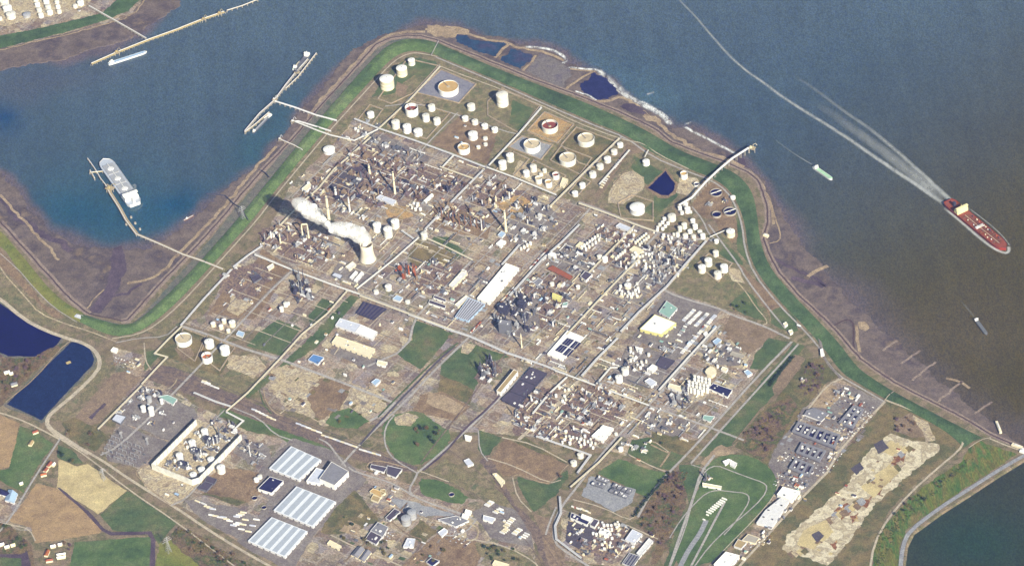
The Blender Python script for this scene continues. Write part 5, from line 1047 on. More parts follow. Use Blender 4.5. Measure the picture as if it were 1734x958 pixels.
# ------------------------------------------------------------------ named buildings (roof outline, height px, roof, wall, label, options)
WHROOF = S('warehouse_roof', '#dde2ec', .6, 0, .06); WHSTR = S('skylight_strip', '#aab2c0', .5, 0, .1)
BL = [
([(576,539),(611,549.5),(601,562.5),(568,551)],3,PALE,OFFW,'long shed with blue-grey roof, western half','warehouse',dict(units=2)),
([(612,550),(639,562),(631,574.5),(602,563)],3,WHITE,OFFW,'long shed with bright white roof, eastern half','warehouse',dict(units=3)),
([(570,568.6),(635,590.6),(626,604),(562,580)],4,CREAM,CREAM,'long low shed with cream white roof','warehouse',dict(units=6)),
([(530.7,600),(548.4,605),(538,616.6),(522,609)],3,BLUE,OFFW,'square shed with bright blue roof','shed',dict(units=1)),
([(616,511),(654.5,523),(632,541),(603,530)],1.5,NAVY,DARKS,'navy solar roof over car ports','solar roof',dict(stripes=6,stripe_m=ROOFD)),
([(640,610),(656,613.5),(652,620),(638,616)],3,CREAM,WHITE,'little cream roofed hut','hut',{}),
([(629,647),(637,641),(644.5,644),(636,652)],3,PBLUE,OFFW,'small pale blue roofed shed','shed',{}),
([(190,710),(197,701),(213,705.4),(204,717)],3,PALE,STEEL,'pale grey roofed electrical hall','hall',{}),
([(268,671),(284,668.6),(300,675.5),(293,684.7)],3,TEAL,OFFW,'sage green roofed hall','hall',{}),
([(187.6,593),(192,588),(200,590.5),(197,596)],2.5,WHITE,WHITE,'white flat gate office','office',{}),
([(493,755),(544,778),(507,812),(456,792)],4,WHROOF,OFFW,'wide warehouse with striped pale roof, northernmost','warehouse',dict(stripes=4,stripe_m=WHSTR,par=False,grp='striped warehouses')),
([(502,823),(569,849),(530.5,891),(463.5,863)],4,WHROOF,OFFW,'wide warehouse with striped pale roof, middle one','warehouse',dict(stripes=5,stripe_m=WHSTR,par=False,grp='striped warehouses')),
([(460,875),(520.6,899),(483,942),(420,915)],4,WHROOF,OFFW,'wide warehouse with striped pale roof, southernmost','warehouse',dict(stripes=5,stripe_m=WHSTR,par=False,grp='striped warehouses')),
([(561.5,782),(590,798),(566.5,821),(541,810)],9,ROOFG,WHITE,'tall grey roofed high-bay warehouse','warehouse',{}),
([(536,792),(552,797),(541,818),(519,814)],5,PALE,WHITE,'lower pale wing of the tall warehouse','warehouse',{}),
([(457,807),(479.6,814),(460,834),(437,827)],5,NAVY,WHITE,'navy roofed building with white walls','factory hall',dict(units=2)),
([(352,806),(367,811),(362,819),(347,814)],3,ROOFD,STEEL,'dark brown roofed substation, upper one','substation',{}),
([(347,815),(360,819),(350,830),(335,826)],3,ROOFD,STEEL,'dark brown roofed substation, lower one','substation',{}),
([(629,786),(655,791),(650,799),(627,792)],3,ROOFD,OFFW,'dark roofed railway office, west wing','office',{}),
([(656,788),(681,794),(670,808),(655,802)],3,ROOFD,OFFW,'dark roofed railway office, east wing','office',{}),
([(626,832),(632,827),(652,834),(644,842)],3,RTAN,CREAM,'beige villa main block','office',{}),
([(644,829),(652,828),(653,834),(646,838)],3,ROOFT,CREAM,'beige villa small wing','office',{}),
([(632,838),(644,842),(640,850),(628,845)],2,ROOFT,CREAM,'beige villa lower wing','office',{}),
([(668,861),(678,866),(660,881),(653,876)],3,ROOFD,OFFW,'narrow dark roofed workshop','workshop',dict(units=2)),
([(640,884),(657,892),(648,908),(628,898)],4,ROOFG,OFFW,'grey office block, upper half','office',dict(units=4)),
([(628,899),(647,908),(637,921),(619,912)],3,ROOFD,OFFW,'grey office block, lower half','office',dict(units=3)),
([(606,924),(618,929),(606,944),(594,938)],3,ROOFG,CREAM,'grey gabled workshop, west one','workshop',dict(ridge=True)),
([(619,929),(629,934),(617,950),(607,945)],3,ROOFG,CREAM,'grey gabled workshop, east one','workshop',dict(ridge=True)),
([(559,914),(578,924),(574,930),(554,920)],2.5,CREAM,CREAM,'long cream garage','garage',{}),
([(690,911),(703,912),(700,925),(683,925)],3,PALE,OFFW,'pale flat laboratory','laboratory',dict(units=2)),
([(787,736),(799,739),(796,745),(788,743)],3,WHITE,WHITE,'small white relay house','hut',{}),
([(785.6,779.6),(794,776),(802,785),(792,788)],3,PALE,OFFW,'small grey-blue signal building','hut',{}),
([(834,802),(841,801),(855,814),(849,822)],3.5,CREAM,CREAM,'long cream railway shed','shed',dict(units=2)),
([(819,872),(839,877),(833,884),(818,879)],3,PALE,WHITE,'white-blue canopy in the trailer park','canopy',{}),
([(789,862),(799,865),(796,870),(787,868)],3,WHITE,WHITE,'white box building, northern one','building',{}),
([(784,869),(794,872),(790,878),(782,875)],3,WHITE,WHITE,'white box building, southern one','building',{}),
([(742,879),(772,873),(794,881),(772,891)],3,ROOFG,OFFW,'dark angular administration building','office',dict(units=6)),
([(742,901),(752,894),(758,898),(748,908)],3,PALE,WHITE,'pale office near the tree yard','office',{}),
([(722,951),(730,944),(744,949),(732,958)],3,NAVY,OFFW,'small dark solar roofed office','office',{}),
([(838,948),(862,955),(858,962),(834,955)],3,CREAM,CREAM,'cream villa at the garden edge','house',{}),
([(1002,738),(1021,720),(1039,725),(1021,747)],3.5,WHITE,WHITE,'bright white flat roofed hall','hall',dict(units=2)),
([(968,868),(999,881),(994,888),(966,876)],4,NAVY,WHITE,'long navy roofed laboratory','laboratory',dict(units=3)),
([(986,870),(1004,877),(1001,883),(984,876)],5,WHITE,WHITE,'white roofed laboratory strip','laboratory',{}),
([(1006,878),(1014,881),(1007,892),(999,888)],4,ROOFD,WHITE,'small dark roofed laboratory end','laboratory',{}),
([(1071,896),(1087.6,904),(1074,919),(1059,913)],4,PALE,OFFW,'square pale grey production hall','hall',dict(units=2)),
([(1099,911),(1106,916),(1084,941),(1078,936)],3,OFFW,OFFW,'long narrow white store','store',{}),
([(1066,936),(1084,942),(1071,960),(1054,953)],2,NAVY,OFFW,'gridded navy solar roof','solar roof',dict(stripes=4,stripe_m=ROOFG)),
([(1018,893),(1034,899),(1030,907),(1014,901)],4,WHITE,WHITE,'white vessel hall with blocks','hall',dict(units=5)),
([(1322,842),(1336,848),(1308,891),(1281,884),(1296,863)],4,OFFW,OFFW,'large flat white roofed hall','hall',dict(units=9)),
([(1326,824),(1355,832),(1341,847),(1316,837)],5,WHITE,WHITE,'white block with two dark roof courts','office',dict(units=2)),
([(1267,904),(1285,910),(1279,919),(1257,914)],3,CONC,CREAM,'square concrete roofed hall','hall',{}),
([(1250,913),(1264,918),(1255,928),(1243,924)],3,ROOFT,OFFW,'tan flat roofed shop','shop',{}),
([(1229,934),(1252,940),(1237,958),(1209,955)],5,WHITE,WHITE,'long white hall at the frame edge','hall',dict(units=3)),
([(1224,781),(1234,777),(1239,779),(1228,786)],3,WHITE,WHITE,'white control hut of the track, long','hut',{}),
([(1238,779),(1248,784),(1244,791),(1236,786)],3,OFFW,WHITE,'white control hut of the track, square','hut',{}),
([(1190,817),(1222,823),(1221,827),(1190,822)],2.5,CREAM,WHITE,'long white service shed','shed',{}),
([(1109,533),(1145,547),(1120,566),(1084,557)],5,WHITE,YELL,'huge white hall with yellow end wall','hall',dict(units=2)),
([(1129,510),(1147,522),(1133,538),(1116,528)],3.5,TEAL,OFFW,'pale green-white annexe hall','hall',dict(units=2)),
([(961,560),(988,571),(952.5,609),(927,599)],3,WHITE,WHITE,'white roofed hall with navy solar fields','hall',{}),
([(1120,603),(1142.6,611),(1128,625),(1111,618)],1.5,ROOFD,DARKS,'dark square slab building','building',dict(units=1)),
([(1097,624),(1105,617),(1113,621),(1105,629)],4,WHITE,WHITE,'white cube hall, northern','hall',{}),
([(1092,645),(1100,640),(1112,647),(1103,654)],4,PALE,WHITE,'white cube hall, southern','hall',{}),
([(1076,587),(1089,590),(1085,596),(1078,593)],3,WHITE,WHITE,'little white steel shed','shed',{}),
([(1203,620),(1209,622),(1213,627),(1211,632),(1205,636),(1197,633),(1194,629),(1197,624)],5,CREAM,CREAM,'cream octagonal hall','hall',{}),
([(1134,649),(1159,656),(1153,664),(1131,655)],3.5,CREAM,OFFW,'cream slab roofed compressor hall','hall',{}),
([(1208,649),(1240,660),(1232,672),(1199,657)],3,NAVY,WHITE,'navy roofed hall with white front wall','hall',dict(units=3)),
([(1207,578),(1215,572),(1222,576),(1212.5,584)],3,PBLUE,OFFW,'pale blue roofed shed','shed',{}),
([(1260,629),(1266,626),(1274,632),(1266,636)],3,PBLUE,WHITE,'pale blue roofed hut','hut',{}),
([(1224,621),(1233,624),(1229,629),(1221,625)],3,CREAM,WHITE,'cream roofed hut','hut',{}),
([(1192,703),(1210,705),(1203,714),(1190,709)],2,TEAL,OFFW,'teal roofed low shed','shed',{}),
([(857,446),(879,454),(829,513),(808,505)],4,WHITE,WHITE,'very long white hall','hall',dict(units=4)),
([(793.5,504),(821,515),(793,543),(771,536)],3.5,PALE,PBLUE,'grey-blue ribbed roof hall','hall',dict(stripes=7,stripe_m=ROOFG)),
([(782,459),(791.6,462.7),(767,487),(760,483)],4,OFFW,CREAM,'long narrow off-white hall','hall',dict(units=2)),
([(789,500),(794,503),(776,520),(770,516)],3,OFFW,CREAM,'narrow cream-white shed','shed',{}),
([(928,431),(934,427),(942,430),(937,436)],7,WHITE,WHITE,'tall white cube tower','tower building',{}),
([(840,413),(848,406),(857,409),(848,418.5)],3,WHITE,WHITE,'square white roofed control house','control house',{}),
([(843,398),(849,392),(856,395),(850,402)],3,PBLUE,OFFW,'pale blue switch house','switch house',{}),
([(936,496),(951.5,502),(949,508),(935,503)],4,YELL,YELL,'pale yellow roofed shed','shed',{}),
([(954,513),(962,511),(960,517),(952,518)],3,TEAL,OFFW,'mint green hut','hut',{}),
([(983,468),(991,459),(1003,464.5),(992,475)],4,ROOFD,WHITE,'dark roofed hall with white walls','hall',{}),
([(927,455),(936,449.5),(970,468),(965,474)],2,ROOFR,RUST,'long red-brown roofed hall','hall',{}),
([(903,478),(912,471),(919,475),(910,484)],3,ROOFG,OFFW,'grey square hut','hut',{}),
([(975,417),(982,410),(991,413),(984,421)],3,CREAM,CREAM,'cream block beside the drum rows','block',{}),
([(1066,423),(1074,417),(1089.5,424),(1078,432)],3,CREAM,CREAM,'cream square slab roof','hall',{}),
([(846,541),(866,544),(864,552),(844,549)],15,ROOFG,STEEL,'tall dark grey process tower block','tower block',dict(units=3)),
([(850,512),(864,516),(858,526),(843,521)],9,DARKS,DARKS,'dark lattice clad block','tower block',dict(units=3)),
([(880,505),(892,509),(886,517),(876,513)],9,DARKS,DARKS,'dark clad twin block','tower block',dict(units=2)),
([(899,622),(926,632),(908,652),(881,642)],3,ROOFD,DARKS,'dark wide shed, northern bay','shed',dict(units=5)),
([(880,643),(907,653),(890,672),(864,662)],3,ROOFD,DARKS,'dark wide shed, middle bay','shed',dict(units=4)),
([(863,663),(889,673),(878,690),(849,676)],3,ROOFD,DARKS,'dark wide shed, southern bay','shed',dict(units=2)),
([(870,626),(877,629),(848,664),(841,661)],7,ROOFT,WHITE,'long tall tan roofed slab house with white end','slab house',{}),
([(718,340),(731,328),(734,330),(721,342)],3,WHITE,WHITE,'thin white pipe shed','shed',{}),
([(637,335),(644,330),(650,332),(644,338)],3,PALE,OFFW,'pale blue roof block, northern','block',{}),
([(646,338),(652,333),(671,340),(665,347)],3,PALE,OFFW,'pale blue roof block, southern','block',{}),
([(585,452),(597,443),(603,448),(592,457)],3,OFFW,CREAM,'white L shaped office','office',{}),
([(592,470),(602,459),(606,461),(596,472)],3,WHITE,OFFW,'white narrow hall, northern','hall',{}),
([(599,475),(612,460),(616,462),(604,477)],3,WHITE,OFFW,'white narrow hall, southern','hall',{}),
([(562,466),(567,462),(580,466),(576,472)],3,PALE,STEEL,'pale blue grey workshop','workshop',{}),
([(665,506),(672,500),(682,504),(677,510)],3,PBLUE,OFFW,'pale blue flat workshop','workshop',{}),
([(736,500),(755,507),(754,511),(734,504)],3,ROOFD,WHITE,'white fronted dark roof office, upper','office',{}),
([(728,508),(755,517),(753,522),(726,513)],3,ROOFD,WHITE,'white fronted dark roof office, lower','office',{}),
([(511,320),(524,309),(528,315),(520,323)],4,CREAM,WHITE,'cream white angular hall','hall',{}),
([(840,262),(0,0),(0,0),(0,0)],0,0,0,'','',None),
([(953,301),(962,304),(955,316),(948,314)],3,CREAM,CREAM,'long cream pump house','pump house',{}),
([(1043,383),(1050,378),(1072,387),(1067,393)],3,PALE,OFFW,'long pale grey store','store',{}),
([(421,589),(402,0),(0,0),(0,0)],0,0,0,'','',None),
([(400,566),(404,560),(414,563),(411,570)],2.5,PBLUE,OFFW,'pale blue twin shed','shed',{}),
([(452,452),(462,446),(464,450),(455,457)],3,OFFW,CREAM,'cream bracket shaped shed','shed',{}),
([(424,468),(438,464),(443,470),(430,478)],3,ROOFD,STEEL,'dark roofed compressor shed','shed',{}),
([(1366,694),(1378,690),(1403,700),(1391,712),(1362,701)],3,ROOFG,OFFW,'grey roofed flat block','block',dict(units=3)),
([(1389,592),(1393,590),(1396,600),(1390,601)],3,WHITE,WHITE,'white gatehouse canopy','gatehouse',{}),
([(0,826),(22,834),(20,842),(-14,832)],3,NAVY,OFFW,'navy blue barn roof','barn',dict(ridge=True)),
([(14,828),(30,835),(24,851),(8,846)],3,PBLUE,OFFW,'pale blue barn roof','barn',dict(ridge=True)),
([(1326,548),(1331,545),(1334,549),(1329,552)],3,CREAM,WHITE,'cream pump house, upper','pump house',{}),
([(1335,560),(1341,558),(1343,562),(1338,565)],3,CREAM,WHITE,'cream pump house, lower','pump house',{}),
([(1416,655),(0,0),(0,0),(0,0)],0,0,0,'','',None),
([(1214,556),(0,0),(0,0),(0,0)],0,0,0,'','',None),
([(1191,565),(1196,561),(1199,565),(1195,570)],3,WHITE,WHITE,'white kiosk by the container row','kiosk',{}),
([(1240,595),(1262,601),(1256,606),(1236,600)],1.5,CONC,CONC,'light concrete settling slab','slab building',{}),
]
for q, hp, rf, wl, lb, ct, op in BL:
    if op is None: continue
    building(q, hp, rf, wl, lb, ct, ct.replace(' ', '_') if ct not in ('block',) else 'flat_block', **op)
    cx = sum(p[0] for p in q) / len(q); cy = sum(p[1] for p in q) / len(q); d1 = math.hypot(q[0][0] - q[1][0], q[0][1] - q[1][1]); d2 = math.hypot(q[2][0] - q[1][0], q[2][1] - q[1][1])
    L, Wd = max(d1, d2), min(d1, d2); a, b = (q[0], q[1]) if d1 > d2 else (q[1], q[2]); ux, uy = (b[0] - a[0]) / L, (b[1] - a[1]) / L; k = max(1, int(L / Wd + .5))
    for i in range(k): f = ((i + .5) / k - .5) * L; OCC.append((cx + ux * f, cy + uy * f + hp * .5, Wd * .62 + 2))
# solar fields on the white hall
def panel_field(q, h_px, label, cells=(4, 3)):
    cx = sum(p[0] for p in q) / 4; cy = sum(p[1] for p in q) / 4; _, _, h = base(cx, cy, h_px); wq = [G(x, y, h + .9) for x, y in q]; ox, oy = wq[0]
    t = empty('solar_field', (ox, oy, h)); L = [(x - ox, y - oy) for x, y in wq]
    def at(u, v): return tuple((L[0][i] * (1 - u) + L[1][i] * u) * (1 - v) + (L[3][i] * (1 - u) + L[2][i] * u) * v for i in (0, 1))
    for i in range(cells[0]):
        for j in range(cells[1]):
            u0, u1, v0, v1 = (i + .06) / cells[0], (i + .94) / cells[0], (j + .04) / cells[1], (j + .96) / cells[1]
            MB().prism([at(u0, v0), at(u1, v0), at(u1, v1), at(u0, v1)], .3, .55).build('solar_panel', NAVY, t)
    return tag(t, label, 'solar field', (cx, cy), 'solar fields on the white hall')
panel_field([(961, 571), (973, 575), (951, 598), (939, 593)], 3, 'navy solar field, upper one on the white roof', (3, 2)); panel_field([(967, 573), (0, 0), (0, 0), (0, 0)], 3, 'x') if False else None
panel_field([(947, 574) , (959.5, 572), (942, 591), (932, 592)], 3, 'navy solar field, western one on the white roof', (2, 3)) if False else None
panel_field([(975, 576), (985, 580), (962, 604), (952, 600)], 3, 'navy solar field, lower one on the white roof', (3, 2))
# courtyard blocks
def courtyard(q, nx_, ny_, hp, roof, court, label, cubes=True):
    cx = sum(p[0] for p in q) / 4; cy = sum(p[1] for p in q) / 4; _, _, h = base(cx, cy, hp); wq = [G(x, y, h) for x, y in q]; ox = sum(p[0] for p in wq) / 4; oy = sum(p[1] for p in wq) / 4
    L = [(x - ox, y - oy) for x, y in wq]; t = empty('courtyard_block', (ox, oy, 0))
    ar = sum(L[i][0] * L[(i + 1) % 4][1] - L[(i + 1) % 4][0] * L[i][1] for i in range(4))
    if ar < 0: L = [L[0], L[3], L[2], L[1]]
    def at(u, v): return tuple((L[0][i] * (1 - u) + L[1][i] * u) * (1 - v) + (L[3][i] * (1 - u) + L[2][i] * u) * v for i in (0, 1))
    MB().prism(L, 0, h * .35).build('ground_floor', court, t); wm = MB(); e1 = math.dist(L[0], L[1]); e2 = math.dist(L[1], L[2]); t1, t2 = 5 / e1, 5 / e2
    if e1 < e2: nx_, ny_ = ny_, nx_
    for i in range(nx_ + 1):
        u = i * (1 - t1) / nx_; wm.prism([at(u, 0), at(u + t1, 0), at(u + t1, 1), at(u, 1)], h * .2, h)
    for j in range(ny_ + 1):
        v = j * (1 - t2) / ny_
        for i in range(nx_):
            u0 = i * (1 - t1) / nx_ + t1; u1 = (i + 1) * (1 - t1) / nx_; wm.prism([at(u0, v), at(u1, v), at(u1, v + t2), at(u0, v + t2)], h * .2, h - .01)
    wm.build('wing', roof, t); r_ = random.Random(int(cx))
    if cubes:
        for i in range(nx_):
            for j in range(ny_):
                for k in range(2):
                    x, y = at((i + r_.uniform(.25, .8)) / nx_, (j + r_.uniform(.25, .8)) / ny_); MB().box(x, y, h * .3, h * r_.uniform(.6, 1.0), r_.uniform(3, 6), r_.uniform(3, 5), UA).build('skylight', WHITE, t)
    OCC.extend([(q[0][0] * (1 - f) + q[1][0] * f, cy, 14) for f in (.2, .5, .8)])
    return tag(t, label, 'office block', (cx, cy), 'courtyard blocks')
courtyard([(1445, 685), (1463, 692), (1444, 724), (1420, 714)], 3, 2, 4, ROOFG, NAVY, 'navy courtyard block with grey wings')
courtyard([(1352, 712), (1423, 735), (1413, 757), (1341, 729)], 6, 1, 4, ROOFG, NAVY, 'long grey courtyard block, northernmost of three')
courtyard([(1357, 748), (1399, 762), (1388, 780), (1348, 764)], 4, 1, 4, ROOFG, ROOFD, 'grey courtyard block, middle of three')
courtyard([(1347, 774), (1379, 787), (1370, 805), (1336, 791)], 3, 1, 4, ROOFG, ROOFD, 'grey courtyard block, southernmost of three')
for i, q in enumerate(([(1016, 804), (1034, 810), (1020, 826), (998, 820)], [(1040, 815), (1072, 829), (1060, 843), (1030, 832)])):
    cx = sum(p[0] for p in q) / 4; cy = sum(p[1] for p in q) / 4
    for a in range(3 + i):
        for b in range(2):
            u, v = (a + .5) / (3 + i), (b + .5) / 2; x = (q[0][0] * (1 - u) + q[1][0] * u) * (1 - v) + (q[3][0] * (1 - u) + q[2][0] * u) * v; y = (q[0][1] * (1 - u) + q[1][1] * u) * (1 - v) + (q[3][1] * (1 - u) + q[2][1] * u) * v
            building(quad(x, y, 6, 7), 3.5, ROOFG, STEEL, 'grey cooler block', 'cooler', 'cooler_block', units=2, grp='grey cooler blocks', par=False)
OCC.append((1035, 824, 30))
# white wall compound
def walls():
    pts = [(332, 710), (257, 785), (324, 812), (337, 808), (408, 735)]; wp = GW(pts, 18); ox, oy = wp[1]
    t = empty('noise_wall', (ox, oy, 0)); L = [(x - ox, y - oy) for x, y in wp]; MB().strip(L, 1.0, 0, 18).build('wall_panel', S('weathered_panel', '#dcdcd6', .7, 0, .2, .08), t); m_ = MB()
    for p in dens(L, 14): m_.box(p[0], p[1], 0, 18.4, 2.6, 1.0, UA)
    m_.build('wall_post', CONC, t); tag(t, 'high white noise wall on three sides of the power plant', 'wall', (300, 800), None, True)
walls()
for i, (x, y) in enumerate(((352, 740), (331, 759), (310, 782))):
    building(quad(x, y + 2, 13, 9), 6, DARKS, STEEL, 'dark boiler house', 'boiler house', 'boiler_house', units=4, grp='dark boiler houses of the compound')
    stack(x + 10, y + 12, 12, 2.4, OFFW, 'short white boiler chimney')
    tank(x - 14, y - 4, 5, 4, 'd')
for i in range(7): unit(338 + i * 9, 778 - i * 9.5, 'dark', rk, 15, .5)
for (x, y) in ((284, 786), (300, 772), (318, 752), (334, 733), (318, 792), (336, 774), (352, 757), (368, 741), (384, 745), (300, 793), (366, 762), (380, 728)): unit(x, y, 'grey', rk, 15, .5)
for (x, y) in ((392, 722), (372, 712), (360, 717), (398, 733)): unit(x, y, 'grey', rk, 12, .5)
# ------------------------------------------------------------------ chimneys
for a in ((558, 379, 45, 5.2, CREAM, 'tall thick cream flue stack'), (669, 328, 36, 3.6, CREAM, 'tall cream flue stack'), (857, 392, 35, 4.2, CREAM, 'tall cream-yellow flue stack'), (592.5, 359, 24, 3.2, WHITE, 'slim white flue stack'), (883.6, 588.5, 24, 2.4, CREAM, 'slim cream flue stack by dark tower'), (513, 403, 22, 2.8, CREAM, 'left leg of the cream twin flue'), (523, 403, 22, 2.8, CREAM, 'right leg of the cream twin flue'), (475, 412, 17, 2.6, CREAM, 'short cream flue stack'), (626, 294, 15, 4, CREAM, 'stubby cream flue'), (569, 329, 11, 5, WHITE, 'stubby white flue'), (449, 408, 12, 2, SILV, 'thin silver flue stack'), (424, 772, 20, 1.8, OFFW, 'white guyed mast stack'), (700, 463, 14, 2.4, ORANGE, 'orange lattice flare stack'), (693, 466, 18, 2.6, ORANGE, 'tall orange lattice flare stack'), (688, 460, 13, 2.2, ORANGE, 'short orange flare stack'), (760, 372, 18, 2, RUST, 'rusty furnace stack'), (768, 376, 18, 2, RUST, 'rusty furnace stack'), (778, 379, 20, 2.2, RUST, 'rusty furnace stack'), (788, 381, 19, 2, RUST, 'rusty furnace stack'), (798, 384, 19, 2, RUST, 'rusty furnace stack'), (808, 387, 18, 2, RUST, 'rusty furnace stack'), (816, 390, 20, 2, OFFW, 'pale furnace stack'), (748, 366, 17, 2, RUST, 'rusty furnace stack')): stack(*a)
arch = empty('flue_duct', (*G(518, 403), 0)); MB().tube([(-7.5, 0, 42), (-6, 0, 46), (6, 0, 46), (7.5, 0, 42)], 2.0, 8).build('duct', CREAM, arch); tag(arch, 'cream arched duct joining the twin flues', 'duct', (518, 380))
# ------------------------------------------------------------------ cooling tower and its plume
bx, by, ch = base(620, 413, 28); k = mpp(620, 440); ct = empty('cooling_tower', (bx, by, 0)); r = 13.8 * k
MB().lathe(0, 0, [(r * 1.0, 4), (r * .93, ch * .15), (r * .84, ch * .35), (r * .78, ch * .55), (r * .755, ch * .75), (r * .77, ch), (r * .74, ch), (r * .72, ch * .75), (r * .75, ch * .5)], 48).build('shell', S('tower_concrete', '#e2d8c6', .8, 0, .1, .05), ct, smooth=True)
m_ = MB()
for i in range(28): a = i * 6.2832 / 28; m_.tube([(r * 1.06 * math.cos(a), r * 1.06 * math.sin(a), 0), (r * math.cos(a + .11), r * math.sin(a + .11), 4.2)], .5, 4)
m_.build('legs', CONC, ct); MB().lathe(0, 0, [(r * 1.12, 0), (r * 1.12, 1.2), (r * 1.05, 1.2)], 48).build('basin', CONC, ct); tag(ct, 'cream hyperbolic cooling tower under the white steam', 'cooling tower', (621, 440), None, True); OCC.append((621, 440, 17))
def plume():
    path = [(620, 409, 29, 8), (614, 402, 33, 12), (606, 396, 38, 14), (596, 391, 42, 12), (585, 391, 46, 13), (574, 389, 50, 12), (563, 386, 54, 10), (553, 380, 58, 7), (543, 372, 62, 9), (533, 364, 66, 12), (524, 357, 70, 14), (516, 350, 74, 12)]
    bm_v = []; rp = random.Random(9); mb = MB()
    import bmesh
    bm = bmesh.new()
    for i, (x, y, hp, rr) in enumerate(path):
        for j in range(5):
            f = rp.uniform(.35, .72) if j else .72; ox, oy = (rp.uniform(-.55, .55) * rr, rp.uniform(-.5, .5) * rr) if j else (0, 0)
            _, _, z = base(x, y, hp); wx, wy = G(x + ox, y + oy, z); s_ = rr * f * 1.45
            mt = Matrix.Translation((wx, wy, z + rp.uniform(-4, 4))) @ Matrix.Diagonal((s_, s_, s_ * .9, 1)); bmesh.ops.create_icosphere(bm, subdivisions=2, radius=1, matrix=mt)
    me = bpy.data.meshes.new('steam_plume'); bm.to_mesh(me); bm.free(); o = link('steam_plume', me)
    def dsp(sz, st):
        tx = bpy.data.textures.new('billow', 'CLOUDS'); tx.noise_scale = sz; tx.noise_depth = 3; d = o.modifiers.new('d', 'DISPLACE'); d.texture = tx; d.strength = st; d.mid_level = .5; d.texture_coords = 'GLOBAL'
    rm = o.modifiers.new('r', 'REMESH'); rm.mode = 'VOXEL'; rm.voxel_size = 1.8; dsp(16, 13); dsp(6, 6); dg = bpy.context.evaluated_depsgraph_get(); m2 = bpy.data.meshes.new_from_object(o.evaluated_get(dg)); o.modifiers.clear(); o.data = m2
    m2.polygons.foreach_set('use_smooth', [True] * len(m2.polygons))
    k = NT('steam'); k.b.inputs['Base Color'].default_value = (.99, .99, 1, 1); k.b.inputs['Roughness'].default_value = 1; k.b.inputs['Specular IOR Level'].default_value = 0
    k.b.inputs['Subsurface Weight'].default_value = 1.0; k.b.inputs['Subsurface Radius'].default_value = (14, 14, 15); k.b.inputs['Subsurface Scale'].default_value = 1.0
    tr = k.n('ShaderNodeBsdfTransparent'); mx = k.n('ShaderNodeMixShader'); v = k.position(); k.l(k.ramp(k.noise(v, .06, 5, .7), [(.12,) * 3, (1, 1, 1)], .38, .56), mx.inputs[0]); k.l(tr.outputs[0], mx.inputs[1]); k.l(k.b.outputs[0], mx.inputs[2]); k.l(mx.outputs[0], k.out.inputs[0])
    o.data.materials.clear(); o.data.materials.append(k.m)
    bm = bmesh.new(); rp = random.Random(4)
    for i, (x, y, hp, rr) in enumerate(path + [(509, 344, 77, 12), (503, 340, 80, 8)]):
        for j in range(2):
            _, _, z = base(x, y, hp); wx, wy = G(x + rp.uniform(-3, 3), y + rp.uniform(-3, 3), z); s_ = rr * 1.5 * rp.uniform(.95, 1.2); bmesh.ops.create_icosphere(bm, subdivisions=2, radius=1, matrix=Matrix.Translation((wx, wy, z)) @ Matrix.Diagonal((s_, s_, s_ * .9, 1)))
    me = bpy.data.meshes.new('vapour'); bm.to_mesh(me); bm.free(); vo = link('vapour', me, o); vo.location = (0, 0, 0); rm = vo.modifiers.new('r', 'REMESH'); rm.mode = 'VOXEL'; rm.voxel_size = 3; dg = bpy.context.evaluated_depsgraph_get(); m2 = bpy.data.meshes.new_from_object(vo.evaluated_get(dg)); vo.modifiers.clear(); vo.data = m2
    k = NT('vapour'); k.t.nodes.remove(k.b); pv = k.n('ShaderNodeVolumePrincipled'); pv.inputs['Color'].default_value = (1, 1, 1, 1); pv.inputs['Absorption Color'].default_value = (1, 1, 1, 1); v = k.position(); k.l(k.ramp(k.noise(v, .05, 5, .65), [(.006,) * 3, (.09,) * 3], .40, .6), pv.inputs['Density']); k.l(pv.outputs[0], k.out.inputs['Volume']); vo.data.materials.clear(); vo.data.materials.append(k.m)
    tag(o, 'billowing white steam plume drifting from the cooling tower', 'steam plume', (560, 380), None, True)
plume()
# ------------------------------------------------------------------ pipe racks
RK = [((600,201),(640,217),(703,238),(760,259),(822,283)),((824,283),(870,300),(942,330)),((628,232),(592,264),(566,286),(540,318),(506,348),(470,386),(444,414)),((444,416),(420,432),(395,452)),((769,262),(750,282)),((745,282),(803,303)),((818,288),(778,328),(720,388)),((709,402),(666,440),(604,489)),((588,492),(554,531),(511,566),(474,607),(420,664),(383,696)),((392,456),(345,506),(306,551)),((431,431),(493,456),(560,481),(609,498)),((609,500),(681,527),(769,559)),((692,532),(763,559),(797,570),(857,597),(920,618),(960,634)),((940,627),(978,641),(1013,654),(1099,686)),((1049,234),(1005,276),(931,350)),((981,380),(951,410),(921,436),(863,500)),((917,182),(878,227),(828,280)),((745,113),(694,169),(641,218)),((1196,408),(1160,448),(1129,485),(1082,528),(1051,561)),((1066,254),(1040,284),(1015,312)),((980,344),(1030,362),(1070,378),(1110,392)),((1046,572),(1010,608),(985,636)),((1213,553),(1168,602),(1116,660)),((308,552),(285,574),(262,598),(283,604),(264,624),(240,650)),((328,664),(366,680),(392,688)),((383,697),(412,712),(395,728)),((1082,438),(1050,470),(1010,512),(960,566)),((880,414),(850,448)),((640,219),(600,238),(560,229),(540,222),(500,206)),((720,402),(760,420),(800,440)),((700,404),(680,390)),((505,566),(0,0)),((1053,740),(1014,782),(966,824)),((948,840),(950,868),(940,890),(942,912),(984,944)),((960,638),(928,668),(902,700)),((240,652),(206,686),(166,726)),((908,738),(972,760),(1000,770),(978,800)),((1010,650),(1034,622),(1046,622)),((1074,382),(1050,408),(1012,446),(985,474))]
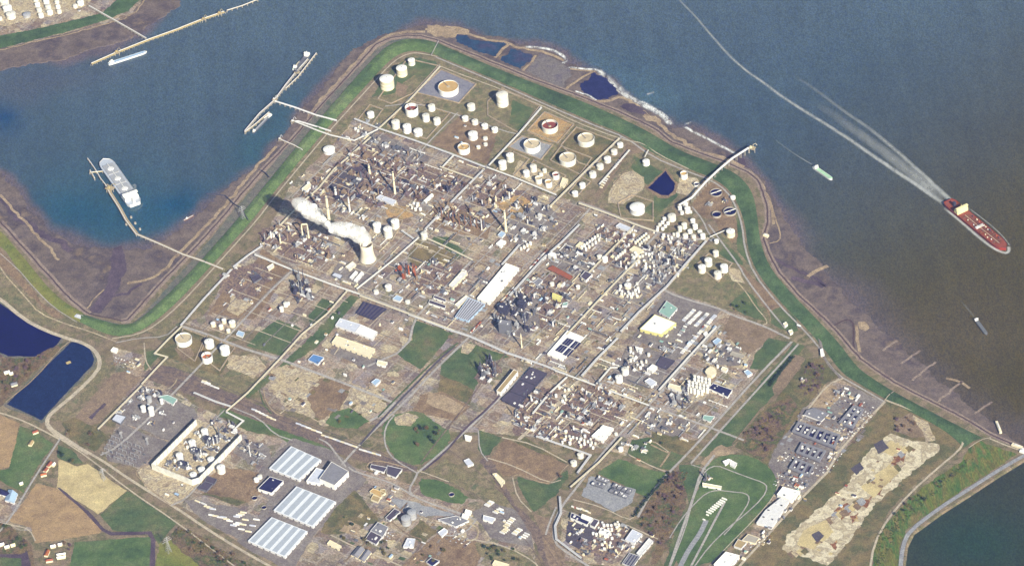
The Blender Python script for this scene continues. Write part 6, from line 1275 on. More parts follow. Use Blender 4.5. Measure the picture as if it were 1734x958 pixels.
for i, q in enumerate(RK):
    q = [p for p in q if p != (0, 0)]
    if len(q) > 1: rack(list(q), 3.0 if i % 3 else 3.6, mat=[OFFW, WHITE, CREAM][i % 3])
# straight pipe bridge to the dike tank
for q, lb in ((((1202, 401), (1237, 386)), 'slim white pipe bridge to the dike tank'), (((1092, 266), (1098, 254)), 'short pipe bridge')): rack(list(q), 1.4, 9, WHITE, lb)

def bund(q, label):
    wp = GW(q, 0); ox, oy = wp[0]; L = [(x - ox, y - oy) for x, y in wp]; t = empty('bund_wall', (ox, oy, 0)); n = len(L)
    MB().strip(L + [L[0]], 1.6, 0, 2.2).build('embankment', MATS['sand'], t); MB().strip(L + [L[0]], .5, 2.203, 2.5).build('crest_path', CONC, t)
    tag(t, label, 'bund wall', (sum(p[0] for p in q) / n, sum(p[1] for p in q) / n), 'bund walls round the tanks')
for q in ([(704, 157), (747, 118), (806, 143), (777, 175)], [(640, 168), (690, 100), (742, 112), (700, 158), (662, 176)], [(826, 172), (850, 150), (914, 180), (878, 226), (826, 196)], [(861, 249), (884, 231), (936, 246), (916, 271)], [(893, 222), (922, 190), (972, 211), (944, 243)], [(950, 246), (976, 216), (1042, 240), (1006, 284), (980, 276)], [(932, 272), (950, 248), (1002, 268), (982, 296)], [(838, 290), (870, 258), (896, 270), (868, 300)], [(880, 304), (904, 272), (958, 298), (936, 326)], [(1052, 370), (1046, 344), (1070, 330), (1106, 342), (1106, 374)], [(606, 204), (626, 178), (648, 186), (628, 214)], [(656, 212), (690, 170), (762, 192), (722, 236)], [(300, 590), (310, 556), (348, 570), (330, 612)], [(338, 602), (352, 568), (398, 588), (372, 628)], [(974, 336), (962, 328), (984, 300), (1000, 308)], [(1180, 448), (1200, 430), (1240, 446), (1216, 478)], [(622, 400), (640, 366), (682, 374), (664, 408)]): bund(q, 'tan earth bund wall')
# ------------------------------------------------------------------ jetties
def jetty(pts, wpx, z, mat, label, pil=14, name='jetty', full=True, rail=True):
    wp = GW(pts, z); ox, oy = wp[0]; L = [(x - ox, y - oy) for x, y in wp]; t = empty(name, (ox, oy, ZW)); wd = wpx * .75
    MB().strip(L, wd, z - ZW - 1.2, z - ZW).build('deck', mat, t)
    MB().strip(offset(L, wd * .5), .8, z - ZW + .01, z - ZW + 1.1).build('pipe', OFFW, t)
    m_ = MB()
    for p in dens(L, pil): m_.cyl(p[0] - wd * .6, p[1], -5, z - ZW - 1.2, .7, n=6); m_.cyl(p[0] + wd * .6, p[1], -5, z - ZW - 1.2, .7, n=6)
    m_.build('pile_row', CONC, t); q = pts[len(pts) // 2]; return tag(t, label, name.replace('_', ' '), q, None, full)
jetty([(155, 108), (200, 88), (250, 68), (300, 50), (345, 32), (380, 20)], 5.5, 6, JETTYY, 'long yellow-tan berth jetty in the northern harbour')
jetty([(384, 18), (410, 10), (445, -4)], 1.6, 5, JETTY, 'thin tan mooring walkway beyond the yellow jetty')
jetty([(150, 10), (200, 38), (247, 65)], 3.6, 6, CONC, 'grey trestle from the northern shore to the yellow jetty')
jetty([(415, 222), (440, 192), (465, 170), (484, 144), (500, 124), (522, 100)], 4, 6, CONC, 'long pale berth line with moored vessels')
jetty([(415, 224), (433, 210), (456, 190)], 3, 5, JETTY, 'brown mooring pier at the pale berth line')
jetty([(484, 150), (505, 130), (536, 90)], 2, 5, JETTY, 'brown mooring walkway behind the moored vessels')
jetty([(465, 171), (500, 182), (536, 195), (570, 204)], 2.8, 7, OFFW, 'white trestle over the dike to the pale berth')
jetty([(494, 206), (505, 205), (535, 214), (560, 222)], 2.4, 6, OFFW, 'short white trestle with a round head on the mud')
jetty([(474, 236), (498, 246), (512, 254)], 1.6, 5, JETTY, 'thin brown outfall trestle on the west dike')
jetty([(378, 455), (340, 440), (310, 430), (270, 412), (232, 396)], 4.4, 6, JETTY, 'tan trestle from the dike to the gas berth')
jetty([(232, 396), (214, 372), (202, 350), (188, 328), (180, 312)], 6, 6, JETTY, 'brown gas berth platform beside the gas tanker')
jetty([(148, 268), (160, 285), (170, 302), (178, 312)], 1.6, 4, JETTY, 'thin brown mooring walkway ahead of the gas tanker')
jetty([(152, 292), (174, 290)], 2, 5, JETTYY, 'short tan mooring finger'); jetty([(152, 288), (160, 302)], 2.4, 5, JETTY, 'stubby brown mooring dolphin')
jetty([(1150, 347), (1172, 334), (1195, 308), (1216, 288), (1240, 268), (1268, 250)], 3.6, 16, OFFW, 'high white pier over the dike to the river')
def head(x, y, z, s_, mat, label):
    gx, gy = G(x, y, z); t = empty('loading_platform', (gx, gy, ZW)); h = z - ZW
    MB().box(0, 0, h - 1.5, h, s_, s_ * .8, UA).build('platform', JETTY, t); m_ = MB()
    for a, b in ((-.4, -.3), (.4, -.3), (.4, .3), (-.4, .3)): m_.cyl(a * s_, b * s_, -5, h - 1.5, .9, n=6)
    m_.build('pile_group', CONC, t); MB().box(-s_ * .15, 0, h + .01, h + 4, s_ * .3, s_ * .3, UA).build('cabin', mat, t)
    MB().tube([(s_ * .2, 0, h), (s_ * .2, 0, h + 9), (s_ * .55, 0, h + 13), (s_ * .8, 0, h + 6)], .6, 5).build('loading_arm', mat, t); tag(t, label, 'loading platform', (x, y), None, True)
head(1273, 250, 12, 18, CREAM, 'tan loading platform at the river pier end'); head(198, 88, 8, 14, JETTYY, 'yellow loading platform by the blue barge'); head(372, 22, 8, 12, JETTYY, 'yellow loading platform at the far jetty end'); head(186, 318, 8, 22, JETTYY, 'tan loading platform beside the gas tanker'); head(496, 205, 6, 12, OFFW, 'pale round head of the short trestle'); head(474, 235, 5, 9, OFFW, 'small pale outfall head'); head(345, 32, 8, 12, JETTYY, 'yellow loading platform along the far jetty'); head(503, 122, 8, 14, STEEL, 'grey loading platform of the pale berth'); head(465, 168, 8, 12, OFFW, 'white loading platform at the berth junction')
for i, (x, y) in enumerate(((232, 396), (224, 386), (217, 376), (209, 388))):
    tag(MB().cyl(0, 0, -4, 5, 3, n=10).build('mooring_dolphin', CONC, None, (*G(x + 5, y - 8, 0), ZW)), 'round concrete mooring dolphin', 'dolphin', (x, y), 'mooring dolphins')
# ------------------------------------------------------------------ ships
def hull(L, B, h, bowf=.16, sternf=.06):
    st = []; n = 22
    for i in range(n + 1):
        f = i / n; w_ = 1.0
        if f < sternf: w_ = .72 + .28 * math.sqrt(f / sternf)
        if f > 1 - bowf: w_ = math.sqrt(max(0.0, 1 - ((f - (1 - bowf)) / bowf) ** 2))
        st.append((-L / 2 + L * f, max(.02, w_) * B / 2))
    return st
def ship(stern, bow, wpx, h, hullm, deckm, label, cat='ship', name='ship', bridge=(.14, 5, 14, .8, WHITE), funnel=None, cargo=None, extra=None, z0=ZW):
    s_, b_ = G(*stern, 4), G(*bow, 4); cx, cy = (s_[0] + b_[0]) / 2, (s_[1] + b_[1]) / 2; L = math.dist(s_, b_); a = math.atan2(b_[1] - s_[1], b_[0] - s_[0]); B = wpx * 1.5
    t = empty(name, (cx, cy, z0), a); st = hull(L, B, h); lo = [(x, -y * .9) for x, y in st] + [(x, y * .9) for x, y in st[::-1]]; hi = [(x + L * .006, -y) for x, y in st] + [(x + L * .006, y) for x, y in st[::-1]]
    n = len(hi); m_ = MB(); m_.add([(x, y, -2) for x, y in lo] + [(x, y, h) for x, y in hi], [(i, (i + 1) % n, n + (i + 1) % n, n + i) for i in range(n)]); m_.build('hull', hullm, t)
    dk = [(x * .992, y * .95) for x, y in hi]; MB().prism(dk, h - 1.4, h - .9).build('deck', deckm, t)
    MB().strip([(x * .996, y * .975) for x, y in hi[:n // 2]], .25, h - .02, h + .9).build('railing', hullm, t)
    if bridge:
        f, dl, dh, wf, mm = bridge; x = -L / 2 + L * f; bm = MB().box(x, 0, h - .9, h + dh * .6, dl, B * wf).box(x + dl * .08, 0, h + dh * .6, h + dh * .8, dl * .75, B * wf * .8).box(x + dl * .2, 0, h + dh * .8, h + dh, dl * .45, B * min(1.0, wf * 1.2)); bd = bm.build('bridge', mm, t)
        MB().tube([(x, 0, h + dh), (x, 0, h + dh * 1.35)], .5, 5).build('mast', mm, bd)
    if funnel: x = -L / 2 + L * funnel[0]; MB().box(x, 0, h - .9, h + funnel[1], funnel[2], funnel[2] * .8).build('funnel', funnel[3], t)
    if cargo == 'pipes':
        for y in (-.16, -.05, .06, .17): MB().tube([(-L * .18, y * B, h + .8), (L * .4, y * B, h + .8)], .5, 5).build('pipe', CREAM if y in (-.05,) else RUST, t)
        for i in range(6): x = -L * .15 + i * L * .1; MB().box(x, 0, h - .9, h + .3, 1.2, B * .85).build('deck_beam', RUST, t)
        for i in range(14): x = L * (.36 - i * .037); MB().box(x, B * (.3 if i % 3 else -.3), h - .9, h + (1 + i % 3), 3.5, 2.5).build('deck_box', [RUST, DARKS, ORANGE, CREAM][i % 4], t)
        for i in range(9): x = -L * .1 + (i % 9) * L * .05; MB().cyl(x, B * (.25 if i % 2 else -.22), h - .9, h + 1.4, 1.6, n=8).build('hatch', [CREAM, RUST, OFFW][i % 3], t)
        MB().box(L * .06, 0, h - .9, h + 2.5, 7, B * .7).build('manifold', OFFW, t); MB().tube([(L * .08, 0, h), (L * .08, 0, h + 10), (L * .16, B * .1, h + 13)], .7, 5).build('crane', CREAM, t)
    if cargo == 'gas':
        for i in range(3): x = -L * .18 + i * L * .22; MB().box(x, 0, h - .9, h + 3, L * .19, B * .72).build('tank_cover', SILV, t); MB().lathe(x, 0, [(B * .22, h + 3), (B * .18, h + 4.5), (.01, h + 5.2)], 14).build('dome', OFFW, t)
        MB().tube([(-L * .3, 0, h + 4.5), (L * .36, 0, h + 4.5)], .8, 5).build('pipe', WHITE, t)
    if cargo == 'hatches':
        for i in range(4): x = -L * .2 + i * L * .17; MB().box(x, 0, h - .9, h + .9, L * .155, B * .74).build('hatch_cover', extra or GREENP, t)
    if cargo == 'flat':
        MB().box(L * .06, 0, h - .9, h + .6, L * .76, B * .76).build('hatch_cover', extra or PBLUE, t)
    return tag(t, label, cat, ((stern[0] + bow[0]) / 2, (stern[1] + bow[1]) / 2), None, True)
DKRED = S('red_deck', '#8c4a36', 0.8, 0, 0.3, 0.05); REDH = S('red_hull', '#9c4030', 0.6, 0, 0.2); CRW = S('cream_bridge', '#eadfae')
ship((1604, 340), (1703, 421), 24, 9, REDH, DKRED, 'big red-decked tanker under way on the open river', 'tanker', 'tanker', (.24, 14, 17, .95, CRW), (.12, 11, 8, DARKS), 'pipes')
ship((1377, 280), (1409, 302), 8, 4, WHITE, S('mint_deck', '#b9dcc0'), 'small white and mint green coaster on the river', 'coaster', 'coaster', (.14, 8, 7, .9, WHITE), None, 'flat', S('mint_hatch', '#a9cfb0'))
ship((1651, 537), (1671, 564), 7, 3, STEEL, ROOFG, 'grey river barge with pale wheelhouse', 'barge', 'river_barge', (.1, 6, 5, .8, WHITE), None, 'flat', S('barge_grey', '#6f7378'))
ship((229, 346), (175, 270), 28, 8, OFFW, S('gas_deck', '#b4bccb'), 'white gas tanker moored at the gas jetty', 'gas tanker', 'gas_tanker', (.13, 18, 15, .9, WHITE), (.04, 12, 7, WHITE), 'gas')
ship((183, 107), (248, 86), 8, 4, WHITE, PBLUE, 'pale blue tank barge moored at the yellow jetty', 'barge', 'tank_barge', (.09, 12, 6, .9, WHITE), None, 'flat', PBLUE)
ship((522, 90), (500, 120), 9, 5, STEEL, ROOFG, 'grey coaster with white bridge at the pale berth', 'coaster', 'coaster', (.1, 12, 10, .95, WHITE), None, 'hatches', STEEL)
ship((497, 117), (510, 102), 7, 4, WHITE, TEAL, 'small white tanker rafted outside the grey coaster', 'tanker', 'tanker', (.2, 7, 7, .9, WHITE), None, 'hatches', CREAM)
ship((459, 191), (448, 200), 6, 3, WHITE, OFFW, 'tiny white workboat at the pale berth', 'boat', 'work_boat', (.3, 6, 5, .7, WHITE))
ship((428, 223), (454, 196), 5, 3, STEEL, SILV, 'slim grey barge inside the pale berth', 'barge', 'river_barge', (.08, 6, 5, .8, WHITE), None, 'flat', SILV)
ship((311, 371), (328, 362), 4, 2, RUST, OFFW, 'little red and white dredging boat in the cove', 'boat', 'work_boat', (.3, 5, 4, .7, WHITE))
def mast(): 
    pass
# ------------------------------------------------------------------ foam and wakes (broken white water on the surface)
def foam_mat(name, dens_, scale=0.05, col='#c9ccd0', lo_=.38):
    k = NT(name); v = k.position(0.6, (1, .6, 1)); tr = k.n('ShaderNodeBsdfTransparent'); mx = k.n('ShaderNodeMixShader')
    k.b.inputs['Base Color'].default_value = (*lin(col), 1); k.b.inputs['Roughness'].default_value = .9
    uv = k.n('ShaderNodeAttribute'); uv.attribute_name = 'foam'
    n1 = k.ramp(k.noise(v, scale, 6, .78), [(0, 0, 0), (1, 1, 1)], lo_, .62); n2 = k.mix(1.0, n1, uv.outputs['Color'], 'MULTIPLY'); n3 = k.mix(1.0, n2, (dens_,) * 3, 'MULTIPLY')
    k.l(n3, mx.inputs[0]); k.l(tr.outputs[0], mx.inputs[1]); k.l(k.b.outputs[0], mx.inputs[2]); k.l(mx.outputs[0], k.out.inputs[0]); return k.m
FO = foam_mat('foam', 1.3, .05, '#eceef0'); WK = foam_mat('wake_foam', .72, .035, '#c4c8c8', .12)
FZ = [ZW + .3]; SHORE = [-.75]
def foam(pts, wpx, mat, name, fade=(1, 1), jit=3.5, z=None, wd2=None):
    FZ[0] += .03; SHORE[0] += .02; z = SHORE[0] if name == 'surf_foam' else FZ[0]; wp = dens(GW(smoothpoly(pts, 2), z), 10, False, jit if mat is FO else jit * .3); n = len(wp); w1 = wpx * .75; w2 = (wd2 if wd2 is not None else wpx) * .75
    rows = []; vals = []; vs = []
    cols = [(-1, 0), (-.5, .7), (0, 1), (.5, .7), (1, 0)]
    for c, v in cols:
        ws = [w1 + (w2 - w1) * i / max(1, n - 1) for i in range(n)]; op = offset(wp, 1.0)
        for i in range(n):
            nx_, ny_ = op[i][0] - wp[i][0], op[i][1] - wp[i][1]; vs.append((wp[i][0] + nx_ * ws[i] * c, wp[i][1] + ny_ * ws[i] * c, z)); f = i / max(1, n - 1); vals.append(v * (fade[0] * (1 - f) + fade[1] * f) * min(1, f * 12, (1 - f) * 12 + .02))
    fs = [(j * n + i, j * n + i + 1, (j + 1) * n + i + 1, (j + 1) * n + i) for j in range(4) for i in range(n - 1)]
    mb = MB(); mb.add(vs, fs); o = mb.build(name, mat); at = o.data.color_attributes.new('foam', 'FLOAT_COLOR', 'POINT')
    at.data.foreach_set('color', np.array([[v, v, v, 1] for v in vals], np.float32).ravel()); return struct(o, 'stuff')
foam([(888, 80), (905, 80), (930, 83), (946, 90), (957, 97), (959, 104), (952, 108)], 9, FO, 'surf_foam'); foam([(962, 114), (990, 117), (1012, 118), (1022, 126)], 7, FO, 'surf_foam')
foam([(1014, 118), (1024, 132), (1046, 150), (1060, 162), (1080, 172), (1100, 184), (1120, 194), (1130, 202), (1136, 212)], 14, FO, 'surf_foam', (.6, 1)); foam([(1085, 172), (1105, 184), (1126, 196), (1132, 208)], 12, FO, 'surf_foam')
foam([(1158, 214), (1162, 210), (1172, 206)], 6, FO, 'surf_foam'); foam([(1158, 214), (1175, 224), (1200, 236), (1222, 248), (1246, 260)], 8, FO, 'surf_foam', (1, .7)); foam([(1095, 160), (1102, 158), (1108, 156)], 7, FO, 'surf_foam', (.4, .3)); foam([(974, 154), (984, 158), (996, 161), (1006, 168), (1010, 170)], 6, FO, 'surf_foam', (1, 1), 1, .05)
foam([(1020, 124), (1034, 136), (1048, 148), (1064, 160)], 14, FO, 'surf_foam', (.35, .3))
foam([(1612, 354), (1600, 346), (1560, 318), (1520, 292), (1480, 265), (1430, 230), (1380, 199), (1330, 168), (1290, 138), (1255, 114), (1225, 84), (1200, 55), (1175, 25), (1150, 0), (1120, -30)], 13, WK, 'ship_wake', (1.3, .5), 2, None, 4)
foam([(1616, 344), (1606, 336), (1570, 302), (1540, 275), (1500, 240), (1465, 212), (1430, 190), (1390, 158), (1340, 125)], 12, WK, 'ship_wake', (1.2, .12), 2, None, 8)
foam([(1598, 338), (1560, 306), (1520, 275), (1480, 244), (1430, 208), (1380, 172)], 30, WK, 'ship_wake', (.9, .08), 3, None, 22)
foam([(1598, 351), (1626, 374), (1652, 397), (1673, 414), (1691, 425), (1703, 429), (1709, 425), (1708, 417)], 8, WK, 'bow_wave', (1.2, 1.6), .4); foam([(1640, 352), (1664, 370), (1686, 388), (1702, 404), (1710, 416)], 3, WK, 'bow_wave', (.8, .8), .4)
foam([(1376, 279), (1355, 267), (1335, 254), (1310, 235)], 3, WK, 'ship_wake', (.8, .1), 1); foam([(1377, 284), (1394, 296), (1408, 305)], 2, WK, 'bow_wave', (.7, .7), .3)
foam([(1650, 536), (1640, 524), (1626, 508)], 4, WK, 'ship_wake', (.4, .1), 1); foam([(218, 356), (230, 356), (240, 350), (241, 344)], 1.6, WK, 'ship_wake', (.7, .7), .3); foam([(224, 315), (229, 312), (229, 320), (222, 325)], 6, WK, 'ship_wake', (.5, .5), .5); foam([(306, 378), (312, 372), (320, 368)], 2, WK, 'ship_wake', (.5, .6), .5)
# ------------------------------------------------------------------ process units
ru = random.Random(11)
ZN = [('brown', [(548, 300), (585, 262), (612, 240), (660, 262), (700, 282), (742, 320), (722, 350), (672, 330), (640, 352), (600, 340), (560, 345)], 40, 7.5, 24, 1), ('mixed', [(505, 325), (545, 290), (560, 320), (548, 345), (512, 350)], 7, 7, 18, .9), ('grey', [(604, 232), (640, 226), (700, 250), (740, 270), (700, 280), (640, 252)], 9, 7, 20, .8),
('mixed', [(445, 385), (500, 380), (560, 410), (560, 440), (500, 450), (470, 425), (442, 410)], 16, 7, 18, 1.1), ('dark', [(490, 480), (515, 468), (530, 485), (525, 510), (498, 510)], 9, 6, 14, .95), ('brown', [(735, 345), (790, 345), (835, 370), (825, 400), (780, 390), (735, 375)], 14, 7, 18, 1),
('mixed', [(790, 320), (840, 300), (900, 330), (920, 360), (890, 378), (840, 360), (795, 345)], 17, 7, 20, 1), ('grey', [(860, 345), (920, 340), (945, 370), (920, 400), (885, 420), (855, 400)], 14, 7, 18, 1), ('brown', [(700, 270), (740, 285), (800, 310), (760, 335), (720, 320)], 9, 8, 20, 1), ('orange', [(668, 455), (700, 448), (715, 465), (700, 480), (675, 472)], 4, 6, 14, 1), ('orange', [(700, 380), (715, 378), (718, 392), (702, 394)], 2, 6, 12, .8),
('cream', [(575, 345), (620, 355), (625, 380), (600, 378), (575, 365)], 5, 7, 16, .8), ('mixed', [(715, 440), (800, 450), (780, 500), (740, 500), (690, 480)], 9, 8, 18, .6), ('dark', [(838, 505), (868, 500), (905, 510), (905, 560), (870, 570), (838, 560)], 14, 7, 18, .8), ('mixed', [(880, 470), (950, 460), (970, 500), (940, 550), (900, 560), (890, 520)], 18, 7, 18, .8),
('grey', [(935, 425), (980, 410), (1010, 440), (1000, 470), (960, 465), (930, 450)], 13, 6.5, 16, .8), ('grey', [(1095, 420), (1135, 412), (1170, 430), (1150, 465), (1110, 480), (1085, 450)], 22, 6.5, 16, 1), ('mixed', [(1150, 400), (1190, 405), (1160, 440), (1135, 430)], 7, 6.5, 15, .9), ('cream', [(1030, 470), (1085, 465), (1110, 480), (1090, 515), (1040, 510)], 12, 6.5, 15, .7), ('mixed', [(1030, 425), (1060, 420), (1080, 440), (1060, 460), (1030, 450)], 7, 6.5, 15, .8),
('mixed', [(960, 660), (1010, 655), (1060, 680), (1055, 705), (1000, 720), (950, 705)], 18, 6.5, 16, .9), ('grey', [(1065, 590), (1105, 590), (1120, 610), (1090, 640), (1060, 640)], 9, 6.5, 14, .8), ('dark', [(1134, 660), (1170, 665), (1168, 690), (1130, 690)], 5, 7, 14, .8), ('cream', [(1080, 700), (1120, 700), (1190, 725), (1150, 735), (1090, 730)], 8, 7, 14, .5), ('mixed', [(885, 680), (930, 650), (950, 670), (935, 700), (890, 740), (860, 720)], 12, 6.5, 15, .7),
('mixed', [(925, 715), (980, 715), (1020, 735), (1000, 760), (940, 745), (905, 735)], 11, 6.5, 14, .5), ('grey', [(1120, 590), (1150, 585), (1145, 600), (1120, 605)], 3, 6, 12, .5), ('cream', [(1180, 585), (1230, 580), (1265, 600), (1255, 625), (1215, 615), (1185, 605)], 12, 6.5, 13, .35), ('dark', [(820, 612), (842, 612), (845, 635), (815, 652), (808, 640)], 8, 5.5, 11, .8), ('grey', [(245, 662), (270, 660), (280, 690), (250, 700), (235, 690)], 5, 6.5, 14, .8),
('grey', [(395, 745), (450, 745), (460, 775), (430, 790), (395, 770)], 8, 7, 15, .6), ('mixed', [(975, 890), (1060, 885), (1060, 940), (990, 940)], 14, 6.5, 14, .6), ('grey', [(1060, 745), (1100, 755), (1095, 772), (1050, 768)], 4, 7, 12, .4), ('grey', [(1190, 805), (1206, 806), (1206, 816), (1192, 816)], 1, 5, 12, .8), ('mixed', [(1350, 640), (1440, 650), (1480, 680), (1440, 690), (1400, 670)], 0, 7, 12, .3), ('cream', [(560, 340), (600, 350), (580, 365)], 3, 6, 14, .8), ('mixed', [(1010, 385), (1100, 405), (1060, 420), (1010, 400)], 8, 6, 12, .5), ('mixed', [(1180, 315), (1230, 335), (1245, 350), (1190, 355)], 5, 7, 12, .3), ('grey', [(195, 700), (240, 655), (300, 680), (290, 715), (230, 725)], 7, 7, 14, .4), ('mixed', [(350, 470), (430, 440), (470, 460), (420, 520)], 7, 7, 14, .35), ('cream', [(600, 205), (640, 190), (645, 215), (610, 222)], 3, 6, 12, .3)]
for i_, (pal, reg, n, rad, sz, tall) in enumerate(ZN):
    if n >= 7: patch('plant_ground', reg, MATS['plant_ground' if pal in ('brown', 'dark', 'mixed') else 'asphalt'], .7 + (i_ % 3) * .02, 6, 1)
    for x, y in lattice(reg, n, rad, ru): unit(x, y, pal, ru, sz * (1.15 if pal != 'dark' else 1), tall)
# ------------------------------------------------------------------ small sheds, containers, cabins
SHM = [(OFFW, 'off-white'), (CREAM, 'cream'), (WHITE, 'white'), (ROOFG, 'grey'), (ROOFD, 'dark'), (ROOFT, 'tan'), (PBLUE, 'pale blue'), (ROOFR, 'red-brown'), (STEEL, 'steel grey'), (TEAL, 'sage')]
def snap(x, y, s_=6.5):
    a, b = UV(x, y); return XY(a, round(b / s_) * s_)
def shed(x, y, r_, smin=4, smax=9):
    x, y = snap(x, y)
    m_, nm = r_.choice(SHM); gx, gy = G(x, y); a, b = r_.uniform(smin, smax) * 1.5, r_.uniform(smin * .6, smax * .55) * 1.5; h = r_.uniform(3, 6.5); rz = UA + (math.pi / 2 if r_.random() < .5 else 0); t = empty('shed', (gx, gy, 0), rz)
    link('wall', um('shed_wall', r_.choice([OFFW, CREAM, STEEL]), lambda: MB().prism([(-.5, -.5), (.5, -.5), (.5, .5), (-.5, .5)], 0, .9)), t, (0, 0, 0), 0, (a, b, h))
    if r_.random() < .5: link('roof', um('flat_roof', m_, lambda: MB().box(0, 0, .902, 1, 1.04, 1.06)), t, (0, 0, 0), 0, (a, b, h))
    else: link('roof', um('gable_roof', m_, f_gable), t, (0, 0, 0), 0, (a, b, h))
    sl = 'long ' if a > 2 * b else ''
    return tag(t, sl + nm + ' roofed shed', 'shed', (x, y), 'small sheds of the works')
def f_gable():
    m_ = MB(); m_.add([(-.53, -.56, .9), (.53, -.56, .9), (.53, .56, .9), (-.53, .56, .9), (-.53, 0, 1.35), (.53, 0, 1.35)], [(0, 1, 5, 4), (2, 3, 4, 5), (3, 0, 4), (1, 2, 5), (0, 3, 2, 1)]); return m_
rs = random.Random(17)
SZ = [([(600, 210), (820, 290), (940, 340), (920, 420), (800, 560), (700, 530), (610, 490), (450, 430), (560, 300)], 62), ([(940, 345), (1110, 395), (1200, 405), (1120, 490), (1060, 560), (960, 630), (870, 600), (800, 560), (880, 480)], 52), ([(1080, 560), (1210, 540), (1260, 590), (1270, 640), (1190, 740), (1100, 690), (990, 650)], 34), ([(900, 620), (1000, 650), (1180, 725), (1060, 770), (880, 740), (850, 700)], 34), ([(420, 440), (600, 500), (540, 580), (470, 600), (380, 570), (350, 530)], 16), ([(570, 500), (700, 540), (680, 600), (660, 670), (480, 620)], 30), ([(460, 630), (660, 690), (550, 715), (470, 690)], 8), ([(200, 600), (250, 600), (240, 635), (205, 630)], 6), ([(620, 780), (700, 850), (800, 870), (760, 950), (560, 955), (600, 850)], 30), ([(820, 860), (900, 890), (880, 930), (810, 910)], 6), ([(960, 870), (1110, 910), (1060, 955), (960, 940)], 22), ([(1330, 800), (1420, 650), (1480, 680), (1400, 790), (1350, 850)], 75), ([(1240, 940), (1340, 830), (1370, 850), (1270, 955)], 22), ([(230, 680), (320, 690), (290, 740), (210, 700)], 8), ([(240, 800), (330, 815), (300, 850)], 6), ([(1150, 500), (1220, 525), (1150, 600), (1110, 570)], 8), ([(1340, 540), (1400, 590), (1370, 610)], 3), ([(1470, 770), (1560, 740), (1400, 940), (1340, 920)], 8), ([(1100, 745), (1140, 760), (1120, 800), (1060, 775)], 5), ([(780, 200), (840, 220), (830, 270), (760, 250)], 5), ([(20, -30), (150, -30), (140, 25), (0, 40)], 10)]
for reg, n in SZ:
    for x, y in scatter(reg, int(n * .66), 3.2, rs, tries=60): shed(x, y, rs, 3, 8)
def skid(x, y, r_):
    x, y = snap(x, y)
    m1, m2 = r_.choice([(WHITE, 'white'), (CREAM, 'cream'), (SILV, 'silver'), (OFFW, 'off-white'), (TANST, 'tan')]); t = empty('equipment_skid', (*G(x, y), 0), UA + (math.pi / 2 if r_.random() < .5 else 0)); L = r_.uniform(7, 14)
    inst('drum', f_drum, m1, t, (0, 1.5, 0), (L, 3, 3)); inst('pipe_run', f_pipes, r_.choice([OFFW, SILV, CREAM]), t, (0, -2.5, 0), (L * 1.2, 3, 4)); inst('vessel', f_vessel, m1, t, (L * .7, 0, 0), (1.8, 1.8, r_.uniform(4, 7)))
    tag(t, m2 + ' equipment skid', 'equipment skid', (x, y), 'equipment skids')
def pipeway(x, y, r_):
    x, y = snap(x, y, 9)
    m1, m2 = r_.choice([(WHITE, 'white'), (CREAM, 'cream'), (SILV, 'silver'), (STEEL, 'grey'), (TANST, 'tan')]); t = empty('pipeway', (*G(x, y), 0), UA + (math.pi / 2 if r_.random() < .5 else 0)); L = r_.uniform(24, 60)
    inst('pipe_run', f_pipes, m1, t, (0, 0, 0), (L, r_.uniform(2, 3.5), 4.5)); inst('valve_box', f_shed, OFFW, t, (L * .4, 3.5, 0), (3, 2.5, 2.6)); tag(t, m2 + ' short pipeway', 'pipeway', (x, y), 'short pipeways')
PR = [[(470, 330), (600, 215), (820, 290), (950, 345), (900, 420), (760, 420), (620, 500), (440, 430)], [(900, 430), (1110, 395), (1200, 405), (1100, 530), (960, 640), (880, 610)], [(950, 640), (1210, 540), (1270, 600), (1190, 740), (1000, 760), (850, 720)], [(620, 440), (800, 440), (860, 500), (790, 560), (620, 500)]]
for reg, n1, n2 in zip(PR, (62, 48, 52, 24), (46, 34, 30, 16)):
    for x, y in scatter(reg, n1, 3.0, rs, tries=80): skid(x, y, rs)
    for x, y in scatter(reg, n2, 3.0, rs, tries=80): pipeway(x, y, rs)
# containers and lorries in rows
def box_thing(name, x, y, L, Wd, h, mat, label, cat, rz, grp, cab=None):
    gx, gy = G(x, y); t = empty(name, (gx, gy, 0), rz)
    link('body', um('body_box', mat, lambda: MB().box(0, 0, .12, 1, 1, 1)), t, (0, 0, 0), 0, (L, Wd, h)); link('chassis', um('chassis', DARKS, lambda: MB().box(0, 0, 0, .11, .94, .8)), t, (0, 0, 0), 0, (L, Wd, h))
    if cab: link('cab', um('cab', cab, lambda: MB().box(.58, 0, 0.02, .8, .13, .95)), t, (0, 0, 0), 0, (L, Wd, h))
    return tag(t, label, cat, (x, y), grp)
def rowof(p, q, n, label, cat, grp, mats, L=12, Wd=3, name='container', rz=None, jx=.3):
    for i in range(n):
        f = i / max(1, n - 1); x, y = p[0] + (q[0] - p[0]) * f + rs.uniform(-jx, jx), p[1] + (q[1] - p[1]) * f + rs.uniform(-jx, jx); box_thing(name, x, y, L, Wd, 3.4, rs.choice(mats), label, cat, rz if rz is not None else UA, grp, None if name == 'container' else WHITE)
cm = [WHITE, OFFW, PALE, WHITE, SILV]
rowof((1158, 543), (1175, 526), 9, 'white tank container in the western row', 'container', 'tank container rows', cm, 9, 3.4); rowof((1167, 548), (1186, 529), 10, 'white tank container in the second row', 'container', 'tank container rows', cm, 9, 3.4); rowof((1178, 552), (1198, 532), 10, 'white tank container in the third row', 'container', 'tank container rows', cm, 9, 3.4); rowof((1155, 598), (1211, 535), 26, 'white tank container in the long eastern row', 'container', 'long container row', cm, 9, 3.6); rowof((1163, 550), (1150, 568), 6, 'white tank container in the short row', 'container', 'short container row', cm, 9, 3.4)
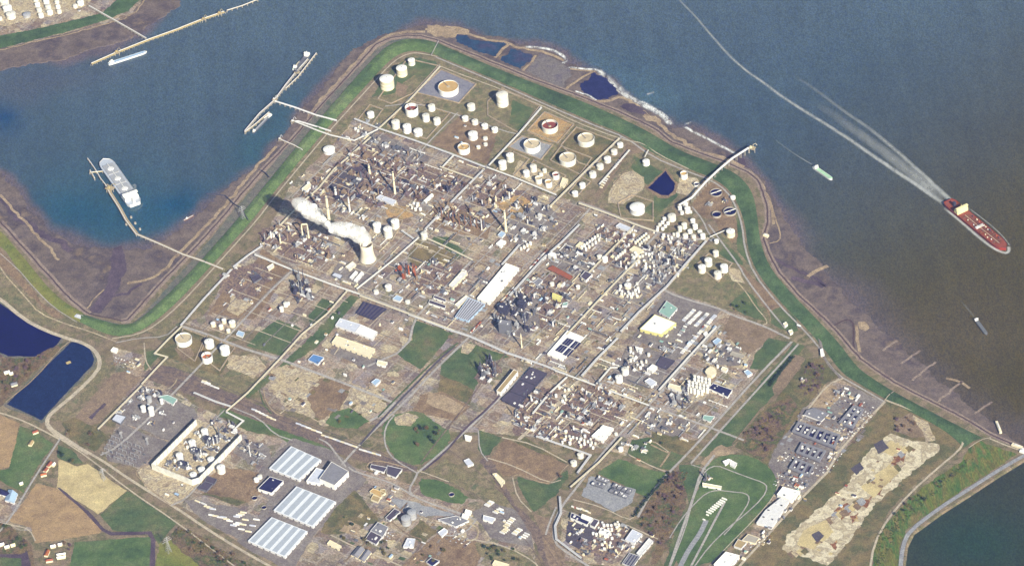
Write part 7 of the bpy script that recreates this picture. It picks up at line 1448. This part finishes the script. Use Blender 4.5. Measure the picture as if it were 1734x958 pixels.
rowof((1200, 868), (1226, 845), 9, 'white loading canopy trailer beside the test strip', 'trailer', 'white trailers', [WHITE], 12, 3, 'lorry_trailer'); rowof((1192, 880), (1198, 872), 2, 'small white van by the strip', 'van', 'vans', [WHITE], 6, 2.4, 'parked_van')
for p, q, n in (((334, 849), (345, 853), 2), ((350, 858), (360, 862), 3), ((358, 872), (372, 876), 3), ((378, 876), (388, 882), 3), ((400, 875), (412, 868), 4), ((395, 890), (404, 886), 3), ((408, 896), (415, 880), 3), ((420, 900), (434, 880), 3)): rowof(p, q, n, 'white articulated lorry', 'lorry', 'parked lorries', [WHITE, OFFW, PALE, CREAM], 14, 3, 'parked_lorry', UA if n < 3 else UA + .3)
for p, q, n in (((856, 892), (868, 878), 6), ((870, 904), (880, 896), 5), ((824, 856), (832, 850), 5), ((838, 868), (848, 862), 4), ((886, 910), (892, 904), 3), ((850, 902), (858, 896), 4)): rowof(p, q, n, 'white and cream box trailer', 'trailer', 'parked trailers', [WHITE, CREAM, OFFW], 12, 3, 'lorry_trailer')
for p, q, n in (((345, 648), (366, 657), 5), ((430, 694), (462, 710), 6), ((505, 718), (540, 732), 5), ((548, 738), (600, 756), 9), ((612, 762), (640, 770), 5), ((346, 646), (352, 649), 2)): rowof(p, q, n, 'pale rail wagon on the freight line', 'rail wagon', 'rail wagons', [WHITE, OFFW, CREAM, PALE], 13, 3, 'rail_wagon', UA + .1, .15)
for p, q, n in (((800, 560), (812, 548), 5), ((845, 515), (868, 490), 9), ((900, 452), (925, 425), 10)): rowof(p, q, n, 'rust and cream rail wagon in the corridor', 'rail wagon', 'rail wagons', [RUST, CREAM, OFFW, ROOFR], 13, 3, 'rail_wagon', VA, .2)
for p, q, n in (((1052, 270), (1040, 285), 6), ((1030, 300), (1018, 318), 6), ((970, 858), (982, 862), 4), ((985, 862), (998, 868), 4), ((690, 350), (706, 345), 4)): rowof(p, q, n, 'pale storage container', 'container', 'loose containers', [WHITE, CREAM, OFFW, ROOFR], 8, 3, 'container')
# cars
def f_car():
    m_ = MB().prism([(-.5, -.5), (.5, -.5), (.5, .5), (-.5, .5)], .12, .55); m_.prism([(-.32, -.42), (.2, -.42), (.2, .42), (-.32, .42)], .55, 1); return m_
CARM = [WHITE, OFFW, SILV, NAVY, ROOFD, RUST, STEEL, WHITE, SILV]; CN = {WHITE.name: 'white', OFFW.name: 'off-white', SILV.name: 'silver', NAVY.name: 'navy', ROOFD.name: 'dark', RUST.name: 'rust-red', STEEL.name: 'grey'}
def car(x, y, rz, r_):
    m_ = r_.choice(CARM); gx, gy = G(x, y); o = inst('parked_car', f_car, m_, None, (gx, gy, .62), (4.6, 2.0, 1.5), rz); tag(o, CN[m_.name] + ' parked car', 'car', (x, y), 'parked cars')
rc = random.Random(23)
for p, q, rows, per, off in (((1356, 760), (1340, 780), 4, 8, (6, 3)), ((1424, 660), (1478, 690), 5, 12, (-4, 5)), ((1410, 720), (1450, 735), 2, 12, (-3, 4)), ((1352, 760), (1400, 790), 3, 9, (-3, 5)), ((1318, 780), (1336, 760), 3, 7, (7, 3)), ((1322, 800), (1370, 815), 5, 12, (-3, 5)), ((1415, 765), (1395, 795), 3, 10, (5, 2)), ((756, 912), (770, 900), 5, 7, (7, 4)), ((640, 905), (655, 915), 3, 5, (5, -4)), ((196, 606), (230, 616), 3, 8, (-3, 5)), ((1258, 928), (1300, 905), 3, 10, (4, 3)), ((1355, 700), (1380, 720), 2, 6, (-3, 4)), ((965, 895), (985, 925), 2, 7, (8, 0)), ((1450, 730), (1474, 700), 2, 8, (4, 2)), ((830, 640), (836, 634), 0, 0, (0, 0))):
    for j in range(rows):
        for i in range(per):
            if rc.random() < .22: continue
            f = i / max(1, per - 1); car(p[0] + (q[0] - p[0]) * f + off[0] * j + rc.uniform(-.3, .3), p[1] + (q[1] - p[1]) * f + off[1] * j + rc.uniform(-.3, .3), UA + rc.choice([0, math.pi / 2]), rc)
# ------------------------------------------------------------------ farmhouses and village
def house(x, y, L, W_, rz, roof, label, r_):
    gx, gy = G(x, y); t = empty('farmhouse', (gx, gy, 0), rz); h = 6
    link('wall', um('shed_wall', r_, lambda: MB().prism([(-.5, -.5), (.5, -.5), (.5, .5), (-.5, .5)], 0, .9)), t, (0, 0, 0), 0, (L, W_, h)); rf = link('roof', um('gable_roof', roof, f_gable), t, (0, 0, 0), 0, (L, W_, h)); ch = MB().box(L * .2, 0, h * 1.1, h * 1.5, 1.1, 1.1).build('chimney', RUST, None); ch.parent = t; tag(t, label, 'house', (x, y), 'farm buildings')
for x, y, L, W_, rz, rf, lb in ((60, 733, 14, 9, .4, ROOFR, 'orange roofed farmhouse on the green field'), (53, 752, 16, 9, 1.2, ROOFT, 'tan roofed barn on the green field'), (84, 788, 16, 9, 1.1, ROOFR, 'orange farmhouse at the lane head'), (78, 797, 13, 9, 1.1, ROOFR, 'second orange farmhouse at the lane'), (74, 805, 14, 8, .2, RORG, 'third orange farmhouse at the lane'), (91, 788, 10, 7, 1.1, WHITE, 'white outhouse at the lane head'), (90, 926, 12, 7, .2, WHITE, 'white greenhouse, upper'), (102, 923, 10, 7, .2, WHITE, 'white greenhouse, right'), (104, 940, 20, 5, .1, WHITE, 'long white stable, upper'), (104, 945, 20, 5, .1, WHITE, 'long white stable, lower'), (80, 938, 18, 9, 1.3, RORG, 'orange roofed farm barn'), (84, 950, 16, 8, .1, ROOFR, 'red roofed farm wing'), (3, 923, 12, 8, .3, WHITE, 'white cottage'), (12, 927, 12, 8, .3, OFFW, 'off-white cottage'), (22, 924, 11, 8, .3, CREAM, 'cream cottage'), (36, 820, 9, 7, .4, OFFW, 'white hut by the barn'), (12, 632, 14, 9, .3, WHITE, 'white house in the pond wood, left'), (19, 634, 10, 8, .3, OFFW, 'white house in the pond wood, right'), (24, 652, 16, 12, .3, ROOFG, 'grey flat house in the pond wood')): house(x, y, L, W_, rz, rf, lb, CREAM)
# raft in the pond, bridges and gate
o = MB().box(0, 0, .0, .9, 12, 9, .4).build('pond_raft', JETTYY, None, (*G(116, 614), .1)); tag(o, 'square tan raft floating on the dark pond', 'raft', (116, 614), None, True)
for x, y, L, W_, m_, lb in ((1691, 724, 6, 40, CREAM, 'cream concrete lock pier with dark rim'), (1722, 756, 26, 8, CREAM, 'cream harbour mole head'), (1732, 764, 12, 14, WHITE, 'white beacon platform at the harbour mouth'), (134, 537, 20, 12, PALE, 'pale sluice house on the west dike'), (1297, 400, 14, 9, CREAM, 'cream outfall house on the east dike')):
    gx, gy = G(x, y); t = empty('harbour_structure', (gx, gy, -1)); MB().box(0, 0, 0, 6, L, W_, .1 if W_ > 20 else UA).build('base', m_, t); MB().box(0, 0, 6.01, 7.4, L * .5, W_ * .5, .1 if W_ > 20 else UA).build('cabin', OFFW, t); tag(t, lb, 'harbour structure', (x, y), None, True)
# ------------------------------------------------------------------ pylons
def pylon(x, y, hp, lb):
    gx, gy = G(x, y); h = hp * 1.5 / COSD; t = empty('power_pylon', (gx, gy, 0), .6); m_ = MB(); w_ = h * .1
    for sx in (-1, 1):
        for sy in (-1, 1): m_.tube([(sx * w_, sy * w_, 0), (sx * w_ * .25, sy * w_ * .25, h * .7), (0, 0, h)], .35, 4)
    for i in range(6):
        z0, z1 = h * .7 * i / 6, h * .7 * (i + 1) / 6; a, b = w_ * (1 - .75 * i / 6), w_ * (1 - .75 * (i + 1) / 6)
        for sx, sy, tx, ty in ((-1, -1, 1, -1), (1, -1, 1, 1), (1, 1, -1, 1), (-1, 1, -1, -1)): m_.tube([(sx * a, sy * a, z0), (tx * b, ty * b, z1)], .22, 3)
    m_.build('lattice_mast', SILV, t)
    for z, l in ((.7, .26), (.82, .2), (.92, .14)): MB().tube([(-h * l, 0, h * z), (h * l, 0, h * z)], .5, 4).build('crossarm', SILV, t)
    tag(t, lb, 'pylon', (x, y), 'power pylons', True)
for a in ((286, 934, 26, 'silver lattice pylon in the roadside wood'), (176, 812, 20, 'silver lattice pylon on the pale sand field'), (412, 372, 24, 'silver lattice pylon on the west dike'), (206, 742, 12, 'small lattice pylon of the switchyard, left'), (250, 752, 12, 'small lattice pylon of the switchyard, right')): pylon(*a)
def gantry(x, y, L):
    gx, gy = G(x, y); t = empty('switchyard_gantry', (gx, gy, 0), UA); 
    for s_ in (-.5, 0, .5): MB().box(s_ * L, 0, 0, 9, .8, .8).build('post', SILV, t)
    MB().box(0, 0, 9.01, 9.8, L, .7).build('beam', SILV, t); tag(t, 'thin steel switchyard gantry', 'gantry', (x, y), 'switchyard gantries')
for j in range(5):
    for i in range(3): gantry(196 + i * 20 + j * 5 - j * 9, 744 + i * 7.5 + j * 7, 24)
for i in range(8): x, y = 190 + (i % 4) * 18 + rs.uniform(-4, 4), 752 + (i // 4) * 14 + (i % 4) * 6; o = inst('transformer', f_bank, STEEL, None, (*G(x, y), 0), (6, 4, 4), UA); tag(o, 'grey transformer with cooling fins', 'transformer', (x, y), 'transformers')
# dark tubes over the west dike, standing in for shadow lines
for q, lb in (([(350, 328), (382, 331), (396, 345), (408, 352), (416, 366), (420, 372)], 'dark tube as shadow line over the west dike, southern'), ([(442, 288), (450, 293), (456, 300)], 'dark tube as shadow line over the west dike, northern')):
    wp = [(*G(x, y, 7), 7) for x, y in q]; o0 = wp[0]; t = MB().tube([(p[0] - o0[0], p[1] - o0[1], p[2] - 7) for p in wp], 1.3, 6).build('shadow_tube', DARKS, None, o0); tag(t, lb, 'shadow tube', q[2], None, True)
# ------------------------------------------------------------------ trees
LEAF = [M('leaf_a', ['#3c4a2c', '#4a5a34', '#566238'], .3, .9, grain=0), M('leaf_b', ['#5a5a38', '#6c6440', '#4e5030'], .3, .9, grain=0), M('leaf_c', ['#6b5844', '#7a6550', '#5a4a3c'], .3, .9, grain=0), M('leaf_d', ['#2c3c30', '#384a34'], .3, .9, grain=0), M('leaf_e', ['#5e4c58', '#6e5a60', '#54444c'], .3, .9, grain=0)]
BARK = S('bark', '#5a4c40', .9); rt = random.Random(31)
def leaf_cloud(mb, cx, cy, cz, r, n, s_, r_, flat=.8):
    lobes = [(r_.uniform(-.5, .5) * r, r_.uniform(-.5, .5) * r, r_.uniform(-.3, .5) * r * flat, r * r_.uniform(.35, .65)) for _ in range(6)]
    for i in range(n):
        lx, ly, lz, lr = r_.choice(lobes); a, b = r_.uniform(0, 6.283), math.acos(r_.uniform(-1, 1)); q = lr * r_.uniform(.7, 1.05); x, y, z = cx + lx + q * math.sin(b) * math.cos(a), cy + ly + q * math.sin(b) * math.sin(a), cz + lz + q * math.cos(b) * flat
        u = Vector((r_.uniform(-1, 1), r_.uniform(-1, 1), r_.uniform(-.6, .6))).normalized() * s_ * r_.uniform(.6, 1.3); v = u.cross(Vector((r_.uniform(-1, 1), r_.uniform(-1, 1), r_.uniform(-1, 1)))).normalized() * s_ * r_.uniform(.5, 1.1); p = Vector((x, y, z)); mb.add([tuple(p - u), tuple(p + v), tuple(p + u), tuple(p - v)], [(0, 1, 2, 3)])
CR = []
for i in range(6):
    mb = MB(); leaf_cloud(mb, 0, 0, .62, .5, 170, .085, rt); CR.append(mb)
TRUNK = MB().lathe(0, 0, [(.05, 0), (.03, .3), (.012, .6)], 6)
for a in (0, 2.1, 4.2): TRUNK.tube([(0, 0, .3), (.2 * math.cos(a), .2 * math.sin(a), .55), (.3 * math.cos(a), .3 * math.sin(a), .75)], .012, 4)
TM = {}
def tree(x, y, dpx, kind, label=None):
    gx, gy = G(x, y); s_ = dpx * 1.5; t = empty('tree', (gx, gy, 0), rt.uniform(0, 6)); i = rt.randrange(6); k = (i, kind)
    if k not in TM: TM[k] = CR[i].mesh('crown', LEAF[kind])
    if 'tr' not in TM: TM['tr'] = TRUNK.mesh('trunk', BARK)
    link('crown', TM[k], t, (0, 0, 0), 0, (s_, s_, s_ * rt.uniform(.8, 1.1))); link('trunk', TM['tr'], t, (0, 0, 0), 0, (s_, s_, s_))
    return tag(t, label or ['green leafy', 'olive brown', 'bare brown', 'dark evergreen', 'purplish bare'][kind] + (' bush' if dpx < 5 else ' tree'), 'tree', (x, y), 'trees')
for i in range(24): f = i / 23; tree(1343 - f * 39 + rt.uniform(-1, 1), 606 + f * 48 + rt.uniform(-1, 1), rt.uniform(5, 7.5), 3, 'dark evergreen tree of the shelter row')
for i in range(26): f = i / 25; tree(1133 - f * 60 + rt.uniform(-1, 1), 803 + f * 72 + rt.uniform(-1, 1), rt.uniform(5, 7), 3, 'dark tree of the boundary row')
for reg, n, ks in (([(1365, 615), (1400, 625), (1385, 665), (1350, 672)], 26, (4, 4, 2)), ([(702, 718), (745, 722), (748, 745), (716, 770), (700, 750)], 44, (1, 3, 2, 3)), ([(1134, 805), (1168, 795), (1150, 860), (1120, 930), (1085, 885)], 80, (1, 2, 2, 4)), ([(300, 892), (345, 910), (440, 965), (380, 965), (290, 915)], 55, (1, 0, 2)), ([(805, 920), (860, 926), (900, 942), (890, 958), (830, 950)], 34, (1, 0, 3)), ([(0, 605), (55, 608), (95, 588), (20, 665), (0, 675)], 60, (1, 2, 4)), ([(0, 885), (50, 922), (50, 935), (0, 925)], 20, (1, 0, 2)), ([(105, 912), (118, 914), (126, 945), (114, 948)], 8, (2, 4)), ([(1515, 705), (1545, 702), (1560, 735), (1520, 735)], 18, (2, 4)), ([(1262, 735), (1310, 690), (1335, 680), (1300, 770)], 40, (4, 2, 1)), ([(570, 860), (640, 900), (680, 940), (560, 940)], 22, (1, 0, 3)), ([(690, 920), (770, 930), (760, 955), (690, 955)], 12, (1, 2)), ([(104, 726), (160, 735), (150, 765), (110, 745)], 14, (1, 2)), ([(345, 800), (0, 0), (0, 0)], 0, (1,)), ([(1500, 880), (1620, 785), (1640, 790), (1530, 880)], 26, (0, 1, 3)), ([(98, 755), (135, 775), (125, 785), (100, 775)], 8, (1, 0, 3)), ([(560, 715), (620, 700), (620, 720)], 4, (1,)), ([(1225, 480), (1290, 540), (1240, 525)], 10, (0, 1)), ([(940, 795), (958, 790), (955, 812), (940, 812)], 4, (2,)), ([(1095, 740), (1130, 745), (1120, 760)], 3, (0,))):
    xs = [p[0] for p in reg]; ys = [p[1] for p in reg]; c = 0; g_ = 0; n = int(n * .46 + .5)
    while c < n and g_ < n * 40:
        g_ += 1; x, y = rt.uniform(min(xs), max(xs)), rt.uniform(min(ys), max(ys))
        if inside(x, y, reg): tree(x, y, rt.uniform(4.2, 8.5), rt.choice(ks)); c += 1
# undergrowth as stuff
def under(reg, n, kind, name='undergrowth'):
    mb = MB(); xs = [p[0] for p in reg]; ys = [p[1] for p in reg]; c = 0
    while c < n:
        x, y = rt.uniform(min(xs), max(xs)), rt.uniform(min(ys), max(ys))
        if not inside(x, y, reg): continue
        gx, gy = G(x, y); leaf_cloud(mb, gx, gy, 1.2, rt.uniform(2, 4), 9, 1.1, rt, .5); c += 1
    struct(mb.build(name, LEAF[kind]), 'stuff')
under([(1134, 805), (1168, 795), (1150, 860), (1120, 930), (1085, 885)], 260, 2); under([(1262, 735), (1310, 690), (1335, 680), (1300, 770)], 140, 4); under([(302, 892), (440, 965), (290, 915)], 160, 1); under([(1366, 612), (1400, 625), (1385, 665), (1350, 672)], 90, 4); under([(0, 605), (58, 606), (100, 586), (12, 672), (0, 680)], 200, 2); under([(1490, 895), (1630, 780), (1650, 775), (1530, 885), (1490, 958), (1478, 958)], 200, 0)
resolve_labels()
# ------------------------------------------------------------------ air between the aircraft and the ground
def haze():
    mb = MB().box(0, 0, -6, CAM.z + 60, 2 * 11000, 2 * 11000)
    o = mb.build('haze', []); k = NT('haze'); k.t.nodes.remove(k.b); pv = k.n('ShaderNodeVolumePrincipled')
    pv.inputs['Color'].default_value = (0.3, 0.42, 1.0, 1); pv.inputs['Density'].default_value = 1.1e-5; pv.inputs['Anisotropy'].default_value = 0.0
    pv.inputs['Absorption Color'].default_value = (1, 1, 1, 1)
    k.l(pv.outputs[0], k.out.inputs['Volume']); o.data.materials.append(k.m); struct(o, 'stuff')
haze()
